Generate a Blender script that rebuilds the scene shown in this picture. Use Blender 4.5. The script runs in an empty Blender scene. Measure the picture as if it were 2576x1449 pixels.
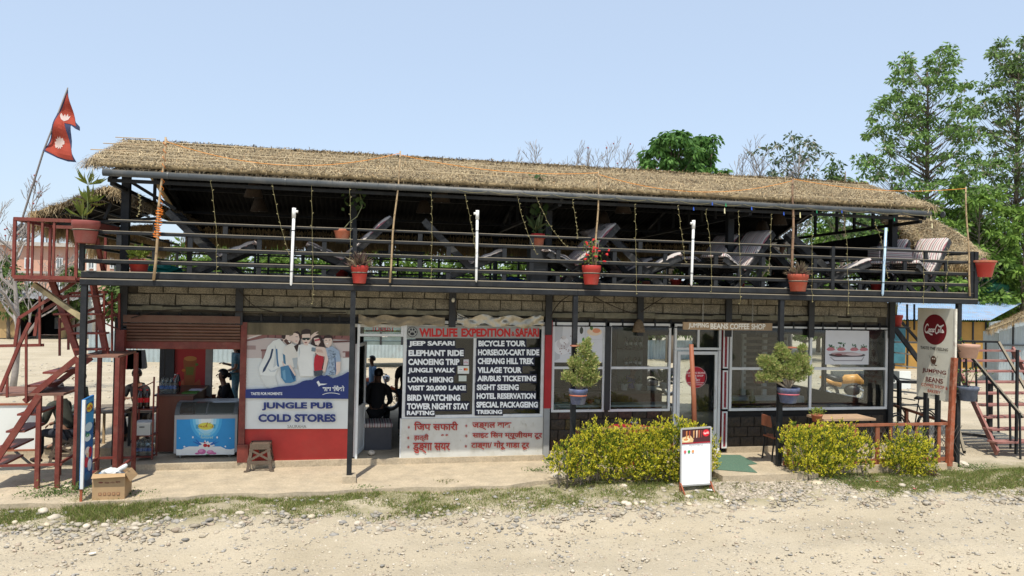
import bpy, bmesh, math, random
import numpy as np
from mathutils import Vector, Matrix, noise
from mathutils.geometry import tessellate_polygon
R = math.radians
rnd = random.Random(7)
scene = bpy.context.scene
col = scene.collection

# ---------------------------------------------------------------- camera, sky, sun, exposure
F = 1910.0; CAM = (0.0, -12.37, 3.0); YAW = R(12.07); PIT = R(.6); ROL = R(1.2)
fw = Vector((math.sin(YAW)*math.cos(PIT), math.cos(YAW)*math.cos(PIT), math.sin(PIT)))
r0 = Vector((math.cos(YAW), -math.sin(YAW), 0))
u0 = Vector((-math.sin(YAW)*math.sin(PIT), -math.cos(YAW)*math.sin(PIT), math.cos(PIT)))
rt = r0*math.cos(ROL)+u0*math.sin(ROL); up = u0*math.cos(ROL)-r0*math.sin(ROL)
cd = bpy.data.cameras.new('camera'); co = bpy.data.objects.new('camera', cd); col.objects.link(co)
mw = Matrix((rt, up, -fw)).transposed().to_4x4(); mw.translation = CAM
co.matrix_world = mw
cd.sensor_width = 36; cd.lens = 36*F/2576; cd.clip_end = 900; cd.clip_start = .1
scene.camera = co
SUN_EL = R(65); SHX, SHY = .69, 1.86            # direction the shadows run
n_ = math.hypot(SHX, SHY); SHX /= n_; SHY /= n_
sd = Vector((SHX*math.cos(SUN_EL), SHY*math.cos(SUN_EL), -math.sin(SUN_EL)))
world = bpy.data.worlds.new('World'); scene.world = world; world.use_nodes = True
wn = world.node_tree; bg = wn.nodes['Background']
sky = wn.nodes.new('ShaderNodeTexSky'); sky.sky_type = 'NISHITA'; sky.sun_disc = False
sky.sun_elevation = SUN_EL; sky.sun_rotation = math.atan2(-SHX, -SHY)
sky.air_density = 1.0; sky.dust_density = 1.6; sky.ozone_density = 1.4; sky.altitude = 100
hz = wn.nodes.new('ShaderNodeMix'); hz.data_type = 'RGBA'; hz.inputs[0].default_value = .72; hz.inputs[7].default_value = (2.2, 2.62, 3.2, 1)   # thin pale haze over the blue
wn.links.new(sky.outputs[0], hz.inputs[6]); wn.links.new(hz.outputs[2], bg.inputs[0]); bg.inputs[1].default_value = .15
sl = bpy.data.lights.new('sun', 'SUN'); so = bpy.data.objects.new('sun', sl); col.objects.link(so)
so.rotation_euler = sd.to_track_quat('-Z', 'Y').to_euler(); so.location = (-20, -30, 40)
sl.energy = 2.65; sl.angle = R(.55); sl.color = (1, .94, .82)
scene.view_settings.view_transform = 'Standard'; scene.view_settings.look = 'None'
scene.view_settings.exposure = .84; scene.view_settings.gamma = 1; scene.view_settings.use_curve_mapping = False
scene.render.engine = 'CYCLES'
scene.cycles.max_bounces = 7; scene.cycles.diffuse_bounces = 4; scene.cycles.transparent_max_bounces = 10
scene.cycles.caustics_reflective = False; scene.cycles.caustics_refractive = False

# ---------------------------------------------------------------- survey helpers (photo point -> real place)
def ray(x, y): return fw+rt*((x-1288)/F)+up*((724.5-y)/F)
def P(x, y, Y=0.0):
    d = ray(x, y); t = (Y-CAM[1])/d.y; return Vector((d.x*t, Y, CAM[2]+d.z*t))
def G(x, y, z=0.0):
    d = ray(x, y); t = (z-CAM[2])/d.z; return Vector((d.x*t, CAM[1]+d.y*t, z))
def X_(x, y, Y=0.0): return P(x, y, Y).x
def Z_(x, y, Y=0.0): return P(x, y, Y).z
def zm(x0, y0, s): return lambda a, b: ((x0+a/s)*.644, (y0+b/s)*.644)

# ---------------------------------------------------------------- materials
MC = {}
def M(name, c=(.5, .5, .5), rough=.7, var=.12, sc=6, bump=0.0, metal=0.0, c2=None, dirt=0.0, dirtc=(.3, .25, .18), spec=.4, attr=False, fine=0.0, trans=0.0, streak=False, dustup=0.0, bsc=None):
    if name in MC: return MC[name]
    m = bpy.data.materials.new(name); m.use_nodes = True; MC[name] = m
    nt = m.node_tree; N = nt.nodes; L = nt.links; b = N['Principled BSDF']
    b.inputs['Roughness'].default_value = rough; b.inputs['Metallic'].default_value = metal
    b.inputs['Specular IOR Level'].default_value = spec
    tc = N.new('ShaderNodeTexCoord'); oi = N.new('ShaderNodeObjectInfo')
    ad = N.new('ShaderNodeVectorMath'); ad.operation = 'MULTIPLY_ADD'
    L.new(oi.outputs['Random'], ad.inputs[0]); ad.inputs[1].default_value = (37, 21, 13); L.new(tc.outputs['Object'], ad.inputs[2])
    v = ad.outputs[0]
    if streak:
        mp = N.new('ShaderNodeMapping'); mp.inputs['Scale'].default_value = (1, 1, .12); L.new(v, mp.inputs[0]); v = mp.outputs[0]
    no = N.new('ShaderNodeTexNoise'); no.inputs['Scale'].default_value = sc; no.inputs['Detail'].default_value = 5; no.inputs['Roughness'].default_value = .62
    L.new(v, no.inputs['Vector'])
    rp = N.new('ShaderNodeValToRGB'); rp.color_ramp.elements[0].position = .3; rp.color_ramp.elements[1].position = .7
    lo = c2 if c2 else tuple(x*(1-var) for x in c); hi = c if c2 else tuple(min(1, x*(1+var)) for x in c)
    rp.color_ramp.elements[0].color = (*lo, 1); rp.color_ramp.elements[1].color = (*hi, 1)
    L.new(no.outputs['Fac'], rp.inputs[0]); out = rp.outputs[0]
    if attr:
        at = N.new('ShaderNodeAttribute'); at.attribute_name = 'Col'
        mx = N.new('ShaderNodeMix'); mx.data_type = 'RGBA'; mx.blend_type = 'MULTIPLY'; mx.inputs[0].default_value = 1
        L.new(out, mx.inputs[6]); L.new(at.outputs['Color'], mx.inputs[7]); out = mx.outputs[2]
    if fine > 0:
        n2 = N.new('ShaderNodeTexNoise'); n2.inputs['Scale'].default_value = sc*12; n2.inputs['Detail'].default_value = 3; L.new(v, n2.inputs['Vector'])
        mr = N.new('ShaderNodeMapRange'); mr.inputs[1].default_value = .3; mr.inputs[2].default_value = .7; mr.inputs[3].default_value = 1-fine; mr.inputs[4].default_value = 1+fine
        L.new(n2.outputs['Fac'], mr.inputs[0])
        mx = N.new('ShaderNodeMix'); mx.data_type = 'RGBA'; mx.blend_type = 'MULTIPLY'; mx.inputs[0].default_value = 1
        L.new(out, mx.inputs[6]); L.new(mr.outputs[0], mx.inputs[7]); out = mx.outputs[2]
    if dirt > 0:
        n3 = N.new('ShaderNodeTexNoise'); n3.inputs['Scale'].default_value = sc*.6+1.3; n3.inputs['Detail'].default_value = 7; n3.inputs['Roughness'].default_value = .7
        L.new(tc.outputs['Object'], n3.inputs['Vector'])
        mr = N.new('ShaderNodeMapRange'); mr.inputs[1].default_value = .48; mr.inputs[2].default_value = .68; mr.inputs[4].default_value = dirt; L.new(n3.outputs['Fac'], mr.inputs[0])
        mx = N.new('ShaderNodeMix'); mx.data_type = 'RGBA'; L.new(mr.outputs[0], mx.inputs[0]); L.new(out, mx.inputs[6]); mx.inputs[7].default_value = (*dirtc, 1); out = mx.outputs[2]
    if dustup > 0:
        ge = N.new('ShaderNodeNewGeometry'); sp = N.new('ShaderNodeSeparateXYZ'); L.new(ge.outputs['Normal'], sp.inputs[0])
        mr = N.new('ShaderNodeMapRange'); mr.inputs[1].default_value = .3; mr.inputs[2].default_value = .8; mr.inputs[4].default_value = dustup; L.new(sp.outputs[2], mr.inputs[0])
        mx = N.new('ShaderNodeMix'); mx.data_type = 'RGBA'; L.new(mr.outputs[0], mx.inputs[0]); L.new(out, mx.inputs[6]); mx.inputs[7].default_value = (.33, .28, .2, 1); out = mx.outputs[2]
    L.new(out, b.inputs['Base Color'])
    if bump > 0:
        bp = N.new('ShaderNodeBump'); bp.inputs['Strength'].default_value = 1; bp.inputs['Distance'].default_value = bump
        n4 = N.new('ShaderNodeTexNoise'); n4.inputs['Scale'].default_value = bsc or sc*5; n4.inputs['Detail'].default_value = 5; L.new(v, n4.inputs['Vector'])
        L.new(n4.outputs['Fac'], bp.inputs['Height']); L.new(bp.outputs[0], b.inputs['Normal'])
    if trans > 0:
        tr = N.new('ShaderNodeBsdfTranslucent'); ms = N.new('ShaderNodeMixShader'); ms.inputs[0].default_value = trans
        L.new(out, tr.inputs[0]); L.new(b.outputs[0], ms.inputs[1]); L.new(tr.outputs[0], ms.inputs[2]); L.new(ms.outputs[0], N['Material Output'].inputs[0])
    return m
def glass(name, tint=(.86, .9, .9), refl=1.0, base=.006):
    if name in MC: return MC[name]
    m = bpy.data.materials.new(name); m.use_nodes = True; MC[name] = m
    nt = m.node_tree; N = nt.nodes; L = nt.links; N.remove(N['Principled BSDF'])
    t = N.new('ShaderNodeBsdfTransparent'); t.inputs[0].default_value = (*tint, 1)
    g = N.new('ShaderNodeBsdfGlossy'); g.inputs['Roughness'].default_value = .03
    d = N.new('ShaderNodeBsdfDiffuse'); d.inputs[0].default_value = (.5, .48, .42, 1)
    fr = N.new('ShaderNodeFresnel'); fr.inputs[0].default_value = 1.5
    a = N.new('ShaderNodeMixShader'); b = N.new('ShaderNodeMixShader'); b.inputs[0].default_value = base
    L.new(fr.outputs[0], a.inputs[0]); L.new(t.outputs[0], a.inputs[1]); L.new(g.outputs[0], a.inputs[2])
    L.new(a.outputs[0], b.inputs[1]); L.new(d.outputs[0], b.inputs[2]); L.new(b.outputs[0], N['Material Output'].inputs[0])
    return m

# ---------------------------------------------------------------- mesh builder
ORG = {}
class MB:
    def __init__(s): s.v = []; s.f = []; s.m = []; s.c = []
    def add(s, vs, fs, mi=0):
        o = len(s.v); s.v += [tuple(v) for v in vs]; s.f += [tuple(i+o for i in f) for f in fs]; s.m += [mi]*len(fs); return s
    def box(s, x0, x1, y0, y1, z0, z1, mi=0):
        return s.add([(x0,y0,z0),(x1,y0,z0),(x1,y1,z0),(x0,y1,z0),(x0,y0,z1),(x1,y0,z1),(x1,y1,z1),(x0,y1,z1)],
                     [(3,2,1,0),(4,5,6,7),(0,1,5,4),(1,2,6,5),(2,3,7,6),(3,0,4,7)], mi)
    def cbox(s, x0, x1, y0, y1, z0, z1, c=.006, mi=0):     # box with chamfered long edges, run along x
        pr = [(y0+c,z0),(y1-c,z0),(y1,z0+c),(y1,z1-c),(y1-c,z1),(y0+c,z1),(y0,z1-c),(y0,z0+c)]
        vs = [(x0,a,b) for a,b in pr]+[(x1,a,b) for a,b in pr]
        fs = [tuple(range(8)), tuple(range(15,7,-1))]+[(i,i+8,(i+1)%8+8,(i+1)%8) for i in range(8)]
        return s.add(vs, fs, mi)
    def bar(s, a, b, w, h=None, mi=0, upv=(0,0,1)):
        a = Vector(a); b = Vector(b); h = h or w; d = (b-a).normalized(); u = Vector(upv)
        if abs(d.dot(u)) > .98: u = Vector((0,1,0))
        sx = d.cross(u).normalized(); uy = sx.cross(d).normalized()
        q = [(-1,-1),(1,-1),(1,1),(-1,1)]
        vs = [a+sx*i*w/2+uy*j*h/2 for i,j in q]+[b+sx*i*w/2+uy*j*h/2 for i,j in q]
        return s.add(vs, [(3,2,1,0),(4,5,6,7),(0,1,5,4),(1,2,6,5),(2,3,7,6),(3,0,4,7)], mi)
    def tube(s, pts, r, n=6, mi=0, cap=True):
        pts = [Vector(p) for p in pts]; k = len(pts)
        rs = r if isinstance(r, (list, tuple)) else [r]*k
        vs = []; u = None
        for i, p in enumerate(pts):
            d = (pts[min(i+1, k-1)]-pts[max(i-1, 0)])
            d = d.normalized() if d.length > 1e-7 else Vector((0,0,1))
            if u is None: u = d.orthogonal().normalized()
            u = (u-d*u.dot(d)); u = u.normalized() if u.length > 1e-5 else d.orthogonal().normalized()
            w = d.cross(u)
            for j in range(n):
                a = 2*math.pi*j/n; vs.append(p+(u*math.cos(a)+w*math.sin(a))*rs[i])
        fs = [(i*n+j, i*n+(j+1)%n, (i+1)*n+(j+1)%n, (i+1)*n+j) for i in range(k-1) for j in range(n)]
        if cap: fs += [tuple(range(n-1,-1,-1)), tuple(range((k-1)*n, k*n))]
        return s.add(vs, fs, mi)
    def lathe(s, c, prof, n=20, mi=0, sx=1, sy=1):
        vs = []; k = len(prof)
        for r, z in prof:
            for j in range(n):
                a = 2*math.pi*j/n; vs.append((c[0]+r*sx*math.cos(a), c[1]+r*sy*math.sin(a), c[2]+z))
        fs = [(i*n+j, i*n+(j+1)%n, (i+1)*n+(j+1)%n, (i+1)*n+j) for i in range(k-1) for j in range(n)]
        if prof[0][0] > 1e-4: fs.append(tuple(range(n-1,-1,-1)))
        if prof[-1][0] > 1e-4: fs.append(tuple(range((k-1)*n, k*n)))
        return s.add(vs, fs, mi)
    def ball(s, c, rx, ry=None, rz=None, n=10, mi=0):
        ry = ry or rx; rz = rz or rx; k = max(4, n//2+1); vs = []; 
        for i in range(k+1):
            t = math.pi*i/k
            for j in range(n):
                a = 2*math.pi*j/n; vs.append((c[0]+rx*math.sin(t)*math.cos(a), c[1]+ry*math.sin(t)*math.sin(a), c[2]+rz*math.cos(t)))
        return s.add(vs, [(i*n+j, (i+1)*n+j, (i+1)*n+(j+1)%n, i*n+(j+1)%n) for i in range(k) for j in range(n)], mi)
    def poly(s, pts, mi=0, th=0, tv=(0,1,0)):
        pts = [Vector(p) for p in pts]; tr = tessellate_polygon([pts]); tv = Vector(tv)
        # orient to face -tv
        nn = Vector((0,0,0))
        for i in range(len(pts)): nn += pts[i].cross(pts[(i+1)%len(pts)])
        fl = nn.dot(tv) > 0
        fs = []
        for t in tr:
            a, b, c = t; n2 = (pts[b]-pts[a]).cross(pts[c]-pts[a])
            fs.append((a,b,c) if n2.dot(tv) < 0 else (c,b,a))
        s.add(pts, fs, mi)
        if th:
            q = [p+tv*th for p in pts]; k = len(pts)
            s.add(q, [tuple(reversed(f)) for f in fs], mi)
            s.add(pts+q, [((i+1)%k, i, i+k, (i+1)%k+k) if not fl else (i, (i+1)%k, (i+1)%k+k, i+k) for i in range(k)], mi)
        return s
    def build(s, name, mat, parent=None, smooth=False, colors=None, **tags):
        v = np.array(s.v, dtype=np.float64).reshape(-1, 3)
        if parent is not None: o = ORG[parent.name]
        else:
            mn = v.min(0); mxx = v.max(0); o = np.array([(mn[0]+mxx[0])/2, (mn[1]+mxx[1])/2, mn[2]])
        me = bpy.data.meshes.new(name); me.from_pydata((v-o).tolist(), [], s.f)
        for m in (mat if isinstance(mat, (list, tuple)) else [mat]): me.materials.append(m)
        if any(s.m): me.polygons.foreach_set('material_index', s.m)
        if smooth: me.polygons.foreach_set('use_smooth', [True]*len(s.f))
        if colors is not None:
            ca = me.color_attributes.new('Col', 'FLOAT_COLOR', 'POINT'); ca.data.foreach_set('color', np.asarray(colors, dtype=np.float32).ravel())
        me.update()
        ob = bpy.data.objects.new(name, me); col.objects.link(ob); ORG[ob.name] = o
        if parent is not None: ob.parent = parent
        else: ob.location = o
        tag(ob, **tags); return ob
def tag(o, label=None, cat=None, group=None, kind=None):
    if label: o['label'] = label
    if cat: o['category'] = cat
    if group: o['group'] = group
    if kind: o['kind'] = kind
    return o
def thing(name, label, cat, loc=(0,0,0), group=None):
    o = bpy.data.objects.new(name, None); col.objects.link(o); o.empty_display_size = .2
    o.location = loc; ORG[o.name] = np.array(loc, dtype=float); return tag(o, label, cat, group)
def dup(root, loc, rz=0.0, label=None, sc=None, group=None):
    r = root.copy(); col.objects.link(r); r.location = loc; r.rotation_euler = (0, 0, rz); ORG[r.name] = np.array(loc, dtype=float)
    if sc: r.scale = (sc, sc, sc) if not isinstance(sc, tuple) else sc
    if label: r['label'] = label
    if group: r['group'] = group
    for ch in list(root.children):
        c = ch.copy(); col.objects.link(c); c.parent = r
        for g in list(ch.children):
            d = g.copy(); col.objects.link(d); d.parent = c
    return r
def npmesh(name, verts, faces, mat, parent=None, colors=None, kind=None, label=None, cat=None, group=None):
    """large mesh from numpy arrays; verts in world space, faces (n,k)"""
    verts = np.asarray(verts, dtype=np.float64); faces = np.asarray(faces, dtype=np.int32)
    if parent is not None: o = ORG[parent.name]
    else: mn = verts.min(0); mx = verts.max(0); o = np.array([(mn[0]+mx[0])/2, (mn[1]+mx[1])/2, mn[2]])
    me = bpy.data.meshes.new(name); k = faces.shape[1]; nf = len(faces)
    me.vertices.add(len(verts)); me.vertices.foreach_set('co', (verts-o).astype(np.float32).ravel())
    me.loops.add(nf*k); me.loops.foreach_set('vertex_index', faces.ravel())
    me.polygons.add(nf); me.polygons.foreach_set('loop_start', np.arange(0, nf*k, k, dtype=np.int32))
    me.materials.append(mat)
    if colors is not None:
        ca = me.color_attributes.new('Col', 'FLOAT_COLOR', 'POINT'); ca.data.foreach_set('color', np.asarray(colors, dtype=np.float32).ravel())
    me.update(calc_edges=True); me.validate()
    ob = bpy.data.objects.new(name, me); col.objects.link(ob); ORG[ob.name] = o
    if parent is not None: ob.parent = parent
    else: ob.location = o
    return tag(ob, label, cat, group, kind)
rng = np.random.default_rng(11)
def leaves(cent, nrm, size, asp=.45, bend=.12, seed=0):
    """diamond leaves: centres (n,3), pointing dirs (n,3), sizes (n,)"""
    n = len(cent); g = np.random.default_rng(seed)
    d = nrm/np.maximum(np.linalg.norm(nrm, axis=1, keepdims=True), 1e-6)
    r = g.normal(size=(n,3)); s = np.cross(d, r); s /= np.maximum(np.linalg.norm(s, axis=1, keepdims=True), 1e-6)
    t = np.cross(d, s); L = size[:,None]
    a = cent-d*L*.5; b = cent+s*L*asp*.5+t*L*bend; c = cent+d*L*.5; e = cent-s*L*asp*.5+t*L*bend
    v = np.stack([a,b,c,e],1).reshape(-1,3); f = np.arange(4*n).reshape(n,4); return v, f
def tint(n, g, lo, hi, k=4):
    """per-leaf colour multipliers between two leaf colours"""
    t = g.random((n,1)); c = np.array(lo)*(1-t)+np.array(hi)*t; c = c*(.8+.4*g.random((n,1)))
    c = np.concatenate([c, np.ones((n,1))], 1); return np.repeat(c, k, axis=0)

# ---------------------------------------------------------------- lettering
TXC = {}
def glyphs(s, bold=0.0, res=3):
    key = (s, bold)
    if key in TXC: return TXC[key]
    c = bpy.data.curves.new('t', 'FONT'); c.body = s; c.size = 1; c.offset = bold; c.resolution_u = res; c.fill_mode = 'FRONT'
    o = bpy.data.objects.new('t', c); col.objects.link(o)
    dg = bpy.context.evaluated_depsgraph_get(); dg.update()
    me = bpy.data.meshes.new_from_object(o.evaluated_get(dg)); 
    vs = np.array([v.co[:2] for v in me.vertices]); fs = [tuple(p.vertices) for p in me.polygons]
    bpy.data.objects.remove(o); bpy.data.curves.remove(c); bpy.data.meshes.remove(me)
    if len(vs) == 0: vs = np.zeros((0,2))
    TXC[key] = (vs, fs); return vs, fs
def text_into(mb, s, a, b, c, mi=0, bold=.02, off=.004, shear=0.0):
    """fit text: a = lower-left, b = lower-right, c = upper-left corner (world)"""
    vs, fs = glyphs(s, bold)
    if not len(vs): return mb
    a = Vector(a); ub = Vector(b)-a; vc = Vector(c)-a; nn = ub.cross(vc).normalized()
    mn = vs.min(0); mx = vs.max(0); q = (vs-mn)/(mx-mn)
    mb.add([a+ub*float(x+shear*y*(vc.length/ub.length))+vc*float(y)+nn*off for x, y in q], fs, mi); return mb
def text_px(mb, s, x0, y0, x1, y1, Y, mi=0, bold=.02, off=.004, tilt=0.0, shear=0.0):
    """lettering on a plane Y=const, spanning photo rect x0..x1, y0(top)..y1(bottom)"""
    a = P(x0, y1, Y); b = P(x1, y1+tilt, Y); c = P(x0, y0, Y); c.x = a.x
    return text_into(mb, s, a, b, c, mi, bold, off, shear)
def ribbon(mb, pts, w, tf, mi=0):
    """painted stroke: pts in local 2-D, tf maps (x,y)->world"""
    ws = w if isinstance(w, (list,tuple)) else [w]*len(pts); n = len(pts); L = []; Rr = []
    for i in range(n):
        p = Vector(pts[i]); d = Vector(pts[min(i+1,n-1)])-Vector(pts[max(i-1,0)]); d = d.normalized() if d.length > 1e-9 else Vector((1,0)); q = Vector((-d.y, d.x))*ws[i]/2
        L.append(tf(*(p+q))); Rr.append(tf(*(p-q)))
    mb.add(L+Rr, [(i, n+i, n+i+1, i+1) for i in range(n-1)], mi); return mb
def spline(pts, k=5):
    out = []; n = len(pts)
    for i in range(n-1):
        p0, p1, p2, p3 = [np.array(pts[max(0,min(n-1,j))], dtype=float) for j in (i-1, i, i+1, i+2)]
        for t in np.arange(k)/k:
            out.append(tuple(.5*((2*p1)+(-p0+p2)*t+(2*p0-5*p1+4*p2-p3)*t*t+(-p0+3*p1-3*p2+p3)*t**3)))
    out.append(tuple(map(float, pts[-1]))); return out

# shared materials
BLK = M('black_steel', (.02, .022, .025), .5, .3, 5, .0015, dirt=.4, dirtc=(.05, .048, .042), dustup=.7, fine=.2, spec=.2)
BLK2 = M('black_steel_clean', (.022, .024, .027), .5, .3, 5, dirt=.3, dirtc=(.06, .06, .055))
GUT = M('grey_gutter_pipe', (.07, .08, .088), .5, .15, 3, dirt=.5, dirtc=(.2, .19, .17), dustup=.25)
REDS = M('red_oxide_steel', (.17, .035, .025), .55, .25, 6, dirt=.35, dirtc=(.26, .13, .09), fine=.15)
WHT = M('white_aluminium', (.7, .72, .72), .4, .05, 4, dirt=.35, dirtc=(.42, .42, .4))
CONC = M('concrete', (.46, .38, .27), .9, .15, 3, .01, dirt=.35, dirtc=(.27, .24, .19), fine=.14)
BLOCK = M('concrete_block', (.25, .225, .17), .95, .3, 5, .012, dirt=.7, dirtc=(.11, .1, .075), fine=.5)
MORT = M('dark_mortar', (.075, .065, .05), .95, .25, 6, .008)
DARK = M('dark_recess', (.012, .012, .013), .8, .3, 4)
TERR = M('terracotta', (.42, .13, .07), .75, .15, 6, .002, dirt=.5, dirtc=(.42, .27, .2))
REDP = M('red_plastic_pot', (.46, .04, .03), .5, .12, 5, dirt=.4, dirtc=(.4, .15, .12))
SOIL = M('potting_soil', (.06, .045, .03), .95, .3, 30, .01)
STRAW = M('straw', (.47, .37, .22), .8, .32, 1.3, attr=True, dirt=.5, dirtc=(.2, .15, .09))
BAMB = M('bamboo', (.42, .3, .17), .6, .2, 6, dirt=.4, dirtc=(.2, .14, .08))
GLS = glass('window_glass')
LEAF = M('leaf', (1, 1, 1), .6, .06, 3, attr=True, trans=.35, spec=.25)
BARK = M('bark', (.16, .13, .1), .9, .3, 8, .01, streak=True)
WOODR = M('red_brown_wood', (.3, .1, .05), .6, .25, 8, .002, dirt=.3, dirtc=(.38, .2, .13), streak=True)
PALEW = M('pale_print', (.72, .75, .73), .5, .03, 3, dirt=.12, dirtc=(.5, .5, .47))
# ================================================================= SETTING: ground, slab
def sstep(a, b, x): t = np.clip((x-a)/(b-a), 0, 1); return t*t*(3-2*t)
def verge_front(x): return -1.5-.12*np.sin(x*.7)-.06*np.sin(x*2.3+1)
def gh(x, y):
    """ground height"""
    h = -.06-.2*sstep(-.3, -2.4, y) - .04*sstep(-2.4,-6,y)
    h = h + .02*np.sin(x*1.3+y*2.1)*sstep(-.2,-1.5,y)+.012*np.sin(x*3.1-y*1.7)
    h = np.where(y > 0, h+.0*y, h)
    h = h+ sstep(70, 200, y)*6
    return h
def ground():
    xs = np.unique(np.concatenate([np.linspace(-300,-12,16), np.linspace(-12,20,130), np.linspace(20,300,16)]))
    ys = np.unique(np.concatenate([np.linspace(-60,-9,8), np.linspace(-9,2,70), np.linspace(2,40,30), np.linspace(40,500,16)]))
    X, Y = np.meshgrid(xs, ys); Zz = gh(X, Y)
    Zz = Zz+np.where((Y<1)&(Y>-8)&(abs(X)<20), .012*rng.standard_normal(X.shape), 0)
    v = np.stack([X,Y,Zz],-1).reshape(-1,3); nx, ny = len(xs), len(ys)
    i = np.arange((ny-1)*(nx-1)); r = i//(nx-1); c = i%(nx-1); a = r*nx+c
    f = np.stack([a, a+1, a+nx+1, a+nx],1)
    m = bpy.data.materials.new('gravel_ground'); m.use_nodes = True; nt = m.node_tree; N = nt.nodes; L = nt.links; b = N['Principled BSDF']
    b.inputs['Roughness'].default_value = .95; b.inputs['Specular IOR Level'].default_value = .15
    tc = N.new('ShaderNodeNewGeometry'); pos = tc.outputs['Position']
    def nz(s, d=5, rr=.6):
        n = N.new('ShaderNodeTexNoise'); n.inputs['Scale'].default_value = s; n.inputs['Detail'].default_value = d; n.inputs['Roughness'].default_value = rr; L.new(pos, n.inputs['Vector']); return n.outputs['Fac']
    def ramp(src, els):
        r = N.new('ShaderNodeValToRGB'); e = r.color_ramp.elements
        while len(e) < len(els): e.new(.5)
        for k, (p, c) in enumerate(els): e[k].position = p; e[k].color = (*c, 1)
        L.new(src, r.inputs[0]); return r.outputs[0]
    def mix(f_, a_, b_, mode='MIX'):
        x = N.new('ShaderNodeMix'); x.data_type = 'RGBA'; x.blend_type = mode
        if isinstance(f_, float): x.inputs[0].default_value = f_
        else: L.new(f_, x.inputs[0])
        L.new(a_, x.inputs[6]); L.new(b_, x.inputs[7]); return x.outputs[2]
    base = ramp(nz(.45, 7, .65), [(.3, (.375, .32, .23)), (.5, (.445, .385, .285)), (.72, (.5, .435, .33))])
    mp_ = N.new('ShaderNodeMapping'); mp_.inputs['Scale'].default_value = (.16, 1.5, 1); mp_.inputs['Rotation'].default_value = (0, 0, .06); L.new(pos, mp_.inputs[0])
    rn = N.new('ShaderNodeTexNoise'); rn.inputs['Scale'].default_value = 1.3; rn.inputs['Detail'].default_value = 4; L.new(mp_.outputs[0], rn.inputs['Vector'])
    base = mix(1.0, base, ramp(rn.outputs['Fac'], [(.35, (.93, .93, .94)), (.62, (1.04, 1.03, 1.02))]), 'MULTIPLY')   # long wheel worn bands
    # pebbles: voronoi cells with their own stone colours
    vo = N.new('ShaderNodeTexVoronoi'); vo.inputs['Scale'].default_value = 22; L.new(pos, vo.inputs['Vector'])
    sp = N.new('ShaderNodeSeparateColor'); L.new(vo.outputs['Color'], sp.inputs[0])
    stone = ramp(sp.outputs[0], [(0, (.2, .19, .17)), (.3, (.38, .33, .26)), (.6, (.5, .43, .33)), (1, (.64, .57, .46))])
    near = ramp(vo.outputs['Distance'], [(.25, (1, 1, 1)), (.42, (0, 0, 0))])
    pick = ramp(sp.outputs[1], [(.45, (0, 0, 0)), (.55, (1, 1, 1))])
    patch = ramp(nz(1.1, 4), [(.4, (.15, .15, .15)), (.62, (1, 1, 1))])
    fac = mix(1.0, mix(1.0, near, pick, 'MULTIPLY'), patch, 'MULTIPLY')
    c1 = mix(fac, base, stone)
    sx = N.new('ShaderNodeSeparateXYZ'); L.new(pos, sx.inputs[0])
    def rng_(a, b): q = N.new('ShaderNodeMapRange'); q.interpolation_type = 'SMOOTHSTEP'; q.inputs[1].default_value = a; q.inputs[2].default_value = b; L.new(sx.outputs[1], q.inputs[0]); return q.outputs[0]
    vm = N.new('ShaderNodeMath'); vm.operation = 'MULTIPLY'; L.new(rng_(-1.75, -1.1), vm.inputs[0]); L.new(rng_(.6, .1), vm.inputs[1])
    vn = N.new('ShaderNodeMath'); vn.operation = 'MULTIPLY'; L.new(vm.outputs[0], vn.inputs[0]); L.new(ramp(nz(1.7, 6, .65), [(.38, (0, 0, 0)), (.6, (.85, .85, .85))]), vn.inputs[1])
    soil = N.new('ShaderNodeRGB'); soil.outputs[0].default_value = (.2, .185, .09, 1); c1 = mix(vn.outputs[0], c1, soil.outputs[0])
    grain = ramp(nz(60, 4, .7), [(.3, (.81, .81, .81)), (.7, (1.17, 1.17, 1.17))])
    c1 = mix(1.0, c1, grain, 'MULTIPLY')
    L.new(c1, b.inputs['Base Color'])
    bp = N.new('ShaderNodeBump'); bp.inputs['Distance'].default_value = .011; bp.inputs['Strength'].default_value = .9
    inv = N.new('ShaderNodeMath'); inv.operation = 'ADD'; L.new(nz(26, 5, .7), inv.inputs[0]); L.new(fac, inv.inputs[1])
    L.new(inv.outputs[0], bp.inputs['Height']); L.new(bp.outputs[0], b.inputs['Normal'])
    npmesh('ground', v, f, m, kind='structure')
ground()

def slab_mesh(name, pts, z0, z1, mat):
    mb = MB(); n = len(pts)
    mb.poly([(x,y,z1) for x,y in pts], 0, z1-z0, (0,0,-1)); return mb.build(name, mat, kind='structure')
# pavement: rough-edged concrete in front of the two left shops
e = [(x, -.55+.05*math.sin(x*2.1)+.03*math.sin(x*7)+(.25 if x > 2.4 else 0)*(x-2.4)) for x in np.arange(-9, 3.75, .25)]; e = [(x, y-(.16 if x < -2.1 else 0)) for x,y in e]
slab_mesh('pavement', e+[(3.75, 1.12), (3.75, 1.12), (-9, 1.12)], -.3, 0, CONC)
e = [(x, 1.12+.015*math.sin(x*9)+.01*math.sin(x*23)) for x in np.arange(-3.6, 3.6, .12)]
FL = M('worn_floor_concrete', (.3, .29, .27), .85, .15, 3, .006, dirt=.3, dirtc=(.22, .2, .17))
slab_mesh('floor', e+[(3.6, 6.6), (-6.5, 6.6), (-6.5, 2.6), (-3.6, 2.6)], -.3, .1, CONC)
slab_mesh('floor', [(3.75,-.2),(6.2,-.2),(6.2,-.62),(8.0,-.62),(8.0,-.2),(11.2,-.2),(11.2,6.6),(3.75,6.6)], -.3, .05, CONC)

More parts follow.
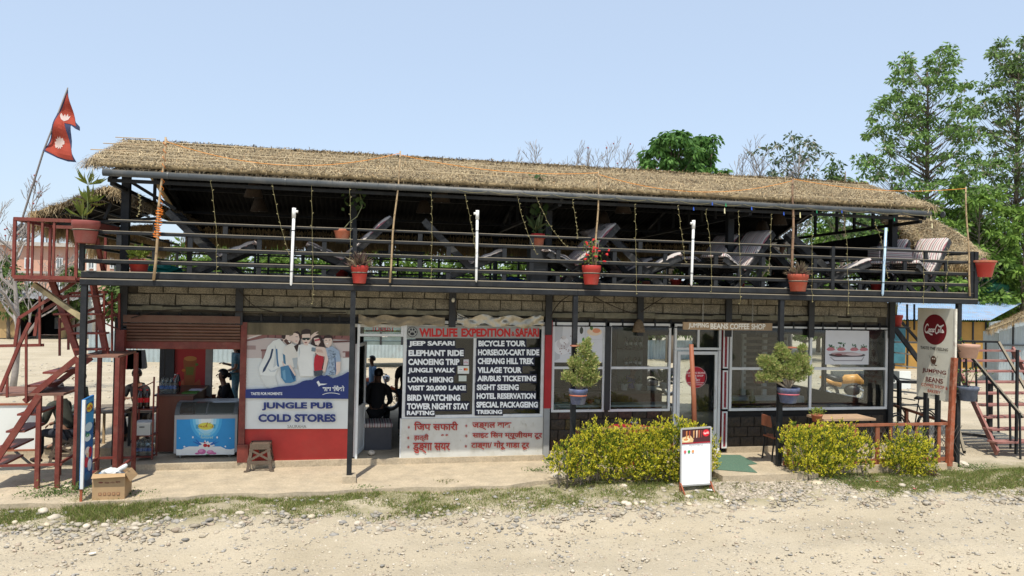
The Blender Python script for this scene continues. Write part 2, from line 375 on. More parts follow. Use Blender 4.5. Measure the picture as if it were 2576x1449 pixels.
# ---- pebbles on road and verge (uncountable)
def stones(name, n, xr, yfun, size, seed, mat, cols, label):
    g = np.random.default_rng(seed)
    bm = bmesh.new(); bmesh.ops.create_icosphere(bm, subdivisions=1, radius=1); bv = np.array([v.co[:] for v in bm.verts]); bf = np.array([[v.index for v in f.verts] for f in bm.faces]); bm.free()
    x = g.uniform(*xr, n); y = yfun(g, x, n); s = size(g, n)
    keep = ~((y > -.6) & (x < 3.6) & (y < 7)) & ~((y > -.25) & (x < 11.3) & (x > 3.6) & (y < 7)); x, y, s = x[keep], y[keep], s[keep]; n = len(x)
    z = gh(x, y)
    V = bv[None]*np.stack([s*g.uniform(.8,1.4,n), s*g.uniform(.7,1.2,n), s*g.uniform(.35,.7,n)],-1)[:,None]
    V = V*(1+.22*g.standard_normal((n,len(bv),1)))
    a = g.uniform(0, 6.28, n); ca, sa = np.cos(a)[:,None], np.sin(a)[:,None]
    V = np.stack([V[...,0]*ca-V[...,1]*sa, V[...,0]*sa+V[...,1]*ca, V[...,2]],-1)+np.stack([x,y,z+s*.1],-1)[:,None]
    Fc = bf[None]+(np.arange(n)*len(bv))[:,None,None]
    t = g.random(n); c = np.array(cols)[g.integers(0, len(cols), n)]*(.8+.4*t[:,None]); c = np.concatenate([c, np.ones((n,1))],1)
    npmesh(name, V.reshape(-1,3), Fc.reshape(-1,3), mat, colors=np.repeat(c, len(bv), 0), kind='stuff', label=label, cat='stones')
STM = M('stone', (1,1,1), .85, .12, 30, attr=True)
SC = [(.5,.43,.33),(.44,.38,.29),(.55,.49,.4),(.38,.35,.3),(.47,.38,.29),(.34,.32,.29),(.52,.46,.36)]
stones('gravel', 15000, (-7, 15), lambda g,x,n: -1.3-g.random(n)**1.1*5, lambda g,n: .008+.024*g.random(n)**3, 1, STM, SC, 'loose pale river gravel over the dirt road in front')
stones('gravel', 3600, (-7, 15), lambda g,x,n: verge_front(x)+g.normal(0,.22,n)-.05, lambda g,n: .012+.045*g.random(n)**3, 2, STM, [tuple(q*.84 for q in c) for c in SC], 'band of rounded pebbles along the edge of the grass verge')
stones('gravel', 1000, (-7, 13), lambda g,x,n: g.uniform(-1.4,-.55,n), lambda g,n: .012+.04*g.random(n)**3, 3, STM, [tuple(q*.8 for q in c) for c in SC], 'pebbles lying among the grass of the verge')
stones('gravel', 1600, (5.9, 8.3), lambda g,x,n: g.uniform(-1.3,-.6,n), lambda g,n: .016+.022*g.random(n), 4, STM, [(.42,.36,.28),(.35,.3,.23),(.48,.41,.33)], 'pale gravel heaped before the coffee shop doorstep')
stones('gravel', 2500, (-14, 24), lambda g,x,n: 7+g.random(n)*14, lambda g,n: .02+.05*g.random(n)**2.5, 5, STM, SC, 'scattered stones on the open gravel yard behind')
# big verge stones, individually
def stone(x, y, r, seed, label):
    g = random.Random(seed); bm = bmesh.new(); bmesh.ops.create_icosphere(bm, subdivisions=2, radius=1)
    for v in bm.verts: v.co *= 1+.22*noise.noise(v.co*1.3+Vector((seed*3.1,0,0)))
    mb = MB(); ca, sa = math.cos(seed), math.sin(seed); z = float(gh(np.array(x), np.array(y)))
    mb.add([(x+r*(v.co.x*ca*1.25-v.co.y*sa*.9), y+r*(v.co.x*sa*1.25+v.co.y*ca*.9), z+r*.62*v.co.z+r*.22) for v in bm.verts], [[v.index for v in f.verts] for f in bm.faces]); bm.free()
    return mb.build('stone', M('pale_river_stone%d' % (seed%3), [(.56,.48,.35),(.5,.44,.35),(.6,.52,.42)][seed%3], .85, .15, 14, .004, fine=.1), None, True, label=label, cat='stone', group='river stones lying on the verge')
big = [(313,1281,.075,'pale squarish river stone on the verge right of the cardboard box'),(137,1304,.085,'long flat yellowish stone at the left edge of the verge'),(108,1294,.08,'flat grey stone lying left of the long yellowish stone'),
 (185,1245,.16,'large pale boulder at the foot of the leaning blue sign'),(341,1312,.055,'small round stone at the road edge below the cardboard box'),(218,1314,.06,'round stone on the road edge below the blue sign'),
 (601,1252,.07,'yellowish stone half buried in the grass at mid verge'),(1405,1212,.17,'big brown earth-stained boulder left of the yellow hedge'),(1570,1232,.06,'tan stone below the long yellow hedge'),
 (2055,1225,.09,'pale angular stone at the corner of the coffee shop step'),(2270,1222,.07,'pale stone in front of the rightmost yellow bush'),(2420,1180,.14,'grey concrete lump at the foot of the right post')]
for k,(px,py,r,lb) in enumerate(big):
    g_ = G(px,py,-.12); stone(g_.x, g_.y, r*.9, k, lb)
for k in range(26):
    x = rnd.uniform(-5,11); y = float(verge_front(np.array(x)))+rnd.uniform(-.12,.35); stone(x, y, rnd.uniform(.035,.06), 20+k, 'pale rounded river stone at the rim of the grass verge')

# ---- grass on the verge
def grass():
    g = np.random.default_rng(5); n = 230000
    x = g.uniform(-6.5, 14.5, n); y = g.uniform(-1.75, -.35, n)
    def pn(xx, yy, s, o=0): return np.array([noise.noise(Vector((a*s+o, b*s*1.4, 0))) for a, b in zip(xx, yy)])
    d = pn(x, y, 1.3)+.6*pn(x, y, 4.5, 9); vf = verge_front(x)
    prob = np.clip(.72+d*1.3, 0, 1)*sstep(-.05, .5, y-vf)*(1-.75*sstep(-.6,-.3,y)*(x<3.3))
    prob = prob*np.where((x>5.9)&(x<8.3), .15, 1)*np.where((x>1.5)&(x<4.5)&(y>-1.2), .5, 1)
    prob = np.maximum(prob, .9*(np.hypot(x+3.2,(y+.72)*1.3) < .62)*(y<-.5))
    prob = np.maximum(prob, .95*((x>9.6)&(y>-1.25)))
    k = (g.random(n) < prob)&~((y > -.55+.02)&(x<3.3)); x, y = x[k], y[k]; n = len(x)
    h = g.uniform(.018,.05,n)*(1+1.2*(np.hypot(x+3.2,(y+.72)) < .6)+.5*(g.random(n)<.06)); z = gh(x,y)
    a = g.uniform(0,6.28,n); w = g.uniform(.003,.008,n); dx, dy = np.cos(a), np.sin(a); lean = g.normal(0,.6,(n,2))*h[:,None]
    p0 = np.stack([x-dx*w,y-dy*w,z-.005],-1); p1 = np.stack([x+dx*w,y+dy*w,z-.005],-1); p2 = np.stack([x+lean[:,0],y+lean[:,1],z+h],-1)
    v = np.stack([p0,p1,p2],1).reshape(-1,3); f = np.arange(3*n).reshape(n,3)
    dry = (g.random(n) < .22)[:,None]
    t = g.random((n,1)); c = np.where(dry, np.array([.38,.32,.15]), np.array([.12,.17,.04])*(1-t)+np.array([.26,.31,.08])*t)
    c = np.repeat(np.concatenate([c,np.ones((n,1))],1),3,0)
    npmesh('grass', v, f, LEAF, colors=c, kind='stuff', label='short patchy green grass on the verge between road and pavement', cat='grass')
grass()
MB().tube(spline([tuple(G(1168,1253,-.13)+Vector((0,0,.03))), tuple(G(1205,1249,-.12)+Vector((0,0,.02))), tuple(G(1253,1237,-.12)+Vector((0,0,.05)))],4), [.012]*4+[.014]*4+[.006], 6).build('fallen_branch', BARK, None, True, label='short dead branch lying on the verge below the white wall', cat='branch')
# ================================================================= THE RESTAURANT BUILDING
W = 1.2                                         # plane of the shop fronts
BLD = thing('restaurant_building', 'long two storey restaurant and shop building with open thatched terrace above', 'building', (3.5, 3, 0))
def zw(y, x): return Z_(x, y, W)
def xw(x, y=900): return X_(x, y, W)
XL, XR = xw(312, 760), xw(2232, 790)
# --- block band under the terrace
mb = MB(); mb.box(XL, XR, W+.03, W+.2, 2.56, 3.12); band = mb.build('upper_wall', MORT, BLD)
bms = []
for k in range(4):
    b = MB(); L_, H_, c = .375, .172, .012; g = random.Random(k)
    j = lambda: g.uniform(-.008, .008)
    b.add([(-L_/2+j(),0,j()),(L_/2+j(),0,j()),(L_/2+j(),0,H_+j()),(-L_/2+j(),0,H_+j()),(-L_/2-c,.06,-c),(L_/2+c,.06,-c),(L_/2+c,.06,H_+c),(-L_/2-c,.06,H_+c)],
          [(0,1,2,3),(0,4,5,1),(1,5,6,2),(2,6,7,3),(3,7,4,0)])
    me = bpy.data.meshes.new('block'); me.from_pydata(b.v, [], b.f); me.materials.append(BLOCK); bms.append(me)
def piece(name, me, parent, loc, sc=(1,1,1), rot=(0,0,0)):
    o = bpy.data.objects.new(name, me); col.objects.link(o); o.parent = parent; o.location = np.array(loc)-ORG[parent.name]; o.scale = sc; o.rotation_euler = rot; return o
for row, z in enumerate((2.735, 2.93)):
    x = XL+(.2 if row else .0)
    while x < XR-.1:
        wdt = min(.395, XR-x); 
        piece('block', bms[rnd.randrange(4)], band, (x+wdt/2, W+.03-.035-rnd.random()*.012, z), (wdt/.395, 1, 1)); x += wdt
mb = MB()
for i in range(int((XR-XL)/.3)): x = XL+i*.3; mb.box(x, x+.3, W-.05-rnd.random()*.03, W+.05, 2.625+rnd.uniform(-.01,.02), 2.715+rnd.uniform(-.02,.015))
mb.build('mortar_ledge', M('mossy_mortar', (.2,.19,.14), .95, .3, 5, .015, dirt=.4, dirtc=(.1,.11,.08)), BLD)
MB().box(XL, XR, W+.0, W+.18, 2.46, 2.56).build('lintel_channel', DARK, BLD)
mb = MB()
for i in range(44): x = XL+.2+i*.325; mb.box(x, x+.035, W-.03, W, 2.47, 2.6)
mb.box(XL, XR, W-.03, W, 2.455, 2.475); mb.build('lattice', BLK, BLD)
# short black columns on the front of the band
for px in (315, 604, 1137, 1378, 1607, 1828, 2035, 2237):
    x = xw(px, 760); MB().box(x-.06, x+.06, W-.11, W-.05, 2.42 if px in (1137,604) else 2.3, 3.03).build('column', BLK2, BLD)
# --- full height wall columns
for px, ytop, ybot in ((315,790,800),(1526,808,1040),(2237,790,1130)):
    x = xw(px, 950); MB().box(x-.055, x+.055, W-.06, W+.05, .05 if ybot > 1100 else (2.3 if ybot < 900 else .9), 2.46).build('column', BLK2, BLD)
# --- free standing front posts
for px, z0 in ((213, -.1), (888.5, .1), (1447, 0), (1965, 0), (2411, .02)):
    a = P(px, 740, -.02); b = P(px, 740, -.02)
    x = a.x; y = -.03
    MB().box(x-.04, x+.04, y-.04, y+.04, z0-.1, 3.03).build('post', BLK, BLD)
x = P(888, 740, 0).x; MB().box(x-.1, x+.11, -.16, .1, -.25, .11).build('post_footing', CONC, BLD)
# --- terrace slab and its edge beams
MB().box(-3.85, 11.6, .06, 6.5, 3.125, 3.2).build('terrace_floor', M('deck_plate', (.12,.11,.1), .8, .2, 3), BLD)
xa, xb, xc = P(205, 712).x, P(888, 740).x, P(1450,740).x; XE = P(2452, 750).x
for a, b in ((xa, xb), (xb, xc), (xc, XE)):
    MB().cbox(a, b-.004, -.035, .06, 3.135, 3.245, .014).build('edge_beam', BLK, BLD)
    MB().cbox(a, b-.004, -.085, .06, 3.025, 3.13, .014).build('edge_beam', BLK, BLD)
mb = MB()
for y in (1.0, 2.4, 3.8, 5.2, 6.4): mb.box(xa, XE, y-.04, y+.04, 3.03, 3.12)
mb.build('floor_joist', BLK2, BLD); MB().box(xa, xa+.08, .06, 6.5, 3.03, 3.12).build('floor_joist', BLK, BLD)
# --- partitions and rear wall (dark rooms)
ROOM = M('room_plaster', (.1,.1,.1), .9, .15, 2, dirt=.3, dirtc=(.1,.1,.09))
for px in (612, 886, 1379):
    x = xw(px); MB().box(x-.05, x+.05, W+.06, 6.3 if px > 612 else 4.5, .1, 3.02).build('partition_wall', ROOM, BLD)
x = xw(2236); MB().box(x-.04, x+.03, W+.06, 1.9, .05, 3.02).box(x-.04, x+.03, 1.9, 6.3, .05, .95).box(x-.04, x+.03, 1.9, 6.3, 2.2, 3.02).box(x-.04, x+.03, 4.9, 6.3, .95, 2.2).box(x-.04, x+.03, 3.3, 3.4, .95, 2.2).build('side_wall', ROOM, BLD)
xm, xn = xw(1379), xw(2236)
mb = MB()   # rear wall of the coffee room, with openings
ops = [(X_(1628,950,6.3), X_(1745,950,6.3), .1, 2.05)]
x = xm
for a, b, z0, z1 in ops:
    mb.box(x, a, 6.3, 6.42, .05, 3.02); mb.box(a, b, 6.3, 6.42, z1, 3.02)
    if z0 > .2: mb.box(a, b, 6.3, 6.42, .05, z0)
    x = b
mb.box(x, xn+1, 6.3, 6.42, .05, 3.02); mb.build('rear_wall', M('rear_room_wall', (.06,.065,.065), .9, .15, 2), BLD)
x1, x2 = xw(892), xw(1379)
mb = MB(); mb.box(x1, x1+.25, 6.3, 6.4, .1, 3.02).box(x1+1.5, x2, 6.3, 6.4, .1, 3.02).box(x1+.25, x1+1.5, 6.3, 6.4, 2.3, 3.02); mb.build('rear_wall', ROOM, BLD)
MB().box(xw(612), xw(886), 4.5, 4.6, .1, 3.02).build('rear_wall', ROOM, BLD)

# --- bay 1: rolled shutter and red posts
SHUT = M('brown_shutter', (.15,.075,.05), .55, .2, 4, dirt=.4, dirtc=(.22,.15,.1), metal=.2)
xs0, xs1 = xw(314, 830), xw(606, 830)
box_ = MB().box(xs0, xs1, W-.12, W+.25, 2.44, 2.56).build('shutter_box', SHUT, BLD)
sh = MB().box(xs0, xs1, W+.0, W+.03, 2.12, 2.5).build('roller_shutter', SHUT, BLD)
for k in range(6):
    z = 2.43-k*.052; y = W-.1+k*.012
    MB().add([(xs0,y,z),(xs1,y,z),(xs1,y-.022,z-.014),(xs0,y-.022,z-.014),(xs0,y-.022,z-.036),(xs1,y-.022,z-.036),(xs1,y,z-.05),(xs0,y,z-.05)], [(3,2,1,0)[::-1],(4,5,2,3),(7,6,5,4)]).build('slat', SHUT, sh)
MB().cbox(xs0, xs1, W-.06, W, 2.0, 2.13, .012).build('bottom_bar', REDS, sh)
xr = xw(611, 1000)
MB().box(xr-.05, xr+.05, W-.08, W+.04, .1, 2.46).build('red_post', REDS, BLD)
MB().box(xr-.06, xr+.12, W-.1, W-.08, .1, .4).build('post_bracket', REDS, BLD)
xq = X_(301, 1000, .95); MB().box(xq-.07, xq+.06, .9, 1.02, .05, 2.32).build('red_post', REDS, BLD)
xq2 = X_(291, 1000, 1.4); MB().box(xq2-.04, xq2+.03, 1.38, 1.44, .05, 2.5).build('column', BLK2, BLD)
# --- bay 2: red plinth and stained lintel (the board is a sign of its own)
RP = M('red_wall_paint', (.5,.045,.035), .65, .1, 3, dirt=.25, dirtc=(.38,.09,.06))
xb0, xb1 = xw(613, 1100), xw(884, 1100)
MB().box(xb0, xb1, W-.0, W+.06, .1, 2.46).build('plinth_wall', RP, BLD)
MB().box(xb0, xb1, W-.06, W+.0, 2.25, 2.455).build('lintel', M('stained_concrete', (.14,.12,.08), .95, .3, 4, .008, dirt=.5, dirtc=(.25,.2,.12), streak=True), BLD)
# --- bay 3: glazed front
def glazed(name, x0, x1, z0, z1, splits_x=(), splits_z=(), fr=.05, y=W, mat=WHT, label=None):
    mb = MB(); mb.box(x0, x0+fr, y-.03, y+.03, z0, z1).box(x1-fr, x1, y-.03, y+.03, z0, z1)
    mb.box(x0+fr, x1-fr, y-.03, y+.03, z1-fr, z1).box(x0+fr, x1-fr, y-.03, y+.03, z0, z0+fr)
    xs = [x0+fr]+list(splits_x)+[x1-fr]; zs = [z0+fr]+list(splits_z)+[z1-fr]
    for s in splits_x: mb.box(s-fr/2, s+fr/2, y-.028, y+.028, z0+fr, z1-fr)
    for s in splits_z:
        xx = [x0+fr]+[q for t in splits_x for q in (t-fr/2, t+fr/2)]+[x1-fr]
        for i in range(0, len(xx), 2): mb.box(xx[i], xx[i+1], y-.028, y+.028, s-fr/2, s+fr/2)
    o = mb.build(name, mat, BLD, label=label)
    for i in range(len(xs)-1):
        for j in range(len(zs)-1): 
            MB().box(xs[i], xs[i+1], y-.003, y+.003, zs[j], zs[j+1]).build('pane', GLS, o)
    return o
za, zb = zw(808, 1190), zw(1050, 1190)
wx0, wx1, wxm = xw(1014), xw(1368), xw(1194)
safari_win = glazed('window', wx0, wx1, zb, za, (wxm,), fr=.055)
zt = zw(846, 950)
glazed('transom_window', xw(898), wx0-.003, zt, za, fr=.045)
MB().box(xw(898), xw(904), W-.03, W+.03, .1, zt).build('door_frame', WHT, BLD)
MB().box(xw(1010), wx0+.05, W-.03, W+.03, .1, zb-.003).build('door_frame', WHT, BLD)
# open door leaf swung into the room
hx = xw(907); dl = MB()
def door_leaf(hx, hy, ang, w, z0, z1, name, lower=True, mid=None):
    o = thing('tmp', None, None, (0,0,0)); bpy.data.objects.remove(o)
    d = Vector((math.cos(ang), math.sin(ang), 0)); n = Vector((-d.y, d.x, 0))*.02
    def pb(mb, a, b, za_, zb_):
        p = [Vector((hx,hy,0))+d*a-n, Vector((hx,hy,0))+d*b-n, Vector((hx,hy,0))+d*b+n, Vector((hx,hy,0))+d*a+n]
        vs = [(q.x,q.y,za_) for q in p]+[(q.x,q.y,zb_) for q in p]
        return mb.add(vs, [(3,2,1,0),(4,5,6,7),(0,1,5,4),(1,2,6,5),(2,3,7,6),(3,0,4,7)])
    mb = MB(); f = .06; pb(mb, 0, f, z0, z1); pb(mb, w-f, w, z0, z1); pb(mb, f, w-f, z1-f, z1); pb(mb, f, w-f, z0, z0+f)
    if mid: pb(mb, f, w-f, mid-f/2, mid+f/2)
    o = mb.build(name, WHT, BLD)
    if mid and lower: pb(MB(), 0, 0, 0, 0); m2 = MB(); n *= .5; pb(m2, f, w-f, z0+f, mid-f/2); m2.build('panel', WHT, o); m3 = MB(); n *= .3; pb(m3, f, w-f, mid+f/2, z1-f); m3.build('pane', GLS, o)
    else: n *= .15; m3 = MB(); pb(m3, f, w-f, z0+f, z1-f); m3.build('pane', GLS, o)
    return o
_h0, _h1 = X_(894,1000,1.24), X_(917,1000,1.95); dleaf = door_leaf(_h0, 1.24, math.atan2(.71,_h1-_h0), .74, .12, 2.1, 'door', True, .95)
WALLW = M('whitewashed_wall', (.6,.6,.56), .85, .07, 2.5, .004, dirt=.45, dirtc=(.4,.37,.29))
SAFW = MB().box(wx0, wx1, W-.045, W+.1, .06, zb-.003).build('plinth_wall', WALLW, BLD)
# crumpled foil above
def crumple(name, x0, x1, z0, z1, seed, mat):
    g = np.random.default_rng(seed); nx, nz = 40, 7; xs = np.linspace(x0, x1, nx); zs = np.linspace(z0, z1, nz)
    v = []
    for z in zs:
        for x in xs: v.append((x, W-.06-.05*abs(noise.noise(Vector((x*7, z*9, seed))))-.035*g.random(), z+(.06*noise.noise(Vector((x*4,3,seed))) if z in (zs[0], zs[-1]) else 0)))
    f = [(j*nx+i, j*nx+i+1, (j+1)*nx+i+1, (j+1)*nx+i) for j in range(nz-1) for i in range(nx-1)]
    npmesh(name, v, f, mat, BLD)
FOIL = M('crumpled_foil', (.42,.39,.32), .35, .2, 5, metal=.75, dirt=.5, dirtc=(.25,.2,.13)); 
crumple('foil_sheet', xw(1148,790), xw(1364,790), 2.45, 2.63, 3, FOIL)
crumple('foil_sheet', xw(902,790), xw(1118,790), 2.45, 2.6, 5, M('dull_brown_sheet', (.3,.25,.17), .6, .3, 5, dirt=.5, dirtc=(.14,.11,.07)))
MB().box(XL, wx1, W-.02, W+.03, 2.4, 2.455).build('pelmet', M('dirty_white_trim', (.5,.48,.42), .7, .2, 8, dirt=.4), BLD)
# red pillar
xp0, xp1 = xw(1369), xw(1386)
MB().box(xp0, xp1, W-.07, W+.05, .95, zw(806,1375)).build('red_pillar', M('red_pillar_paint', (.4,.02,.025), .6, .12, 4, dirt=.2, dirtc=(.2,.02,.02)), BLD)
MB().box(xp0, xp1-.02, W-.07, W+.05, .05, .95).build('pillar_foot', M('grey_plaster', (.3,.31,.31), .9, .1, 5), BLD)
# --- coffee shop front
zt4, zb4, zm4 = zw(811,1450), zw(1036,1450), zw(925,1450)
glazed('window', xw(1388), xw(1521), zb4, zt4, (), (zm4,), .045)
glazed('window', xw(1531), xw(1686), zb4, zt4, (), (zm4,), .045)
dx0, dx1 = xw(1695), xw(1812)
glazed('transom_window', dx0, dx1, zw(880,1750), zt4, (xw(1755),), (), .045)
MB().box(dx0, dx0+.05, W-.03, W+.03, .05, zw(881,1750)).box(dx1-.05, dx1, W-.03, W+.03, .05, zw(881,1750)).build('door_frame', WHT, BLD)
cdoor = door_leaf(dx0+.06, W-.02, R(1.5), dx1-dx0-.12, .1, zw(884,1750), 'door', True, .45)
mb = MB(); hz = 1.2; mb.tube([(dx1-.12, W-.05, .9), (dx1-.12, W-.09, .95), (dx1-.12, W-.09, 1.25), (dx1-.12, W-.05, 1.3)], .012).build('door_handle', WHT, cdoor)
zt5, zb5, zm5 = zw(822,2030), zw(1031,2030), zw(927,2030)
glazed('window', xw(1834), xw(2231), zb5, zt5, (xw(2038),), (zm5,), .05)
MB().box(xp1, xn, W+.0, W+.05, zt4+.002, 2.46).build('fascia', BLK2, BLD)
# carved red panels between door and window
xd0, xd1 = xw(1815.5), xw(1828.5)
CARV = M('carved_red_panel', (.28,.015,.03), .7, .4, 40, .006, dirt=.5, dirtc=(.45,.3,.3))
for y0, y1 in ((812,926),(931,1028),(1034,1126)):
    z1, z0 = zw(y0,1820), zw(y1,1820); y0_ = W-.05
    o = MB().box(xd0, xd1, y0_, W+.02, z0, z1).build('carved_panel', CARV, BLD); c = .028
    MB().box(xd0, xd0+c, y0_-.015, y0_-.001, z0, z1).box(xd1-c, xd1, y0_-.015, y0_-.001, z0, z1).box(xd0+c, xd1-c, y0_-.015, y0_-.001, z0, z0+c).box(xd0+c, xd1-c, y0_-.015, y0_-.001, z1-c, z1).build('panel_frame', WHT, o)
# dark stone tile dado
TIL = [M('dark_stone_tile', (.035,.028,.022), .7, .5, 25, .006, dirt=.45, dirtc=(.11,.07,.035)), M('dark_stone_tile_ochre', (.06,.045,.02), .7, .5, 25, .006, dirt=.6, dirtc=(.2,.14,.04)), M('dark_stone_tile_brown', (.05,.026,.02), .7, .5, 25, .006, dirt=.5, dirtc=(.16,.08,.05))]
tms = []
for k in range(3):
    b = MB(); g = random.Random(k+50); A, B, c = .265, .172, .012
    b.add([(-A/2,0,0),(A/2,0,0),(A/2,0,B),(-A/2,0,B),(-A/2-c,.02,-c),(A/2+c,.02,-c),(A/2+c,.02,B+c),(-A/2-c,.02,B+c),(g.uniform(-.04,.04),-.014,B/2+g.uniform(-.03,.03))],
          [(0,1,8),(1,2,8),(2,3,8),(3,0,8),(0,4,5,1),(1,5,6,2),(2,6,7,3),(3,7,4,0)])
    me = bpy.data.meshes.new('stone_tile'); me.from_pydata(b.v, [], b.f); me.materials.append(TIL[k]); tms.append(me)
def dado(x0, x1, z1):
    w = MB().box(x0, x1, W+.0, W+.1, .16, z1).build('dado_wall', M('tile_joint', (.012,.011,.011), .9, .2, 5), BLD)
    MB().box(x0, x1, W-.06, W-.0, .05, .16).build('wall_foot', CONC, BLD)
    z = .17; r = 0
    while z < z1-.12:
        x = x0+.01-(r%2)*.14
        while x < x1-.05:
            a, b = max(x, x0+.01), min(x+.285, x1-.005)
            if b-a > .06: piece('stone_tile', tms[rnd.choices((0,1,2),(7,1,2))[0]], w, ((a+b)/2, W-.02, z), ((b-a)/.295, 1, 1))
            x += .29
        z += .192; r += 1
dado(xp1, xw(1692), zb4-.003); dado(xd1+.01, xn-.05, zb5-.003)

# ================================================================= ROOF
EY, EZ, RY, RZ, BY, BZ = -.06, 4.8, 2.7, 5.62, 6.3, 4.45
exl, exr = P(232,414,0).x, P(2340,532,0).x; rxl, rxr = P(320,350,RY).x, P(2172,463,RY).x
CORR = M('dark_corrugated_sheet', (.013,.013,.014), .7, .3, 2, dirt=.4, dirtc=(.03,.027,.024), spec=.15)
def corr(p00, p10, p01, p11, name, parent, mat=CORR, pitch=.1, amp=.018):
    """corrugated sheet: ridges run p00->p01"""
    p00, p10, p01, p11 = map(Vector, (p00,p10,p01,p11)); L_ = (p10-p00).length; n = max(4, int(L_/pitch)*4); nn = (p10-p00).cross(p01-p00).normalized(); v = []
    for i in range(n+1):
        t = i/n; o = nn*amp*math.sin(i*math.pi/2); v += [p00.lerp(p10,t)+o, p01.lerp(p11,t)+o]
    f = [(2*i, 2*i+2, 2*i+3, 2*i+1) for i in range(n)]
    ob = npmesh(name, [tuple(q) for q in v], f, mat, parent); return ob
corr((exl+.15,EY+.05,EZ-.12),(exr-.15,EY+.05,EZ-.12),(rxl+.2,RY,RZ-.14),(rxr-.2,RY,RZ-.14),'roof_sheet',BLD)
corr((exl+.15,BY,BZ-.1),(exr-.15,BY,BZ-.1),(rxl+.2,RY,RZ-.14),(rxr-.2,RY,RZ-.14),'roof_sheet',BLD)
def thatch_slab(name, quad, parent, th=.1, seed=0, rough=.03, nx=120, nz=10, mat=None):
    """quad: lower-left, lower-right, upper-right, upper-left; slab with rough top and shaggy rim"""
    a,b,c,d = map(Vector, quad); n = (b-a).cross(d-a).normalized()
    if n.z < 0: n = -n
    V = []; 
    for s_ in (1, 0):
        for j in range(nz+1):
            for i in range(nx+1):
                u, w = i/nx, j/nz; e = rough*(noise.noise(Vector((u*(b-a).length*3, w*4, seed)))+.6*noise.noise(Vector((u*(b-a).length*11, w*9, seed))))
                edge = rough*1.5*noise.noise(Vector((u*(b-a).length*5, seed, w*7)))
                uu = u+(edge/(b-a).length if i in (0, nx) else 0); ww = w+(edge/(d-a).length if j in (0,nz) else 0)
                p = (a.lerp(b,uu)).lerp(d.lerp(c,uu), ww); V.append(p+n*(th*s_+(e if s_ else 0)))
    K = (nx+1)*(nz+1); f = []
    for j in range(nz):
        for i in range(nx):
            q = (j*(nx+1)+i, j*(nx+1)+i+1, (j+1)*(nx+1)+i+1, (j+1)*(nx+1)+i); f.append(q); f.append(tuple(k+K for k in reversed(q)))
    rim = [i for i in range(nx+1)]+[(j*(nx+1)+nx) for j in range(1,nz+1)]+[nz*(nx+1)+i for i in range(nx-1,-1,-1)]+[j*(nx+1) for j in range(nz-1,0,-1)]
    for i in range(len(rim)): p, q = rim[i], rim[(i+1)%len(rim)]; f.append((q, p, p+K, q+K))
    return npmesh(name, [tuple(p) for p in V], f, mat or M('thatch_mat', (.3,.23,.13), .9, .35, 14, .012, fine=.4), parent)
def strands(name, quads, n, parent, ln=(.06,.2), wd=(.004,.009), lift=.1, down=.0, seed=0, spread=1.0, droop=0.0, dark=.35):
    """loose straw on quads; down = bias along the slope"""
    g = np.random.default_rng(seed); Q = [tuple(map(lambda p: np.array(p, float), q)) for q in quads]
    ar = np.array([np.linalg.norm(np.cross(q[1]-q[0], q[3]-q[0])) for q in Q]); idx = g.choice(len(Q), n, p=ar/ar.sum())
    A = np.array([q[0] for q in Q])[idx]; B = np.array([q[1] for q in Q])[idx]; C = np.array([q[2] for q in Q])[idx]; D = np.array([q[3] for q in Q])[idx]
    u = g.random((n,1))*1.01-.005; w = g.random((n,1))*1.02-.01
    p = (A*(1-u)+B*u)*(1-w)+(D*(1-u)+C*u)*w
    U = B-A; U /= np.linalg.norm(U,axis=1,keepdims=True); S = A-D; S /= np.linalg.norm(S,axis=1,keepdims=True); Nn = np.cross(U, -S); Nn /= np.linalg.norm(Nn,axis=1,keepdims=True); Nn *= np.sign(Nn[:,2:3]+1e-9)
    a = g.normal(0, 1.2*spread, n)+np.where(g.random(n) < .35, math.pi/2, 0)*(1-down)
    d = S*np.cos(a)[:,None]+U*np.sin(a)[:,None]+Nn*g.normal(0,.16,(n,1)); L_ = g.uniform(*ln, (n,1)); Wd = g.uniform(*wd, (n,1))
    p = p+Nn*(lift+g.random((n,1))*.03); s = np.cross(d, Nn); s /= np.linalg.norm(s,axis=1,keepdims=True)
    e = p+d*L_; m = (p+e)/2+Nn*.012+g.normal(0,.012,(n,3)); e = e-np.array([0,0,1])*droop*L_
    V = np.stack([p-s*Wd/2, p+s*Wd/2, m+s*Wd/2, m-s*Wd/2, e+s*Wd/3, e-s*Wd/3],1).reshape(-1,3)
    b = (np.arange(n)*6)[:,None]; f = np.concatenate([b+np.array([0,1,2,3]), b+np.array([3,2,4,5])])
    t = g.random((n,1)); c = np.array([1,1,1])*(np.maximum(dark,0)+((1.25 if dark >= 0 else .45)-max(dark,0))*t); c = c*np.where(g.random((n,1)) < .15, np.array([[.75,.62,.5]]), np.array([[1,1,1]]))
    return npmesh(name, V, f, STRAW, parent, colors=np.repeat(np.concatenate([c, np.ones((n,1))],1), 6, 0), kind='stuff')
fq = [(exl,EY,EZ),(exr,EY,EZ),(rxr,RY,RZ),(rxl,RY,RZ)]; bq = [(exl,BY,BZ),(exr,BY,BZ),(rxr,RY,RZ),(rxl,RY,RZ)]
thatch_slab('thatch', fq, BLD, .06, 1, .022); thatch_slab('thatch', bq, BLD, .11, 2, nx=60)
strands('straw', [fq], 52000, BLD, (.04,.13), (.006,.012), lift=.05, seed=1, spread=1.6, dark=.12)
strands('straw_ridge', [((rxl,RY-.12,RZ-.04),(rxr,RY-.12,RZ-.04),(rxr,RY+.12,RZ-.04),(rxl,RY+.12,RZ-.04))], 5000, BLD, (.04,.12), (.008,.016), seed=2, dark=.05)
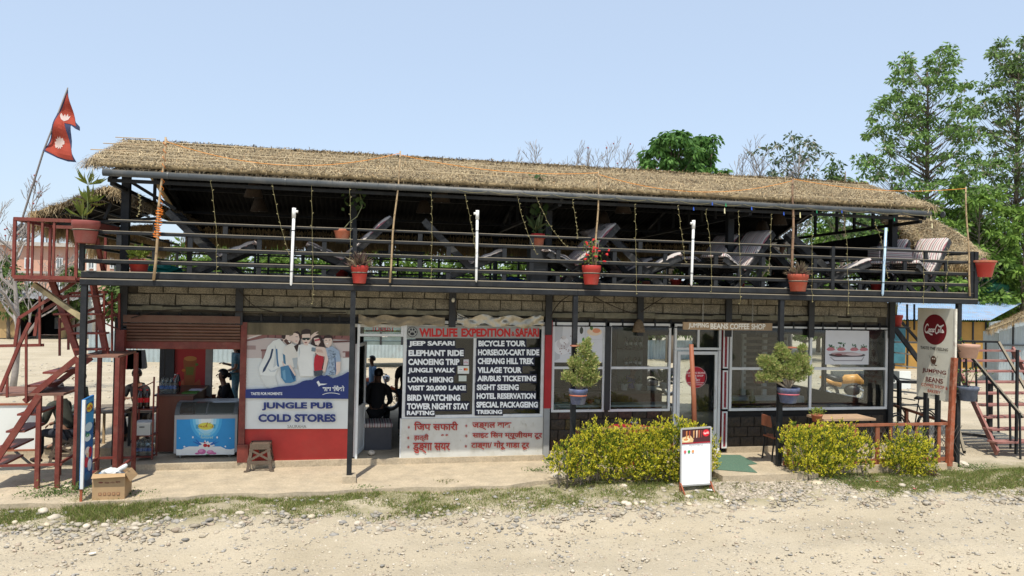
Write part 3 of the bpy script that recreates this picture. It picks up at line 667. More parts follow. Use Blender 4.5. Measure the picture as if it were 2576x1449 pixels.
strands('straw_eave', [((exl-.05,EY-.02,EZ-.05),(exr+.05,EY-.02,EZ-.05),(exr,EY+.12,EZ+.04),(exl,EY+.12,EZ+.04))], 6000, BLD, (.03,.07), lift=.0, down=1, droop=.3, seed=3, spread=1.0, dark=-.35)
for k,(x0,x1) in enumerate(((exl,rxl),(exr,rxr))):
    s_ = -1 if k == 0 else 1
    strands('straw_verge', [((x0-.06,EY,EZ-.03),(x0+.06,EY,EZ-.03),(x1+.06,RY,RZ-.03),(x1-.06,RY,RZ-.03))], 1500, BLD, (.08,.25), lift=.05, seed=4+k, spread=1.2, droop=.3, dark=.2)
# bamboo battens laid over the straw
g = random.Random(4)
for w_ in (.06,.2,.36,.52,.68,.84,.95):
    x = exl-.05
    while x < exr-.3:
        l = g.uniform(1.6,4.0); u0_, u1_ = (x-exl)/(exr-exl), min(1.0,(x+l-exl)/(exr-exl))
        if g.random() < .5:
            a = Vector(fq[0]).lerp(Vector(fq[1]),u0_).lerp(Vector(fq[3]).lerp(Vector(fq[2]),u0_), w_); b = Vector(fq[0]).lerp(Vector(fq[1]),u1_).lerp(Vector(fq[3]).lerp(Vector(fq[2]),u1_), w_+g.uniform(-.02,.02))
            o = Vector((0,-.03,.09)); m = (a+b)/2+Vector((0,0,g.uniform(-.02,.015)))
            MB().tube([a+o, m+o, b+o], .004+g.random()*.003, 5).build('batten', M('pale_split_bamboo', (.5,.4,.25), .6, .2, 5), BLD)
        x += l+g.uniform(0,.5)
for w_ in (.3,.62,.98):
    a = Vector(fq[0]).lerp(Vector(fq[3]), w_); MB().tube([a+Vector((-.18,-.03,.13)), a+Vector((.5,-.03,.14))], .008, 5).build('batten', BAMB, BLD)
# gutter, purlins, rafters, trusses
ga, gb = P(259,433,-.1), P(2340,541,-.1); ga.z = gb.z = 4.705
gut = MB().tube([ga, gb], .052, 12).build('gutter', GUT, BLD, True)
for k in range(9): x = ga.x+.9+k*1.7; MB().tube([(x-.01,-.1,4.705),(x+.012,-.1,4.705)], .056, 12).build('gutter_clip', GUT, gut)
mb = MB()
for t in (.05,.35,.65,.95):
    y, z = EY+(RY-EY)*t, EZ+(RZ-EZ)*t-.2; mb.box(exl+.2, exr-.2, y-.03, y+.03, z-.05, z)
    y, z = BY+(RY-BY)*t, BZ+(RZ-BZ)*t-.18; mb.box(exl+.2, exr-.2, y-.03, y+.03, z-.05, z)
mb.build('purlin', BLK, BLD)
posts = [P(316,560,.9).x, P(888,560,.9).x, P(1379,560,.9).x, P(1836,560,.9).x, P(2246,600,.9).x]
for x in posts:
    MB().box(x-.06, x+.06, .84, .96, 3.2, 4.95).build('roof_post', BLK, BLD)
    MB().box(x-.05, x+.05, 5.9, 6.0, 3.2, 4.55).build('roof_post', BLK2, BLD)
    tr = MB(); zc = 4.58
    tr.bar((x,EY+.1,EZ-.17),(x,RY,RZ-.17),.06); tr.bar((x,BY-.1,BZ-.15),(x,RY,RZ-.17),.06); tr.bar((x,EY+.2,zc),(x,BY-.1,zc-.05),.06)
    for y in ((2.7,) if x == posts[0] else (.9,1.5,2.1,2.7,3.5,4.3,5.1)): tr.box(x-.025,x+.025,y-.025,y+.025,zc, (EZ+(RZ-EZ)*(y-EY)/(RY-EY) if y <= RY else BZ+(RZ-BZ)*(BY-y)/(BY-RY))-.17)
    tr.build('truss', BLK, BLD)
MB().bar((posts[0],.9,4.75),(posts[0]+.75,.9,4.3),.05).build('knee_brace', BLK, BLD)
# straw curtains hanging along the rear eave
def fringe(name, a, b, ln, n, parent, seed, wd=.006, depth=.12):
    g = np.random.default_rng(seed); a, b = np.array(a,float), np.array(b,float); t = g.random((n,1)); p = a*(1-t)+b*t+g.normal(0,depth,(n,3))*np.array([.3,1,.15])
    cl = .75+.35*np.array([noise.noise(Vector((float(q[0])*2.2, float(q[1])*2.2, seed))) for q in p])[:,None]
    L_ = ln*(.45+.6*g.random((n,1)))*cl; e = p-np.array([0,0,1])*L_+g.normal(0,.04,(n,3)); s = np.tile([1.0,.2,0],(n,1))*wd/2; m = (p+e)/2+g.normal(0,.012,(n,3))
    V = np.stack([p-s,p+s,m+s,m-s,e+s*.6,e-s*.6],1).reshape(-1,3); bb = (np.arange(n)*6)[:,None]; f = np.concatenate([bb+np.array([0,1,2,3]), bb+np.array([3,2,4,5])])
    c = (.4+.7*g.random((n,1)))*np.array([[1,.9,.75]]); return npmesh(name, V, f, STRAW, parent, colors=np.repeat(np.concatenate([c,np.ones((n,1))],1),6,0), kind='stuff')
fringe('straw_fringe', (exl+.1,BY,BZ), (exr,BY,BZ), .7, 17000, BLD, 1, wd=.012)
# rear railing and low panel of the terrace
for z in (3.3,3.45,3.62,3.8): MB().box(xa, XE, 6.2, 6.24, z, z+.04).build('rear_rail', BLK2, BLD)
for i in range(16): MB().box(xa+i, xa+i+.05, 6.19, 6.25, 3.2, 3.9).build('rear_rail_post', BLK2, BLD)
MB().box(xa, XE, 6.3, 6.33, 3.2, 3.42).build('rear_panel', M('pale_grey_board', (.4,.42,.4), .8, .15, 2), BLD)

# side wings of the thatched roof
def wing(apex, left, right, Y0, Y1, seed):
    A0,L0,R0 = [P(*q, Y0) for q in (apex,left,right)]; dY = Vector((0,Y1-Y0,0))
    for k,(lo) in enumerate((L0,R0)):
        q = [lo, lo+dY, A0+dY, A0] if k == 0 else [lo+dY, lo, A0, A0+dY]
        thatch_slab('wing_thatch', q, BLD, .1, seed+k, nx=24, nz=8)
        corr(lo-Vector((0,0,.03)), lo+dY-Vector((0,0,.03)), A0-Vector((0,0,.03)), A0+dY-Vector((0,0,.03)), 'wing_sheet', BLD)
        strands('wing_straw', [q], 3500, BLD, (.1,.3), seed=seed+10+k, down=1, spread=.5)
        strands('wing_edge_straw', [(lo+Vector((0,-.08,0)), lo+Vector((0,.08,0)), A0+Vector((0,.08,0)), A0+Vector((0,-.08,0)))], 1400, BLD, (.08,.3), lift=.04, seed=seed+20+k, droop=.5, dark=.25)
        mb = MB()
        for t in (.15,.4,.65,.9): p = lo.lerp(A0,t)-Vector((0,0,.08)); mb.bar(p+Vector((0,.05,0)), p+dY, .04)
        for y in (.1,1.3,2.5): mb.bar(lo+Vector((0,y,-.06)), A0+Vector((0,y,-.06)), .05)
        mb.build('wing_rafter', BLK, BLD)
    mb = MB(); mb.bar(L0+Vector((.1,.3,-.1)), R0+Vector((-.1,.3,-.1)), .05); mb.bar(L0.lerp(R0,.5)+Vector((0,.3,-.05)), A0+Vector((0,.3,-.1)), .05); mb.build('wing_truss', BLK, BLD)
    return A0,L0,R0
A0,L0,R0 = wing((272,482),(92,548),(402,532), 2.3, 5.6, 30)
fringe('straw_fringe', L0+Vector((0,-.1,.08)), L0+Vector((0,3.3,.08)), .5, 3500, BLD, 7, depth=.1)
fringe('straw_fringe', L0+Vector((-.1,3.3,.05)), A0+Vector((0,3.3,-.3)), .5, 2200, BLD, 8, depth=.1)
# right hood of straw
lowp = [(2215,560),(2262,585),(2300,618),(2345,655),(2462,672)]; upp = [(2215,528),(2285,545),(2350,562),(2405,592),(2468,645)]
lo_ = [P(x,y,1.5) for x,y in lowp]; up_ = [P(x,y,2.7) for x,y in upp]
qs = [(lo_[i],lo_[i+1],up_[i+1],up_[i]) for i in range(4)]
for i,q in enumerate(qs): thatch_slab('hood_thatch', q, BLD, .08, 60+i, nx=12, nz=8)
strands('hood_straw', qs, 7000, BLD, (.12,.35), (.006,.012), lift=.08, down=1, spread=.45, seed=66)
fringe('straw_fringe', lo_[3]+Vector((0,.05,.05)), lo_[4]+Vector((0,.05,.05)), .3, 1200, BLD, 9, depth=.07, wd=.01)
fringe('straw_fringe', lo_[1], lo_[3]+Vector((0,0,.05)), .18, 700, BLD, 10, depth=.05, wd=.01)
fringe('straw_fringe', lo_[4]+Vector((0,0,.05)), up_[4]+Vector((0,0,.05)), .35, 900, BLD, 12, depth=.07, wd=.01)
hx0 = P(2040,640,4).x; a1,b1 = P(2010,620,5.5), P(2250,548,2.7)
fringe('straw_fringe', P(225,612,5.5), P(425,604,5.5), .5, 3000, BLD, 21, depth=.08)
_w = [P(1995,625,4.2),P(2240,585,1.7),P(2240,640,1.7),P(2010,668,4.2)]; slab_ = MB(); slab_.add(_w+[p+Vector((0,.05,.02)) for p in _w],[(0,1,2,3),(7,6,5,4),(0,4,5,1),(1,5,6,2),(2,6,7,3),(3,7,4,0)]); slab_.build('wing_sheet', DARK, BLD)  # near-black slab: shade of the wing roof's underside put into its colour
mb = MB(); mb.bar(P(2250,590,1.5),P(2335,650,1.5),.05); mb.bar(P(2262,668,1.5),P(2335,648,1.5),.05); mb.bar(P(2250,590,3),P(2150,560,3),.05); mb.bar(P(2250,690,1.6),P(2345,655,1.6),.05); mb.bar(P(2100,615,3),P(2240,590,3),.05); mb.build('wing_truss', BLK, BLD)

# ================================================================= TERRACE RAILING
RAIL = thing('terrace_railing', 'black painted steel railing with four bars along the terrace edge', 'railing', (3.5, 0, 3.2))
zr = [(4.005,.02),(3.825,.028),(3.6,.03),(3.39,.03)]
xcut = [P(892,640).x, P(1489,640).x, P(2093,660).x]
segs = [xa]+xcut+[XE-.1]
for k,(z,h) in enumerate(zr):
    for i in range(4):
        a = segs[i]+(.32 if (k == 0 and i == 0) else 0)+.03; b = segs[i+1]-.03
        MB().cbox(a, b, -.03, .03, z-h, z+h, .009).build('rail', BLK, RAIL)
for i, x in enumerate(segs): 
    zt_ = 4.03 if i else 3.84
    MB().box(x-.032, x+.032, -.038, .03, 3.246, zt_).build('railing_post', BLK, RAIL)
MB().box(XE-.06, XE+.02, -.06, .02, 3.14, 4.03).build('railing_post', BLK, RAIL)
bx = [X_(464*.644,650),X_(742*.644,650),X_(1012*.644,650),X_(1266*.644,650),X_(1525*.644,650),X_(1752*.644,650),X_(1970*.644,650),X_(2180*.644,650),X_(2400*.644,650),X_(2598*.644,650),X_(2796*.644,650),X_(2981*.644,650),X_(3183*.644,650),X_(3360*.644,650),X_(3534*.644,650),X_(3696*.644,650)]
for i,x in enumerate(bx):
    for (za_,zb_) in ((3.63,3.797),(3.246,3.36)): MB().box(x-.035,x+.035,-.02,.02,za_,zb_).build('baluster', BLK, RAIL)
    if i+1 < len(bx):
        m = (x+bx[i+1])/2
        if min(abs(m-s) for s in segs) > .2:
            for (za_,zb_) in ((3.853,3.985),(3.42,3.57)): MB().box(m-.035,m+.035,-.02,.02,za_,zb_).build('baluster', BLK, RAIL)
for x in (xa+.05, XE-.1):
    for z in (3.39,3.6,3.825,4.0): MB().box(x-.02,x+.02,.03,6.2,z-.02,z+.02).build('side_rail', BLK, RAIL)
# ================================================================= SIGNS AND PRINT
def c8(r,g,b): return tuple(((x/255+.055)/1.055)**2.4 if x > 10 else x/255/12.92 for x in (r,g,b))
def ink(r,g,b,rough=.55): return M('ink_%d_%d_%d' % (r,g,b), c8(r,g,b), rough, .04, 3, dirt=.1, dirtc=c8(int(r*.75),int(g*.75),int(b*.72)))
class Art:
    """flat print: coloured shapes stacked a fraction of a millimetre apart on a board"""
    def __init__(s, tf, base=.002): s.tf = tf; s.mb = MB(); s.mats = []; s.lv = base
    def mi(s, c):
        m = c if not isinstance(c, tuple) else ink(*c)
        if m not in s.mats: s.mats.append(m)
        return s.mats.index(m)
    def poly(s, pts, c): s.lv += .0005; s.mb.poly([s.tf(a, b, s.lv) for a, b in pts], s.mi(c), 0, s.tf.n); return s
    def rect(s, a0,b0,a1,b1,c): return s.poly([(a0,b0),(a1,b0),(a1,b1),(a0,b1)], c)
    def disc(s, a,b,ra,rb,c,n=28): return s.poly([(a+ra*math.cos(6.283*i/n), b+rb*math.sin(6.283*i/n)) for i in range(n)], c)
    def text(s, t, a0,b0,a1,b1,c,bold=.02):
        s.lv += .0005; vs, fs = glyphs(t, bold); mn = vs.min(0); mx = vs.max(0); q = (vs-mn)/(mx-mn)
        s.mb.add([s.tf(a0+(a1-a0)*float(x), b1+(b0-b1)*float(y), s.lv) for x,y in q], fs, s.mi(c)); return s
    def stroke(s, pts, w, c, k=4):
        s.lv += .0005; pp = spline(pts, k) if k else pts; mi = s.mi(c); lv = s.lv; ribbon(s.mb, pp, w, lambda a,b: s.tf(a,b,lv), mi); return s
    def build(s, name, parent): return s.mb.build(name, s.mats, parent)
class PlaneTF:
    """zoomed-photo coordinates -> point on the plane Y, raised by lv towards the street"""
    def __init__(s, x0, y0, sc, Y): s.z = zm(x0,y0,sc); s.Y = Y; s.n = (0,1,0)
    def __call__(s, a, b, lv=0.0): p = P(*s.z(a,b), s.Y); return Vector((p.x, s.Y-lv, p.z))
class QuadTF:
    """u,v (0..1, v down) on a board with corners TL, TR, BR, BL"""
    def __init__(s, tl, tr, br, bl, uv=None):
        s.q = [Vector(p) for p in (tl,tr,br,bl)]; n = (s.q[1]-s.q[0]).cross(s.q[3]-s.q[0]).normalized(); s.out = -n if n.dot(Vector(CAM)-s.q[0]) < 0 else n; s.n = tuple(-s.out); s.uv = uv
    def __call__(s, a, b, lv=0.0):
        if s.uv: a, b = s.uv(a,b)
        tl,tr,br,bl = s.q; return (tl.lerp(tr,a)).lerp(bl.lerp(br,a), b)+s.out*lv
def slab_q(q, th, out):   # solid board from 4 corners, thickness behind
    mb = MB(); q = [Vector(p) for p in q]; r = [p-out*th for p in q]
    mb.add(q+r, [(0,3,2,1),(4,5,6,7),(0,1,5,4),(1,2,6,5),(2,3,7,6),(3,0,4,7)]); return mb
COKE = [[(2.0,3.0),(1.6,3.6),(1.0,3.3),(.4,2.2),(.3,1.0),(.9,.35),(1.8,.9)], [(.9,.35),(2.2,.25),(3.2,-.25),(4.1,-.3)],
 [(2.1,1.3),(2.4,1.8),(2.8,1.5),(2.6,.9),(2.2,.85),(2.1,1.3)], [(3.7,1.7),(3.3,1.85),(2.98,1.3),(3.2,.8),(3.7,1.0)],
 [(4.6,1.7),(4.2,1.8),(3.9,1.2),(4.2,.8),(4.6,1.3)], [(4.7,1.8),(4.6,1.0),(5.0,.95)], [(4.95,1.7),(5.4,1.9)],
 [(7.2,3.1),(6.7,3.65),(6.0,3.0),(5.5,1.6),(5.7,.5),(6.3,.3),(6.9,.9)], [(6.7,3.65),(7.5,3.0),(8.5,3.15),(9.6,3.7)],
 [(6.95,1.3),(7.25,1.8),(7.6,1.4),(7.4,.85),(7.05,.85),(6.95,1.3)], [(7.9,1.0),(8.35,2.2),(8.5,3.0),(8.2,2.8),(8.05,1.6),(8.15,.85),(8.5,.95)],
 [(9.3,1.6),(8.95,1.75),(8.65,1.2),(8.95,.8),(9.3,1.2)], [(9.4,1.75),(9.35,.95),(9.8,1.05)]]
def coke(art, a0, b0, a1, b1, c, w=.42):
    for i, st in enumerate(COKE):
        art.stroke([(a0+(a1-a0)*x/9.9, b1+(b0-b1)*(y+.3)/4.0) for x,y in st], abs(a1-a0)/9.9*w, c, 4)

# ---- JUNGLE PUB board
SG = thing('shop_sign', 'large white JUNGLE PUB COLD STORES board with a selfie photo print above a red plinth', 'sign', tuple(P(745,1078,W-.03)))
T = PlaneTF(900,1250,3.22,W-.035)
bd = MB(); q = [T(197,45),T(1547,72),T(1500,1368),T(143,1370)]
slab_q(q, .03, Vector((0,-1,0))).build('board', PALEW, SG)
A = Art(T)
A.poly([(198,47),(1540,77),(1530,470),(190,480)], (208,203,197))
A.poly([(200,250),(470,165),(860,72),(1541,80),(1535,255),(1180,240),(700,235),(450,225),(200,270)], (134,92,88))
A.poly([(200,232),(470,150),(860,72),(700,62),(420,60),(200,160)], (190,168,158)).poly([(240,60),(560,110),(600,96),(330,55)], (150,118,112))
for i in range(11): A.poly([(470+i*95,165-i*4+(i>4)*10),(485+i*95,165-i*4),(480+i*93,225),(462+i*93,225)], (96,62,62))
A.poly([(420,238),(700,245),(690,262),(410,258)], (92,60,60)).poly([(1290,262),(1533,255),(1533,275),(1290,285)], (104,68,66))
A.poly([(200,275),(450,232),(640,250),(520,470),(192,478)], (192,180,176)).rect(385,368,475,392,(120,80,78)).rect(395,392,455,490,(150,120,116)).rect(205,320,320,372,(156,134,130))
A.poly([(1295,288),(1533,278),(1526,470),(1400,470)], (204,192,188)).rect(1412,392,1525,408,(132,90,88)).rect(1446,408,1520,462,(120,76,74)).rect(1416,462,1525,472,(160,128,124))
for i in range(9): A.poly([(195,500+i*38),(420,505+i*36),(420,510+i*36),(195,508+i*38)], (222,226,222))
def person_print():
    sk = (226,205,192); sk2 = (205,176,162); hr = (52,36,34); wh = (226,230,226); sh = (196,204,206)
    A.poly([(375,700),(560,690),(600,840),(520,860),(440,835)], (214,218,214)).poly([(620,235),(690,310),(765,365),(700,450),(705,560),(600,605),(565,700),(378,695),(358,605),(430,450),(470,330),(540,262)], wh)
    A.poly([(560,300),(600,420),(590,560),(540,600),(560,440)], sh).poly([(520,362),(545,362),(520,470),(436,640),(405,662),(412,620),(495,470)], (44,62,92)).poly([(572,362),(592,362),(600,500),(616,588),(592,582),(582,500)], (60,110,150)).poly([(470,602),(520,640),(600,605),(560,650),(500,650)], sh)
    A.poly([(650,525),(760,450),(812,368),(836,372),(850,420),(790,500),(700,580),(668,595)], sk)
    A.poly([(690,150),(765,125),(806,175),(795,240),(770,295),(715,305),(668,270),(655,205)], sk).poly([(645,215),(650,170),(672,128),(725,94),(790,100),(820,150),(790,140),(740,150),(700,185),(690,235),(668,240)], hr)
    A.poly([(672,262),(700,235),(735,262),(772,262),(765,298),(715,310)], (86,60,54)).poly([(722,262),(765,268),(745,285)], (240,238,232)).poly([(740,195),(772,190),(770,198),(742,203)], hr)
    A.poly([(682,330),(770,290),(850,335),(858,480),(845,600),(690,592),(655,440)], (224,222,214)).poly([(660,420),(690,440),(700,560),(670,540)], (70,120,150)).poly([(780,480),(845,470),(840,610),(800,600)], (176,186,190))
    A.poly([(795,165),(862,155),(874,235),(852,298),(800,285),(772,245)], sk).poly([(795,150),(850,140),(886,180),(884,280),(866,375),(835,400),(800,330),(850,300),(872,240),(858,180)], hr).poly([(820,205),(850,208),(848,214),(822,211)], hr).poly([(815,262),(845,258),(832,270)], (190,90,90))
    A.poly([(632,590),(735,565),(820,690),(825,765),(760,790),(690,790),(640,720)], (72,128,166)).poly([(740,600),(820,700),(800,760),(770,700)], (38,84,124)).poly([(655,640),(690,620),(700,760),(670,740)], (110,160,190)).poly([(726,560),(760,560),(830,690),(812,700)], sk)
    A.poly([(860,312),(930,300),(990,296),(1085,340),(1060,440),(1052,560),(1052,706),(880,706),(850,560),(845,400)], (230,232,228)).poly([(870,330),(880,400),(862,480),(858,380)], sh).poly([(1040,430),(1052,430),(1052,700),(1040,700)], sh)
    A.poly([(903,165),(1002,165),(1008,255),(972,318),(930,314),(902,255)], sk).poly([(888,190),(895,135),(950,110),(1008,122),(1014,190),(996,172),(912,178)], hr).poly([(902,222),(1003,222),(998,248),(968,254),(955,238),(940,254),(908,248)], (30,44,42)).poly([(932,278),(970,274),(958,290),(940,290)], (150,80,76))
    A.poly([(1008,198),(1055,160),(1112,138),(1072,170),(1116,176),(1050,208),(1014,252)], sk)
    A.poly([(1012,300),(1030,225),(1080,192),(1140,205),(1168,262),(1192,345),(1120,345),(1050,320)], hr).poly([(1050,228),(1112,222),(1134,275),(1105,322),(1068,305)], sk).poly([(1056,246),(1128,232),(1122,256),(1064,266)], (172,70,82)).poly([(1078,290),(1112,282),(1098,298)], (238,232,228))
    A.poly([(1058,470),(1090,424),(1172,446),(1180,620),(1058,642),(1050,560)], (186,38,54)).poly([(1048,640),(1175,624),(1150,690),(1060,706)], (70,78,88)).poly([(1150,600),(1196,440),(1200,560),(1176,640)], (62,44,44))
    A.poly([(1080,330),(1180,340),(1215,370),(1236,480),(1195,650),(1160,640),(1190,460),(1110,440),(1052,400)], sk).poly([(1024,342),(1078,350),(1072,398),(1020,390)], (120,140,150)).poly([(1070,360),(1150,372),(1170,410),(1090,402)], sk2)
    A.poly([(1200,352),(1280,328),(1370,390),(1388,520),(1330,530),(1322,690),(1190,690),(1238,520)], (158,178,200)); g = random.Random(2)
    for _ in range(60):
        x, y = g.uniform(1235,1320), g.uniform(370,680); A.lv -= .0005; A.poly([(x,y),(x+9,y+4),(x+5,y+12),(x-5,y+8)], (118,142,176))
    A.poly([(1330,525),(1386,520),(1382,640),(1340,690),(1326,690)], sk).poly([(1308,470),(1322,470),(1332,640),(1322,690)], (70,96,140))
    A.poly([(1180,222),(1282,222),(1276,298),(1240,346),(1205,338),(1180,288)], sk).poly([(1172,240),(1178,203),(1232,186),(1284,204),(1290,262),(1268,226),(1196,226)], hr).poly([(1196,292),(1238,286),(1222,306)], (244,242,238)).poly([(1196,252),(1215,250),(1215,256),(1196,258)], hr).poly([(1240,248),(1260,246),(1260,252),(1240,255)], hr)
person_print()
A.poly([(172,870),(500,856),(600,836),(800,816),(870,790),(905,768),(950,755),(1030,750),(1080,712),(1150,688),(1180,702),(1212,688),(1290,730),(1410,690),(1480,648),(1524,678),(1513,988),(168,980)], (34,52,116))
W1 = (232,236,236)
A.text('TASTE FOR MOMENTS', 262,905,655,940,W1,.03)
A.poly([(1085,778),(1108,758),(1132,796),(1222,798),(1180,812),(1140,816),(1112,832),(1104,812)], W1)
A.text('साथ सँधैको', 1160,822,1435,893,W1,.03).stroke([(1160,935),(1220,916),(1300,914),(1376,930)], 7, W1)
NAVY = (36,54,118)
A.text('JUNGLE PUB', 400,1030,1290,1133,NAVY,.045).text('COLD STORES', 355,1178,1325,1278,NAVY,.045).text('SAURAHA', 720,1315,957,1353,(120,122,120),.005)
A.build('print', SG)

# ---- lettering painted on the safari office window and wall
T = PlaneTF(1350,1100,1.704,W-.031); A = Art(T, .001)
A.poly([(408,300),(1290,308),(1288,378),(406,376)], (150,152,148))
RD = (190,34,34); WT = (238,242,244); NB = (16,22,48)
for t,a,b in (('WILDLIFE',490,745),('EXPEDITION',770,1097),('SAFARI',1130,1287)): A.text(t,a,311,b,368,RD,.05)
A.text('&',1103,332,1127,364,RD,.03)
A.disc(444,335,35,35,(28,30,34)).disc(444,335,31,31,(150,152,148)).disc(444,348,14,10,(28,30,34)).disc(423,335,6,8,(28,30,34)).disc(435,319,6,8,(28,30,34)).disc(453,319,6,8,(28,30,34)).disc(465,335,6,8,(28,30,34))
LINES = [('JEEP SAFARI',420,725,395,435),('ELEPHANT RIDE',418,785,455,495),('CANOEING TRIP',416,757,513,555),('JUNGLE WALK',415,728,573,613),('LONG HIKING',413,715,633,671),('VISIT 20,000 LAKE',412,800,690,730),('BIRD WATCHING',410,762,751,793),('TOWER NIGHT STAY',408,820,808,850),('RAFTING',407,590,858,888),
 ('BICYCLE TOUR',883,1197,392,431),('HORSE\\OX-CART RIDE',880,1287,450,491),('CHEPANG HILL TREK',878,1252,508,549),('VILLAGE TOUR',877,1170,568,608),('AIR/BUS TICKETING',875,1266,625,663),('SIGHT SEEING',872,1151,683,722),('HOTEL RESERVATION',871,1262,741,780),('SPECIAL PACKAGEING',869,1278,798,838),('TREKING',870,1040,852,880)]
for t,a,b,y0,y1 in LINES: A.rect(a-12, y0-11, b+6, y1+11, NB)
for t,a,b,y0,y1 in LINES: A.text(t,a,y0,b,y1,WT,.05)
A.rect(783,517,818,554,(200,196,200)).stroke([(788,540),(800,533),(812,541)],3,(190,50,90),3)
A.rect(744,560,820,612,(214,220,214)).rect(748,572,780,596,(236,236,232)).text('VISA',753,580,776,588,(40,50,110),.01).disc(792,583,8,9,(200,50,40)).disc(804,583,8,9,(222,150,50)).rect(751,624,803,662,(196,206,198))
A.build('painted_lettering', safari_win)
# TOURIST lettering on the transom, notices on the door pane
A = Art(PlaneTF(1350,1100,1.704,W-.012), .001)
A.text('TOURIST',172,298,324,330,(150,40,44),.03); A.text('C. M. UST', 108, 272, 262, 290, (140,44,46), .02); A.build('painted_lettering', BLD)
T = PlaneTF(1350,1100,1.704,W-.046); A = Art(T,.0005); RN = (168,58,52)
def star(a,b):
    for k in range(4): t = k*math.pi/4; A.stroke([(a-9*math.cos(t),b-11*math.sin(t)),(a+9*math.cos(t),b+11*math.sin(t))],2.2,RN,0)
for a,b in ((421,970),(803,960),(417,1040),(803,1027),(418,1101),(800,1095)): star(a,b)
for t,a,b,y0,y1 in (('िजप सफारी',455,748,930,990),('जङ्गल वाक',842,1103,936,988),('हात्ती',455,553,1012,1065),('११',635,683,1015,1047),('साईट िसन म्यूजीयम टूर',843,1308,995,1050),('डुङ्गा सयर',448,695,1072,1143),('टाङ्गा/ गोरू गाडा टूर',835,1222,1058,1118)): A.text(t,a,y0,b,y1,RN,.028)
g = random.Random(9)
for _ in range(26): x = g.uniform(420,1280); y = g.uniform(925,1120); A.poly([(x,y),(x+3,y+2),(x+2,y+g.uniform(10,40)),(x,y+8)], (170,166,150))
A.build('painted_lettering', SAFW)

# ---- tall drinks sign at the right end
CS = thing('tall_sign', 'tall white JUMPING BEANS sign with a red round cola logo beside the right post', 'sign', tuple(P(2392,1013,0)))
tr_, br_ = P(2401,777,-.12), P(2401,777,-.12); br_ = Vector((tr_.x, tr_.y, P(2390,1013,-.12).z)); tl_ = P(2309,774,.75); bl_ = Vector((tl_.x, tl_.y, P(2303,996,.75).z))
qt = QuadTF(tl_, tr_, br_, bl_, lambda a,b: ((a-(358-(b-138)*.031))/((735-(b-148)*.0465)-(358-(b-138)*.031)), 0))
def uvf(a,b):
    u = (a-(358-(b-138)*.031))/((735-(b-148)*.0465)-(358-(b-138)*.031)); return u, (b-(138+10*u))/((1045+70*u)-(138+10*u))
qt.uv = uvf; out = qt.out
slab_q([tl_,tr_,br_,bl_], .07, out).build('board', M('sign_cream', c8(214,212,198), .55, .05, 2, dirt=.3, dirtc=c8(170,160,135)), CS)
qt.uv = lambda a,b: (a, b); A = Art(qt, .001); DR = (112,20,28)
A.disc(.485,.235,.322,.168,DR,40); coke(A,.2,.178,.75,.292,(236,228,222),.3)
A.text('TASTE THE FEELING',.1,.429,.86,.461,(60,56,50),.02)
BN = (84,58,44)
A.disc(.47,.57,.075,.046,BN); A.disc(.447,.556,.017,.008,(216,206,190),12).disc(.495,.556,.017,.008,(216,206,190),12).disc(.472,.588,.014,.006,(40,24,20),12)
A.stroke([(.4,.56),(.37,.542),(.35,.522)],.008,(150,146,138)).stroke([(.54,.56),(.57,.542),(.59,.522)],.008,(150,146,138)).stroke([(.44,.614),(.43,.636)],.01,BN).stroke([(.5,.614),(.53,.628),(.57,.624)],.01,BN)
A.text('JUMPING',.17,.672,.82,.728,(104,34,34),.02).text('BEANS',.27,.764,.74,.818,(104,34,34),.02).text('COFFEE SHOP &',.15,.84,.87,.876,(170,70,48),.012).text('BAKERY',.33,.9,.68,.934,(170,70,48),.015).text('SAURAHA',.41,.955,.6,.968,(60,56,50),.0)
A.poly([(.93,.55),(.985,.54),(.97,.57),(.95,.56)], (110,70,48)); A.build('print', CS)
e = Vector((.05,-.02,0)); MB().box(tr_.x-.01,tr_.x+.03,tr_.y-.04,tr_.y,br_.z,tr_.z).build('edge_strip', M('chipped_white_paint', c8(226,222,208), .6, .1, 8, dirt=.5, dirtc=c8(120,80,60)), CS)
for t in (.3,.62):
    p = bl_.lerp(br_,t); MB().box(p.x-.035,p.x+.035,p.y-.02,p.y+.06,.05,p.z+.1).build('leg', BLK, CS)
# rusty post beside it
RUST = M('rusty_red_paint', (.3,.08,.035), .8, .4, 7, .006, dirt=.6, dirtc=(.42,.26,.18), streak=True, fine=.2)
a = P(2387,1170,-.2); b = P(2401,900,-.14)
MB().bar((a.x,a.y,.0),(b.x,b.y,b.z),.085).build('rusty_post', RUST, None, label='rust streaked old red post leaning beside the tall white sign', cat='post')

# ---- wooden hanging sign
HS = thing('hanging_sign', 'brown wooden plank sign with white JUMPING BEANS COFFEE SHOP letters hung on chains', 'sign', tuple(P(1830,821,.35)))
a,b,c,d = P(1718,810,.35),P(1942,813,.35),P(1941,832,.35),P(1718,829,.35)
MB().box(a.x,b.x,.335,.365,(c.z+d.z)/2,(a.z+b.z)/2).build('board', M('brown_sign_wood', (.36,.24,.13), .7, .2, 3, .002, streak=False), HS)
A = Art(PlaneTF(0,0,1/.644*.644,.335), .001); A.tf.z = lambda x,y: (x,y)
for t,x0,x1,k in (('JUMPING',1732,1783,0),('BEANS',1787,1832,1),('COFFEE',1836,1885,2),('SHOP',1890,1925.5,3)):
    A.text(t,x0,812.6+k*.6,x1,827.2+k*.6,(232,224,206),.035)
A.build('lettering', HS)
CHN = M('chain_steel', (.35,.34,.3), .5, .2, 20, metal=.6)
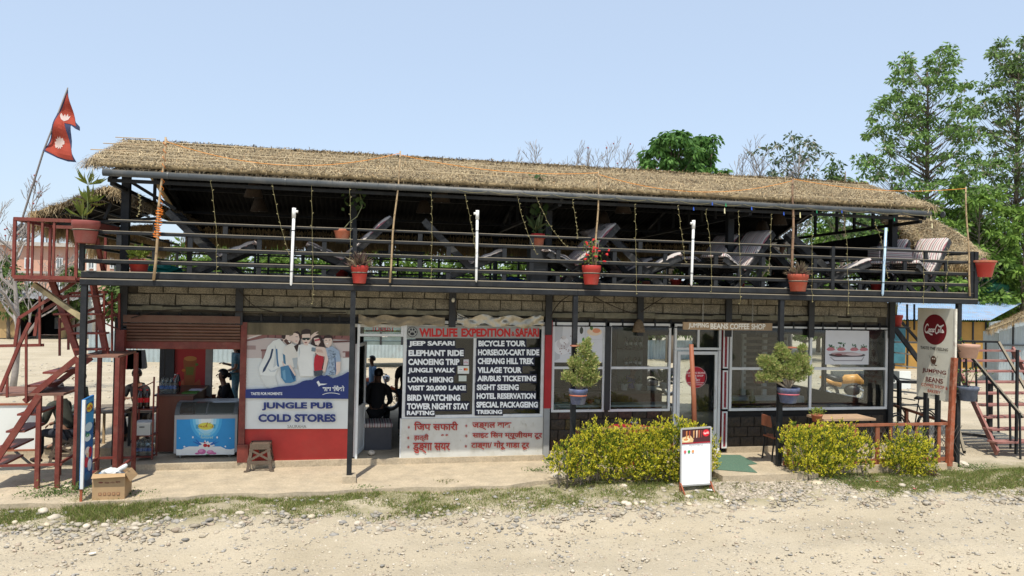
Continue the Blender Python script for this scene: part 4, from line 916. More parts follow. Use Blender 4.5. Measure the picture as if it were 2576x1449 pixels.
for px in (1768,1893):
    t = P(px,811,.35); z = t.z; k = 0; mb = MB()
    while z < 3.03:
        r = .011; o = (1,0,0) if k%2 else (0,1,0)
        pts = [Vector((t.x,.35,z+.017))+Vector(o)*r*math.cos(q)+Vector((0,0,1))*.02*math.sin(q) for q in np.linspace(0,2*math.pi,9)]
        mb.tube(pts,.0035,4,cap=False); z += .032; k += 1
    mb.build('chain', CHN, HS, kind='stuff')

# ---- round red door sign
RS = thing('round_sign', 'round red JUMPING BEANS COFFEE SHOP sign hanging in front of the glass door', 'sign', tuple(P(1750,975,1.05)))
cx = P(1749.7,949.2,1.05); rr = .2
mb = MB(); n = 36; ring = [(cx.x+rr*math.cos(6.283*i/n), cx.z+rr*math.sin(6.283*i/n)) for i in range(n)]
mb.poly([(x,1.05,z) for x,z in ring], 0, .02); mb.build('disc', ink(178,22,44), RS)
A = Art(PlaneTF(2100,1100,1.61,1.05), .001)
for t,a0,b0,a1,b1 in (('JUMPING BEANS',936,568,1054,583),('COFFEE SHOP',946,586,1042,598),('&',990,601,1001,612),('BAKERY',966,613,1022,627),('Chitwan National park',944,631,1046,641),('Sauraha, Chitwan',956,644,1036,653)): A.text(t,a0,b0,a1,b1,(236,206,206),.025)
n=36; A.stroke([(996+65*math.cos(6.283*i/n),602+66*math.sin(6.283*i/n)) for i in range(n+1)],2,(226,170,176),0); A.build('lettering', RS)
a = P(1739,866,.25); b = P(1750,1130,.25)
MB().tube([(b.x,.25,.05),((a.x+b.x)/2+.01,.25,1.2),(a.x,.25,a.z)],[.05,.045,.04],7).build('wooden_pole', WOODR, None, True, label='reddish round wooden pole standing before the coffee shop door', cat='pole')

# ---- standing menu board
g0 = G(1750,1240,-.15); SY = g0.y; SBD = thing('menu_board', 'white standing menu board with a cola picture header in front of the long hedge', 'menu board', (g0.x,SY,-.15))
tl,tr,br,bl = P(1713.5,1079,SY+.12),P(1787.8,1074,SY+.12),P(1787.2,1217,SY),P(1712,1222,SY)
qt = QuadTF(tl,tr,br,bl); out = qt.out
slab_q([tl,tr,br,bl], .012, out).build('panel', ink(244,246,248,.35), SBD)
f = .018; mb = MB()
for p,q in ((tl,tr),(tr,br),(br,bl),(bl,tl)): mb.bar(p+out*.004, q+out*.004, .022, .024)
mb.build('frame', M('grey_trim', (.45,.45,.44), .5, .1, 5, metal=.3), SBD)
A = Art(qt,.001)
A.rect(.02,.02,.98,.27,(70,32,34)).poly([(.02,.16),(.3,.12),(.42,.2),(.4,.25),(.02,.25)],(206,178,128)).disc(.17,.2,.13,.04,(232,214,176)).disc(.16,.195,.08,.022,(198,132,74))
for x,cc in ((.16,(190,120,60)),(.26,(160,70,40)),(.4,(200,150,96)),(.5,(222,190,160)),(.58,(170,90,60)),(.66,(120,50,46))): A.poly([(x,.05),(x+.05,.04),(x+.04,.17),(x+.01,.18)], cc)
A.disc(.84,.1,.115,.062,(206,26,40)); coke(A,.755,.082,.925,.12,(240,236,232),.35); A.rect(.02,.25,.98,.275,(150,20,36))
A.text("TODAY'S SPECIAL",.26,.298,.75,.322,(90,84,84),.0)
A.disc(.13,.41,.045,.027,(206,30,44)).disc(.26,.41,.045,.027,(40,150,70)).disc(.39,.41,.045,.027,(214,150,100)); coke(A,.095,.403,.165,.418,(240,240,240),.3)
A.text('250 ml',.52,.4,.62,.415,(80,80,80),.0)
for i in range(3): A.rect(.15,.92-i*.008,.155+i*.005,.925-i*.008,(90,90,90))
A.build('print', SBD)
for s,p,q in ((1,bl,tl),(2,br,tr)):
    MB().bar((p.x,p.y+.02,p.z+.05),(p.x,p.y-.02,-.16),.03,.02).build('leg', RUST, SBD)
    MB().bar((p.x,p.y-.2,-.15),(p.x+.03,p.y+.3,-.15),.03,.03).build('foot', RUST, SBD)
    MB().bar((p.x,p.y-.17,-.14),(p.x,p.y+.02,p.z+.06),.02,.02).build('strut', RUST, SBD)

# ---- leaning ice cream sign at the left
IS = thing('pole_sign', 'narrow blue ice cream sign on a white framed pole beside the cardboard box', 'sign', (P(205,1256,-.7).x,-.7,-.1))
bl_ = P(205,1229,-.7); tl_ = Vector((bl_.x,bl_.y,P(209,1006,-.7).z)); br_ = P(231,1220,-.25); tr_ = Vector((br_.x,br_.y,P(238,993,-.25).z))
ex = (bl_.x+br_.x)/2
qt = QuadTF(tl_,tr_,br_,bl_); out = qt.out
slab_q([tl_,tr_,br_,bl_],.03,out).build('panel', ink(40,110,170), IS)
A = Art(qt,.001); A.rect(.05,.02,.97,.3,(58,140,190)).rect(.05,.3,.97,.98,(30,92,150)).rect(.2,.06,.9,.17,(24,70,130)).disc(.55,.115,.3,.05,(222,200,70)).text("nd's",.3,.09,.8,.14,(180,60,40),.04)
A.disc(.5,.33,.35,.05,(190,215,225)).disc(.45,.45,.3,.04,(220,232,234)).text('Ice',.25,.38,.6,.44,(60,150,90),.04).disc(.45,.6,.25,.05,(226,214,206)).disc(.7,.62,.16,.06,(180,30,44)).poly([(.3,.62),(.6,.62),(.45,.78)],(214,190,160)).disc(.35,.72,.2,.06,(190,40,60)).disc(.66,.76,.2,.07,(214,226,232)).disc(.45,.88,.3,.05,(60,130,180))
A.build('print', IS)
mb = MB(); mb.bar(tl_+out*.01+Vector((0,-.02,0)), bl_+out*.01+Vector((0,-.02,0)), .04,.04); mb.build('edge_frame', WHT, IS)
MB().bar((bl_.x,bl_.y-.01,-.12),(bl_.x,bl_.y-.01,bl_.z+.02),.03).build('pole', RUST, IS)

# ---- photo posters on coffee windows
def poster(name, x0,y0,x1,y1, label, draw):
    Y = W-.012; a,b = P(x0,y0,Y),P(x1,y1,Y); t = thing(name,label,'poster',((a.x+b.x)/2,Y,b.z)); tf = QuadTF((a.x,Y,a.z),(b.x,Y,a.z),(b.x,Y,b.z),(a.x,Y,b.z)); MB().box(a.x,b.x,Y,Y+.004,b.z,a.z).build('sheet', ink(214,216,220,.4), t); A = Art(tf,.0008); draw(A); A.build('print', t)
def cream(A):
    A.poly([(0,0),(.2,0),(.14,.9),(0,.98)],(190,192,196)).disc(.18,.6,.17,.2,(226,226,228)).disc(.2,.52,.13,.14,(206,204,206)).disc(.22,.45,.09,.09,(232,232,234)).disc(.21,.36,.05,.05,(214,210,210))
    for i in range(16): g = random.Random(i); x = .2+g.uniform(-.1,.14); y = .42+g.uniform(-.12,.36); A.lv -= .0005; A.poly([(x,y),(x+.03,y+.012),(x+.01,y+.03)],(120,52,40))
    A.disc(.56,.17,.035,.09,(70,74,70)).disc(.6,.42,.022,.07,(90,150,60)).rect(.635,.0,.64,.4,(190,190,192)).rect(.64,.4,1,.405,(190,190,192)).disc(.82,.2,.15,.1,(236,214,186)).disc(.86,.17,.08,.06,(226,150,110)).disc(.76,.1,.03,.06,(96,130,70))
poster('window_poster',1392,814,1516,912,'white dessert poster with whipped cream stuck in the first coffee shop window',cream)
def burger(A):
    g = random.Random(1)
    for x,w,h in ((.12,.1,.1),(.33,.16,.16),(.64,.07,.12),(.86,.1,.1)):
        for k in range(int(w*150)): a,b = x+g.uniform(-w,w)*.6, .52-g.random()*h; A.lv -= .0005; A.poly([(a,b),(a+.03,b-.03),(a+.035,b+.025)], g.choice([(60,120,80),(40,90,60),(90,150,100)]))
    for x in (.12,.36,.66,.88): A.poly([(x-.1,.56),(x-.05,.5),(x+.06,.5),(x+.11,.57),(x+.04,.6),(x-.06,.6)],(188,120,128))
    A.disc(.5,.72,.42,.065,(70,60,60)).disc(.45,.68,.32,.045,(176,150,150)).disc(.66,.7,.2,.04,(206,190,192)).poly([(.1,.78),(.9,.76),(.84,.9),(.2,.9)],(150,150,154)).poly([(.12,.79),(.88,.77),(.82,.87),(.22,.87)],(216,216,220)).disc(.3,.71,.08,.03,(120,70,74))
poster('window_poster',2077,831,2185,917,'white burger poster hanging in the rightmost coffee shop window',burger)

# ================================================================= GROUND FLOOR THINGS
# chest freezer
g0 = G(560,1152,.1); FY = g0.y+.02; fz = thing('ice_cream_freezer','grey chest freezer with curved glass lid and blue ice cream print','freezer',(g0.x,FY,.1))
T = PlaneTF(650,1500,4.14,FY-.002); xa_,xb_ = T(122,900).x, T(1142,900).x; zt_ = T(600,300).z-.02
FG = M('freezer_grey', (.36,.37,.38), .45, .06, 3, dirt=.2, dirtc=(.25,.24,.22))
zb_, zf = .19, T(600,480).z
prof = [(0,zb_),(0,zf-.02),(.03,zf+.03),(.09,zf+.1),(.2,zt_-.01),(.28,zt_),(.66,zt_),(.66,zb_)]
mb = MB(); mb.add([(xa_,FY+a,b) for a,b in prof]+[(xb_,FY+a,b) for a,b in prof], [tuple(range(8))]+[tuple(range(15,7,-1))]+[(i,(i+1)%8,(i+1)%8+8,i+8)[::-1] for i in (0,4,5,6,7)]); mb.build('cabinet', FG, fz)
e1 = .07; pr = prof[1:6]; mb = MB()
for i in range(4):
    (a,b),(c,d) = pr[i],pr[i+1]; mb.add([(xa_+e1,FY+a-.003,b),(xb_-e1,FY+a-.003,b),(xb_-e1,FY+c-.003,d),(xa_+e1,FY+c-.003,d)],[(0,1,2,3)])
mb.build('lid_glass', glass('freezer_glass',(.6,.72,.7),base=.12), fz)
mb = MB()
for x in (xa_,xb_-e1,(xa_+xb_)/2-.012):
    w_ = e1 if x in (xa_,xb_-e1) else .024
    for i in range(4): (a,b),(c,d) = pr[i],pr[i+1]; mb.add([(x,FY+a-.006,b),(x+w_,FY+a-.006,b),(x+w_,FY+c-.006,d),(x,FY+c-.006,d)],[(0,1,2,3)])
mb.build('lid_frame', M('freezer_dark_trim',(.12,.13,.13),.4,.1,4), fz)
mb = MB(); mb.box(xa_+.06,xb_-.06,FY+.04,FY+.6,zf-.25,zf-.2); mb.build('basket', ink(150,175,172), fz)
A = Art(T,.001); B1=(48,148,212)
A.poly([(165,575),(1110,555),(1100,1138),(160,1152)],B1)
for k,(rx,cc) in enumerate(((260,(70,170,226)),(215,(110,196,236)),(170,(160,216,240)),(120,(205,232,240)),(80,(228,238,236)))): A.poly([(640-rx,566),(640+rx,560)]+[(640+rx*math.cos(t),566+ (rx+70)*math.sin(t)) for t in np.linspace(0.05,3.1,16)], cc)
A.poly([(476,655),(795,650),(793,718),(476,722)],(70,160,200)).disc(640,682,128,58,(218,212,86))
for st in ([(515,692),(532,676),(548,678),(540,694),(556,680),(572,678),(566,696),(600,690)],[(640,672),(606,682),(604,698),(640,684),(668,618),(650,690),(676,690)],[(712,622),(698,648)],[(760,668),(738,680),(756,690),(736,698),(700,690)]): A.stroke(st,7,(160,60,36),4)
A.text('Forever',530,785,720,830,(190,226,210),.0).text('flavoured',556,836,752,880,(190,226,210),.0)
A.poly([(160,1052),(250,1056),(310,1024),(370,1008),(520,1010),(545,960),(525,935),(570,945),(610,950),(625,900),(650,945),(672,915),(690,950),(755,940),(735,965),(790,990),(740,1008),(880,1010),(960,1050),(1040,1056),(1102,1040),(1100,1138),(160,1152)],(232,236,232))
A.disc(430,860,13,18,(232,240,240),14).disc(822,862,13,18,(232,240,240),14).disc(215,873,9,9,(232,240,240),10).disc(1032,875,9,9,(232,240,240),10).disc(292,1012,16,14,(232,240,240),12).disc(955,1008,14,14,(232,240,240),12)
for a_,b_ in ((430,930),(470,900),(850,930),(810,905)): A.poly([(640+(a_-640)*.45,990),(a_,b_),(a_+8,b_-6),(640+(a_-640)*.4,970)],(40,100,180))
A.disc(630,990,34,28,(186,30,44)).disc(685,998,22,22,(170,26,40)).disc(622,944,16,10,(190,50,60)).disc(575,1090,66,42,(206,110,160)).disc(560,1075,34,26,(226,150,190)).disc(712,1100,58,34,(214,120,166)).disc(700,1085,34,20,(230,160,196)).disc(500,1122,36,14,(206,110,160)).disc(775,1118,36,16,(206,110,160)).rect(640,1134,700,1142,(60,120,60))
A.build('print', fz)
for x in (xa_+.1,xb_-.12):
    for y in (FY+.05,FY+.55): MB().tube([(x-.015,y,.135),(x+.015,y,.135)],.033,10).box(x-.01,x+.01,y-.02,y+.02,.14,.19).build('castor', M('castor_grey',(.2,.2,.18),.5), fz)

# serving counter
WD = M('dark_red_laminate', (.15,.05,.03), .45, .2, 3, streak=True)
cy = 1.95; cx0,cx1 = X_(392,1060,cy),X_(484,1060,cy); czt = Z_(440,992,cy)
ct = thing('serving_counter','dark red laminate counter behind the freezer','counter',((cx0+cx1)/2,2.4,.1))
MB().box(cx0,cx1,cy,cy+.03,.14,czt-.03).build('front_panel', WD, ct); MB().box(cx1-.03,cx1,cy+.031,cy+1.3,.14,czt-.03).build('side_panel', WD, ct)
MB().box(cx0,cx0+.03,cy+.031,cy+1.3,.14,czt-.03).build('side_panel', WD, ct); MB().box(cx0-.03,cx1+.03,cy-.04,cy+1.35,czt-.028,czt).build('worktop', M('dark_worktop',(.09,.05,.04),.35,.2,4), ct)
RP2 = M('red_gloss_panel',(.4,.02,.02),.45,.1,3)
px0,px1 = X_(438,920,3.35),X_(519,920,3.35); pt = thing('drinks_poster','red wall panel printed with an orange juice glass behind the counter','poster',((px0+px1)/2,3.35,1.1))
zA,zB = Z_(480,868,3.35),Z_(480,990,3.35); MB().box(px0,px1,3.35,3.38,zB,3.0).build('panel', RP2, pt)
A = Art(QuadTF((px0,3.35,zA),(px1,3.35,zA),(px1,3.35,zB),(px0,3.35,zB)),.001)
A.poly([(.28,.3),(.7,.3),(.62,1),(.36,1)],(150,84,44)).poly([(.36,.45),(.62,.45),(.6,.62),(.38,.62)],(110,110,40)).disc(.5,.28,.2,.05,(186,126,66)).poly([(.1,.85),(.3,.7),(.36,.9),(.2,1),(.1,1)],(176,96,60)).poly([(.62,.8),(.8,.7),(.9,.95),(.7,1)],(166,84,50)).disc(.3,.52,.06,.03,(196,110,40)).disc(.7,.4,.05,.03,(90,120,50)); A.build('print', pt)
for px,w_,m_ in ((409,.045,BLK2),(428,.08,BLK2),(526,.06,M('grey_post',(.32,.3,.28),.8,.15,5))): 
    x = X_(px,920,3.35); MB().box(x-w_,x+w_,3.3,3.4,.1,3.1).build('inner_post', m_, BLD)

# drink bottle builders
PET = glass('pet_plastic',(.8,.9,.95),base=.16)
COLA = M('cola_liquid',(.02,.006,.004),.15,.1,3,spec=.6); LAB = ink(190,20,30); BLU = ink(40,110,190)
def bottle_parts(root, c, h, r, liquid, label, cap, nm='bottle'):
    o = MB().lathe(c,[(r*.9,0),(r,h*.05),(r,h*.3),(r*.93,h*.36),(r*.93,h*.5),(r,h*.58),(r*.85,h*.75),(r*.38,h*.9),(r*.36,h*.95)],12).build(nm, liquid, root, True) if root else None
    MB().lathe(c,[(r*1.02,h*.32),(r*1.02,h*.56)],12).build('label', label, root); MB().lathe(c,[(r*.42,h*.94),(r*.42,h)],8).build('cap', cap, root); return o
def bottle(name, c, h, r, liquid, label_m, cap, label):
    t = thing(name, label, 'bottle', c); 
    MB().lathe(c,[(r*.9,0),(r,h*.05),(r,h*.3),(r*.93,h*.36),(r*.93,h*.5),(r,h*.58),(r*.85,h*.75),(r*.38,h*.9),(r*.36,h*.95)],12).build('body', liquid, t, True)
    MB().lathe(c,[(r*1.02,h*.32),(r*1.02,h*.56)],12).build('label_band', label_m, t); MB().lathe(c,[(r*.42,h*.94),(r*.42,h)],8).build('cap', cap, t); return t
def water_pack(c, nx, ny, h, label):
    t = thing('water_bottle_pack', label, 'bottle pack', c); s_ = .07
    for i in range(nx):
        for j in range(ny):
            p = (c[0]+(i-(nx-1)/2)*s_, c[1]+(j-(ny-1)/2)*s_, c[2])
            o = MB().lathe(p,[(.03,0),(.033,.01),(.033,h*.62),(.012,h*.88),(.012,h)],8).build('bottle', PET, t, True); MB().lathe(p,[(.0345,h*.3),(.0345,h*.52)],8).build('label_band', BLU, o)
    a,b = nx*s_/2+.004, ny*s_/2+.004; MB().box(c[0]-a,c[0]+a,c[1]-b,c[1]+b,c[2]+.001,c[2]+h*.72).build('shrink_wrap', glass('shrink_wrap',(.9,.93,.95),base=.1), t)
    return t
# rack with bottles
ry = 1.42; rx0,rx1 = X_(336,1100,ry),X_(384,1100,ry)
rk = thing('bottle_rack','red steel rack holding cola bottles, a grey crate and water packs','rack',((rx0+rx1)/2,ry,.1))
for x,y,zt2 in ((rx0,ry,Z_(340,1010,ry)),(rx1,ry,Z_(384,948,ry)),(rx0,ry+.3,1.2),(rx1,ry+.3,1.32)): MB().box(x-.012,x+.012,y-.012,y+.012,.12,zt2+(.0)).build('upright', REDS, rk)
sz = [.16, .52, Z_(360,1030,ry), Z_(360,953,ry)-.06]
for k,z in enumerate((.17,Z_(350,1096,ry),Z_(350,1030,ry))): MB().box(rx0-.01,rx1+.01,ry-.015,ry+.31,z-.012,z+.004).build('shelf', REDS, rk)
MB().bar((rx0,ry,Z_(340,984,ry)),(rx1,ry,Z_(384,960,ry)),.018).build('top_bar', REDS, rk)
zs = Z_(350,1030,ry)+.005
for k,x in enumerate((rx0+.07,rx0+.17)): bottle('cola_bottle',(x,ry+.1,zs),.32,.045,COLA,LAB,LAB,('left' if k == 0 else 'right')+' of the two cola bottles on top of the red rack')
z1_ = Z_(350,1096,ry)+.005; t = thing('plastic_crate','pale grey plastic box on the middle shelf of the red rack','crate',((rx0+rx1)/2,ry+.15,z1_)); MB().box(rx0+.01,rx1-.04,ry-.01,ry+.28,z1_,z1_+.2).build('box', ink(188,192,188), t); MB().box(rx0+.005,rx1-.035,ry-.015,ry+.285,z1_+.18,z1_+.215).build('lid', ink(204,206,202), t); MB().box((rx0+rx1)/2-.06,(rx0+rx1)/2+.02,ry-.017,ry-.012,z1_+.13,z1_+.15).build('grip', ink(90,92,90), t)
water_pack(((rx0+rx1)/2-.01,ry+.14,.178),4,3,.24,'shrink wrapped water bottles on the lowest shelf of the red rack')
water_pack((X_(424,990,cy+.15),cy+.2,czt),4,3,.27,'shrink wrapped water bottle pack standing on the counter')
bottle('cola_bottle',(X_(446,980,cy+.3),cy+.35,czt),.34,.045,COLA,LAB,LAB,'cola bottle on the counter right of the water pack')
bottle('cola_bottle',(X_(439,980,cy+.5),cy+.55,czt),.3,.04,ink(150,40,30),LAB,WHT,'smaller reddish drink bottle behind the cola bottle on the counter')
MB().box(X_(463,982,cy+.3),X_(500,982,cy+.3),cy+.1,cy+.4,czt,czt+.012).build('green_book', ink(70,140,60), None, label='flat green book on the counter top', cat='book')
MB().box(X_(474,975,cy+.4),X_(506,975,cy+.4),cy+.45,cy+.68,czt,czt+.02).build('paper_stack', ink(206,206,222), None, label='stack of pale papers on the counter behind the green book', cat='papers')

# plastic stool
PLB = M('brown_rattan_plastic',(.115,.085,.062),.55,.2,60,.003,dirt=.3,dirtc=(.2,.16,.12))
def make_stool(loc, label, mat, h=.45, a=.15, b=.21):
    t = thing('plastic_stool', label, 'stool', loc); x,y,z = loc
    MB().lathe((x,y,z),[(a*1.3,h-.035),(a*1.36,h-.02),(a*1.32,h-.004),(a*1.2,h)],4).build('seat', mat, t)
    t.children[0].data.transform(Matrix.Rotation(R(45),4,'Z'))
    cn = lambda s,q,k: Vector((x+s*(b+(a-b)*k), y+q*(b+(a-b)*k), z+h*k))
    for s,q in ((-1,-1),(1,-1),(1,1),(-1,1)):
        A0_,A1_ = cn(s,q,.02),cn(s,q,.97); w0 = .05
        MB().add([A0_,A0_+Vector((-s*w0,0,0)),A0_+Vector((0,-q*w0,0)),A1_,A1_+Vector((-s*w0,0,0)),A1_+Vector((0,-q*w0,0))],[(0,1,4,3),(0,3,5,2),(1,2,5,4),(0,2,1),(3,4,5)]).build('leg', mat, t)
        MB().box(A0_.x-.03,A0_.x+.03,A0_.y-.03,A0_.y+.03,z,z+.02).build('foot', mat, t)
    for (s1,q1),(s2,q2) in (((-1,-1),(1,-1)),((1,-1),(1,1)),((1,1),(-1,1)),((-1,1),(-1,-1))):
        n = Vector(((s1+s2)/2,(q1+q2)/2,0)); mb = MB()
        mb.bar(cn(s1,q1,.38),cn(s2,q2,.8),.012,.035); mb.bar(cn(s1,q1,.8),cn(s2,q2,.38),.012,.034); mb.bar(cn(s1,q1,.9),cn(s2,q2,.9),.013,.09); mb.bar(cn(s1,q1,.33),cn(s2,q2,.33),.013,.055); mb.build('side_panel', mat, t)
    return t
g0 = G(652,1186,0); st = make_stool((g0.x,g0.y+.18,0),'brown plastic stool with crossed side cut-outs before the red plinth',PLB)

# cardboard box of rubbish
g0 = G(270,1257,.0); by = g0.y; bx0,bx1 = X_(231,1257,by),X_(313,1257,by); bh = Z_(270,1192,by)
CB = M('cardboard',(.42,.28,.15),.8,.08,4,dirt=.2,dirtc=(.3,.19,.1))
bt = thing('cardboard_box','open cardboard box full of plastic rubbish at the pavement edge','box',((bx0+bx1)/2,by,.0)); d_ = .36
for a,b,c,d in ((bx0,bx1,by,by+.01),(bx0,bx1,by+d_-.01,by+d_),(bx0,bx0+.01,by+.01,by+d_-.01),(bx1-.01,bx1,by+.01,by+d_-.01)): MB().box(a,b,c,d,.0,bh).build('side', CB, bt)
MB().add([(bx0,by,bh),(bx1,by,bh),(bx1+.02,by-.07,bh-.03),(bx0+.0,by-.06,bh-.05)],[(0,1,2,3)]).build('flap', CB, bt)
MB().add([(bx1,by,bh),(bx1,by+d_,bh),(bx1+.08,by+d_,bh-.1),(bx1+.07,by,bh-.12)],[(0,1,2,3)]).build('flap', CB, bt)
A = Art(QuadTF((bx0,by-.001,bh),(bx1,by-.001,bh),(bx1,by-.001,.0),(bx0,by-.001,.0)),.001)
A.disc(.26,.33,.07,.03,(120,60,50)).text('नेपाल',.38,.3,.52,.38,(120,66,54),.02).text('आईस',.55,.3,.68,.38,(126,72,58),.0).text('क्रम',.72,.3,.86,.38,(120,66,54),.02)
for k in range(5): A.rect(.2+k*.14,.72,.2+k*.14+.09,.83,(134,82,66)); A.rect(.215+k*.14,.735,.2+k*.14+.075,.815,(176,140,100))
A.poly([(.47,.02),(.6,.02),(.55,.07)],(180,60,40)); A.build('print', bt)
def crumpled(name, c, r, seed, mat, label, cat='rubbish', sq=(1,1,.6)):
    bm = bmesh.new(); bmesh.ops.create_icosphere(bm, subdivisions=3, radius=1); mb = MB()
    vs = []
    for v in bm.verts: k = 1+.5*noise.noise(v.co*2.2+Vector((seed,0,0)))+.25*noise.noise(v.co*6+Vector((0,seed,0))); vs.append((c[0]+v.co.x*r*k*sq[0],c[1]+v.co.y*r*k*sq[1],c[2]+v.co.z*r*k*sq[2]))
    mb.add(vs,[[q.index for q in f.verts] for f in bm.faces]); bm.free(); return mb.build(name, mat, None, label=label, cat=cat)
CLB = M('clear_film',(.62,.63,.62),.25,.1,5,spec=.7)
crumpled('plastic_bag',(bx0+.2,by+.16,bh-.04),.12,3,CLB,'crumpled clear plastic bag heaped in the cardboard box',sq=(1.3,1,.7))
crumpled('plastic_bag',(bx0+.1,by+.2,bh-.07),.1,8,ink(120,150,180),'blue tinged plastic bag in the left of the cardboard box',sq=(1.2,1,.5))
a = Vector((bx1-.17,by+.15,bh-.02)); MB().tube([a,a+Vector((.07,-.02,.05)),a+Vector((.13,-.03,.09)),a+Vector((.16,-.03,.12))],[.035,.037,.035,.02],10).build('plastic_bottle', ink(214,216,214), None, True, label='white empty plastic bottle sticking out of the cardboard box', cat='bottle')
MB().add([(bx0-.45+.0,by+.1,-.055),(bx0-.1,by+.1,-.055),(bx0-.1,by+.3,-.05)],[(0,1,2)])

# door step stone, doormat
x = X_(938,1110,1.7); 
def _st(): 
    stone(X_(935,1112,1.5),1.45,.075,77,'round grey stone holding the office door open'); o = col.objects[-1]; o.location.z = .1
_st()
mat_ = M('green_carpet',(.09,.17,.12),.95,.2,60,.004,dirt=.4,dirtc=(.2,.22,.15))
q = [G(*p,.05) for p in ((1805,1145),(1862,1146),(1905,1168),(1880,1170),(1905,1190),(1800,1182))]
MB().poly([(p.x,p.y,.062) for p in q],0,.008,(0,0,-1)).build('door_mat', mat_, None, label='worn green carpet pieces on the coffee shop doorstep', cat='mat')

# bench in the doorway of the office
bxl,bxr = X_(917,1100,1.9),X_(985,1100,1.9); zt_ = Z_(950,1068,1.9)
bn = thing('waiting_bench','grey box bench with a striped cushion inside the office door','bench',((bxl+bxr)/2,2.2,.1))
MB().box(bxl,bxr,1.9,2.5,.1,zt_-.06).build('box', M('bench_grey',(.09,.09,.1),.7,.1,4), bn)
STR = bpy.data.materials.new('striped_fabric'); STR.use_nodes = True
def _stripe():
    nt = STR.node_tree; N = nt.nodes; L = nt.links; b = N['Principled BSDF']; b.inputs['Roughness'].default_value = .9
    tc = N.new('ShaderNodeUVMap'); sp = N.new('ShaderNodeSeparateXYZ'); L.new(tc.outputs[0], sp.inputs[0])
    m = N.new('ShaderNodeMath'); m.operation = 'FRACT'; mm = N.new('ShaderNodeMath'); mm.operation = 'MULTIPLY'; mm.inputs[1].default_value = 3.2; L.new(sp.outputs[0], mm.inputs[0]); L.new(mm.outputs[0], m.inputs[0])
    r = N.new('ShaderNodeValToRGB'); r.color_ramp.interpolation = 'CONSTANT'; e = r.color_ramp.elements
    cols = [(0,(.52,.47,.44)),(.16,(.22,.05,.07)),(.24,(.5,.45,.42)),(.4,(.1,.09,.1)),(.47,(.5,.46,.43)),(.62,(.3,.1,.12)),(.7,(.55,.5,.47)),(.86,(.16,.12,.13)),(.93,(.5,.46,.43))]
    while len(e) < len(cols): e.new(.5)
    for k,(p,c) in enumerate(cols): e[k].position = p; e[k].color = (*c,1)
    L.new(m.outputs[0], r.inputs[0]); L.new(r.outputs[0], b.inputs['Base Color'])
_stripe()
def uv_box(ob, axis=0, scale=1.0):
    me = ob.data; uv = me.uv_layers.new(name='UVMap'); 
    for l in me.loops: c = me.vertices[l.vertex_index].co; uv.data[l.index].uv = (c[axis]*scale, c[(axis+1)%3])
    return ob
uv_box(MB().cbox(bxl-.01,bxr+.01,1.88,2.5,zt_-.055,zt_+.02,.015).build('cushion', STR, bn),0,1.6)
# ================================================================= PEOPLE
def skinmesh(name, J, E, mat, parent, sub=1, root=None):
    """J: name -> (pos, radius or (rx,ry)); E: list of joint pairs; one continuous skinned surface"""
    ks = list(J); me = bpy.data.meshes.new(name); me.from_pydata([J[k][0] for k in ks], [(ks.index(a), ks.index(b)) for a,b in E], [])
    o = bpy.data.objects.new(name, me); col.objects.link(o); o.modifiers.new('s','SKIN'); sv = me.skin_vertices[0].data
    for i,k in enumerate(ks):
        r = J[k][1]; sv[i].radius = r if isinstance(r, tuple) else (r, r); sv[i].use_root = (k == (root or ks[0]))
    m = o.modifiers.new('u','SUBSURF'); m.levels = sub; m.render_levels = sub
    dg = bpy.context.evaluated_depsgraph_get(); dg.update(); nm = bpy.data.meshes.new_from_object(o.evaluated_get(dg)); bpy.data.objects.remove(o); bpy.data.meshes.remove(me)
    nm.materials.clear(); nm.materials.append(mat); nm.polygons.foreach_set('use_smooth', [True]*len(nm.polygons)); nm.name = name
    ob = bpy.data.objects.new(name, nm); col.objects.link(ob); ob.parent = parent; ORG[ob.name] = ORG[parent.name]; return ob
SKIN_ = M('brown_skin',(.2,.1,.06),.55,.08,6); HAIR = M('black_hair',(.012,.01,.01),.5,.2,30)
def V3(*a): return Vector(a)
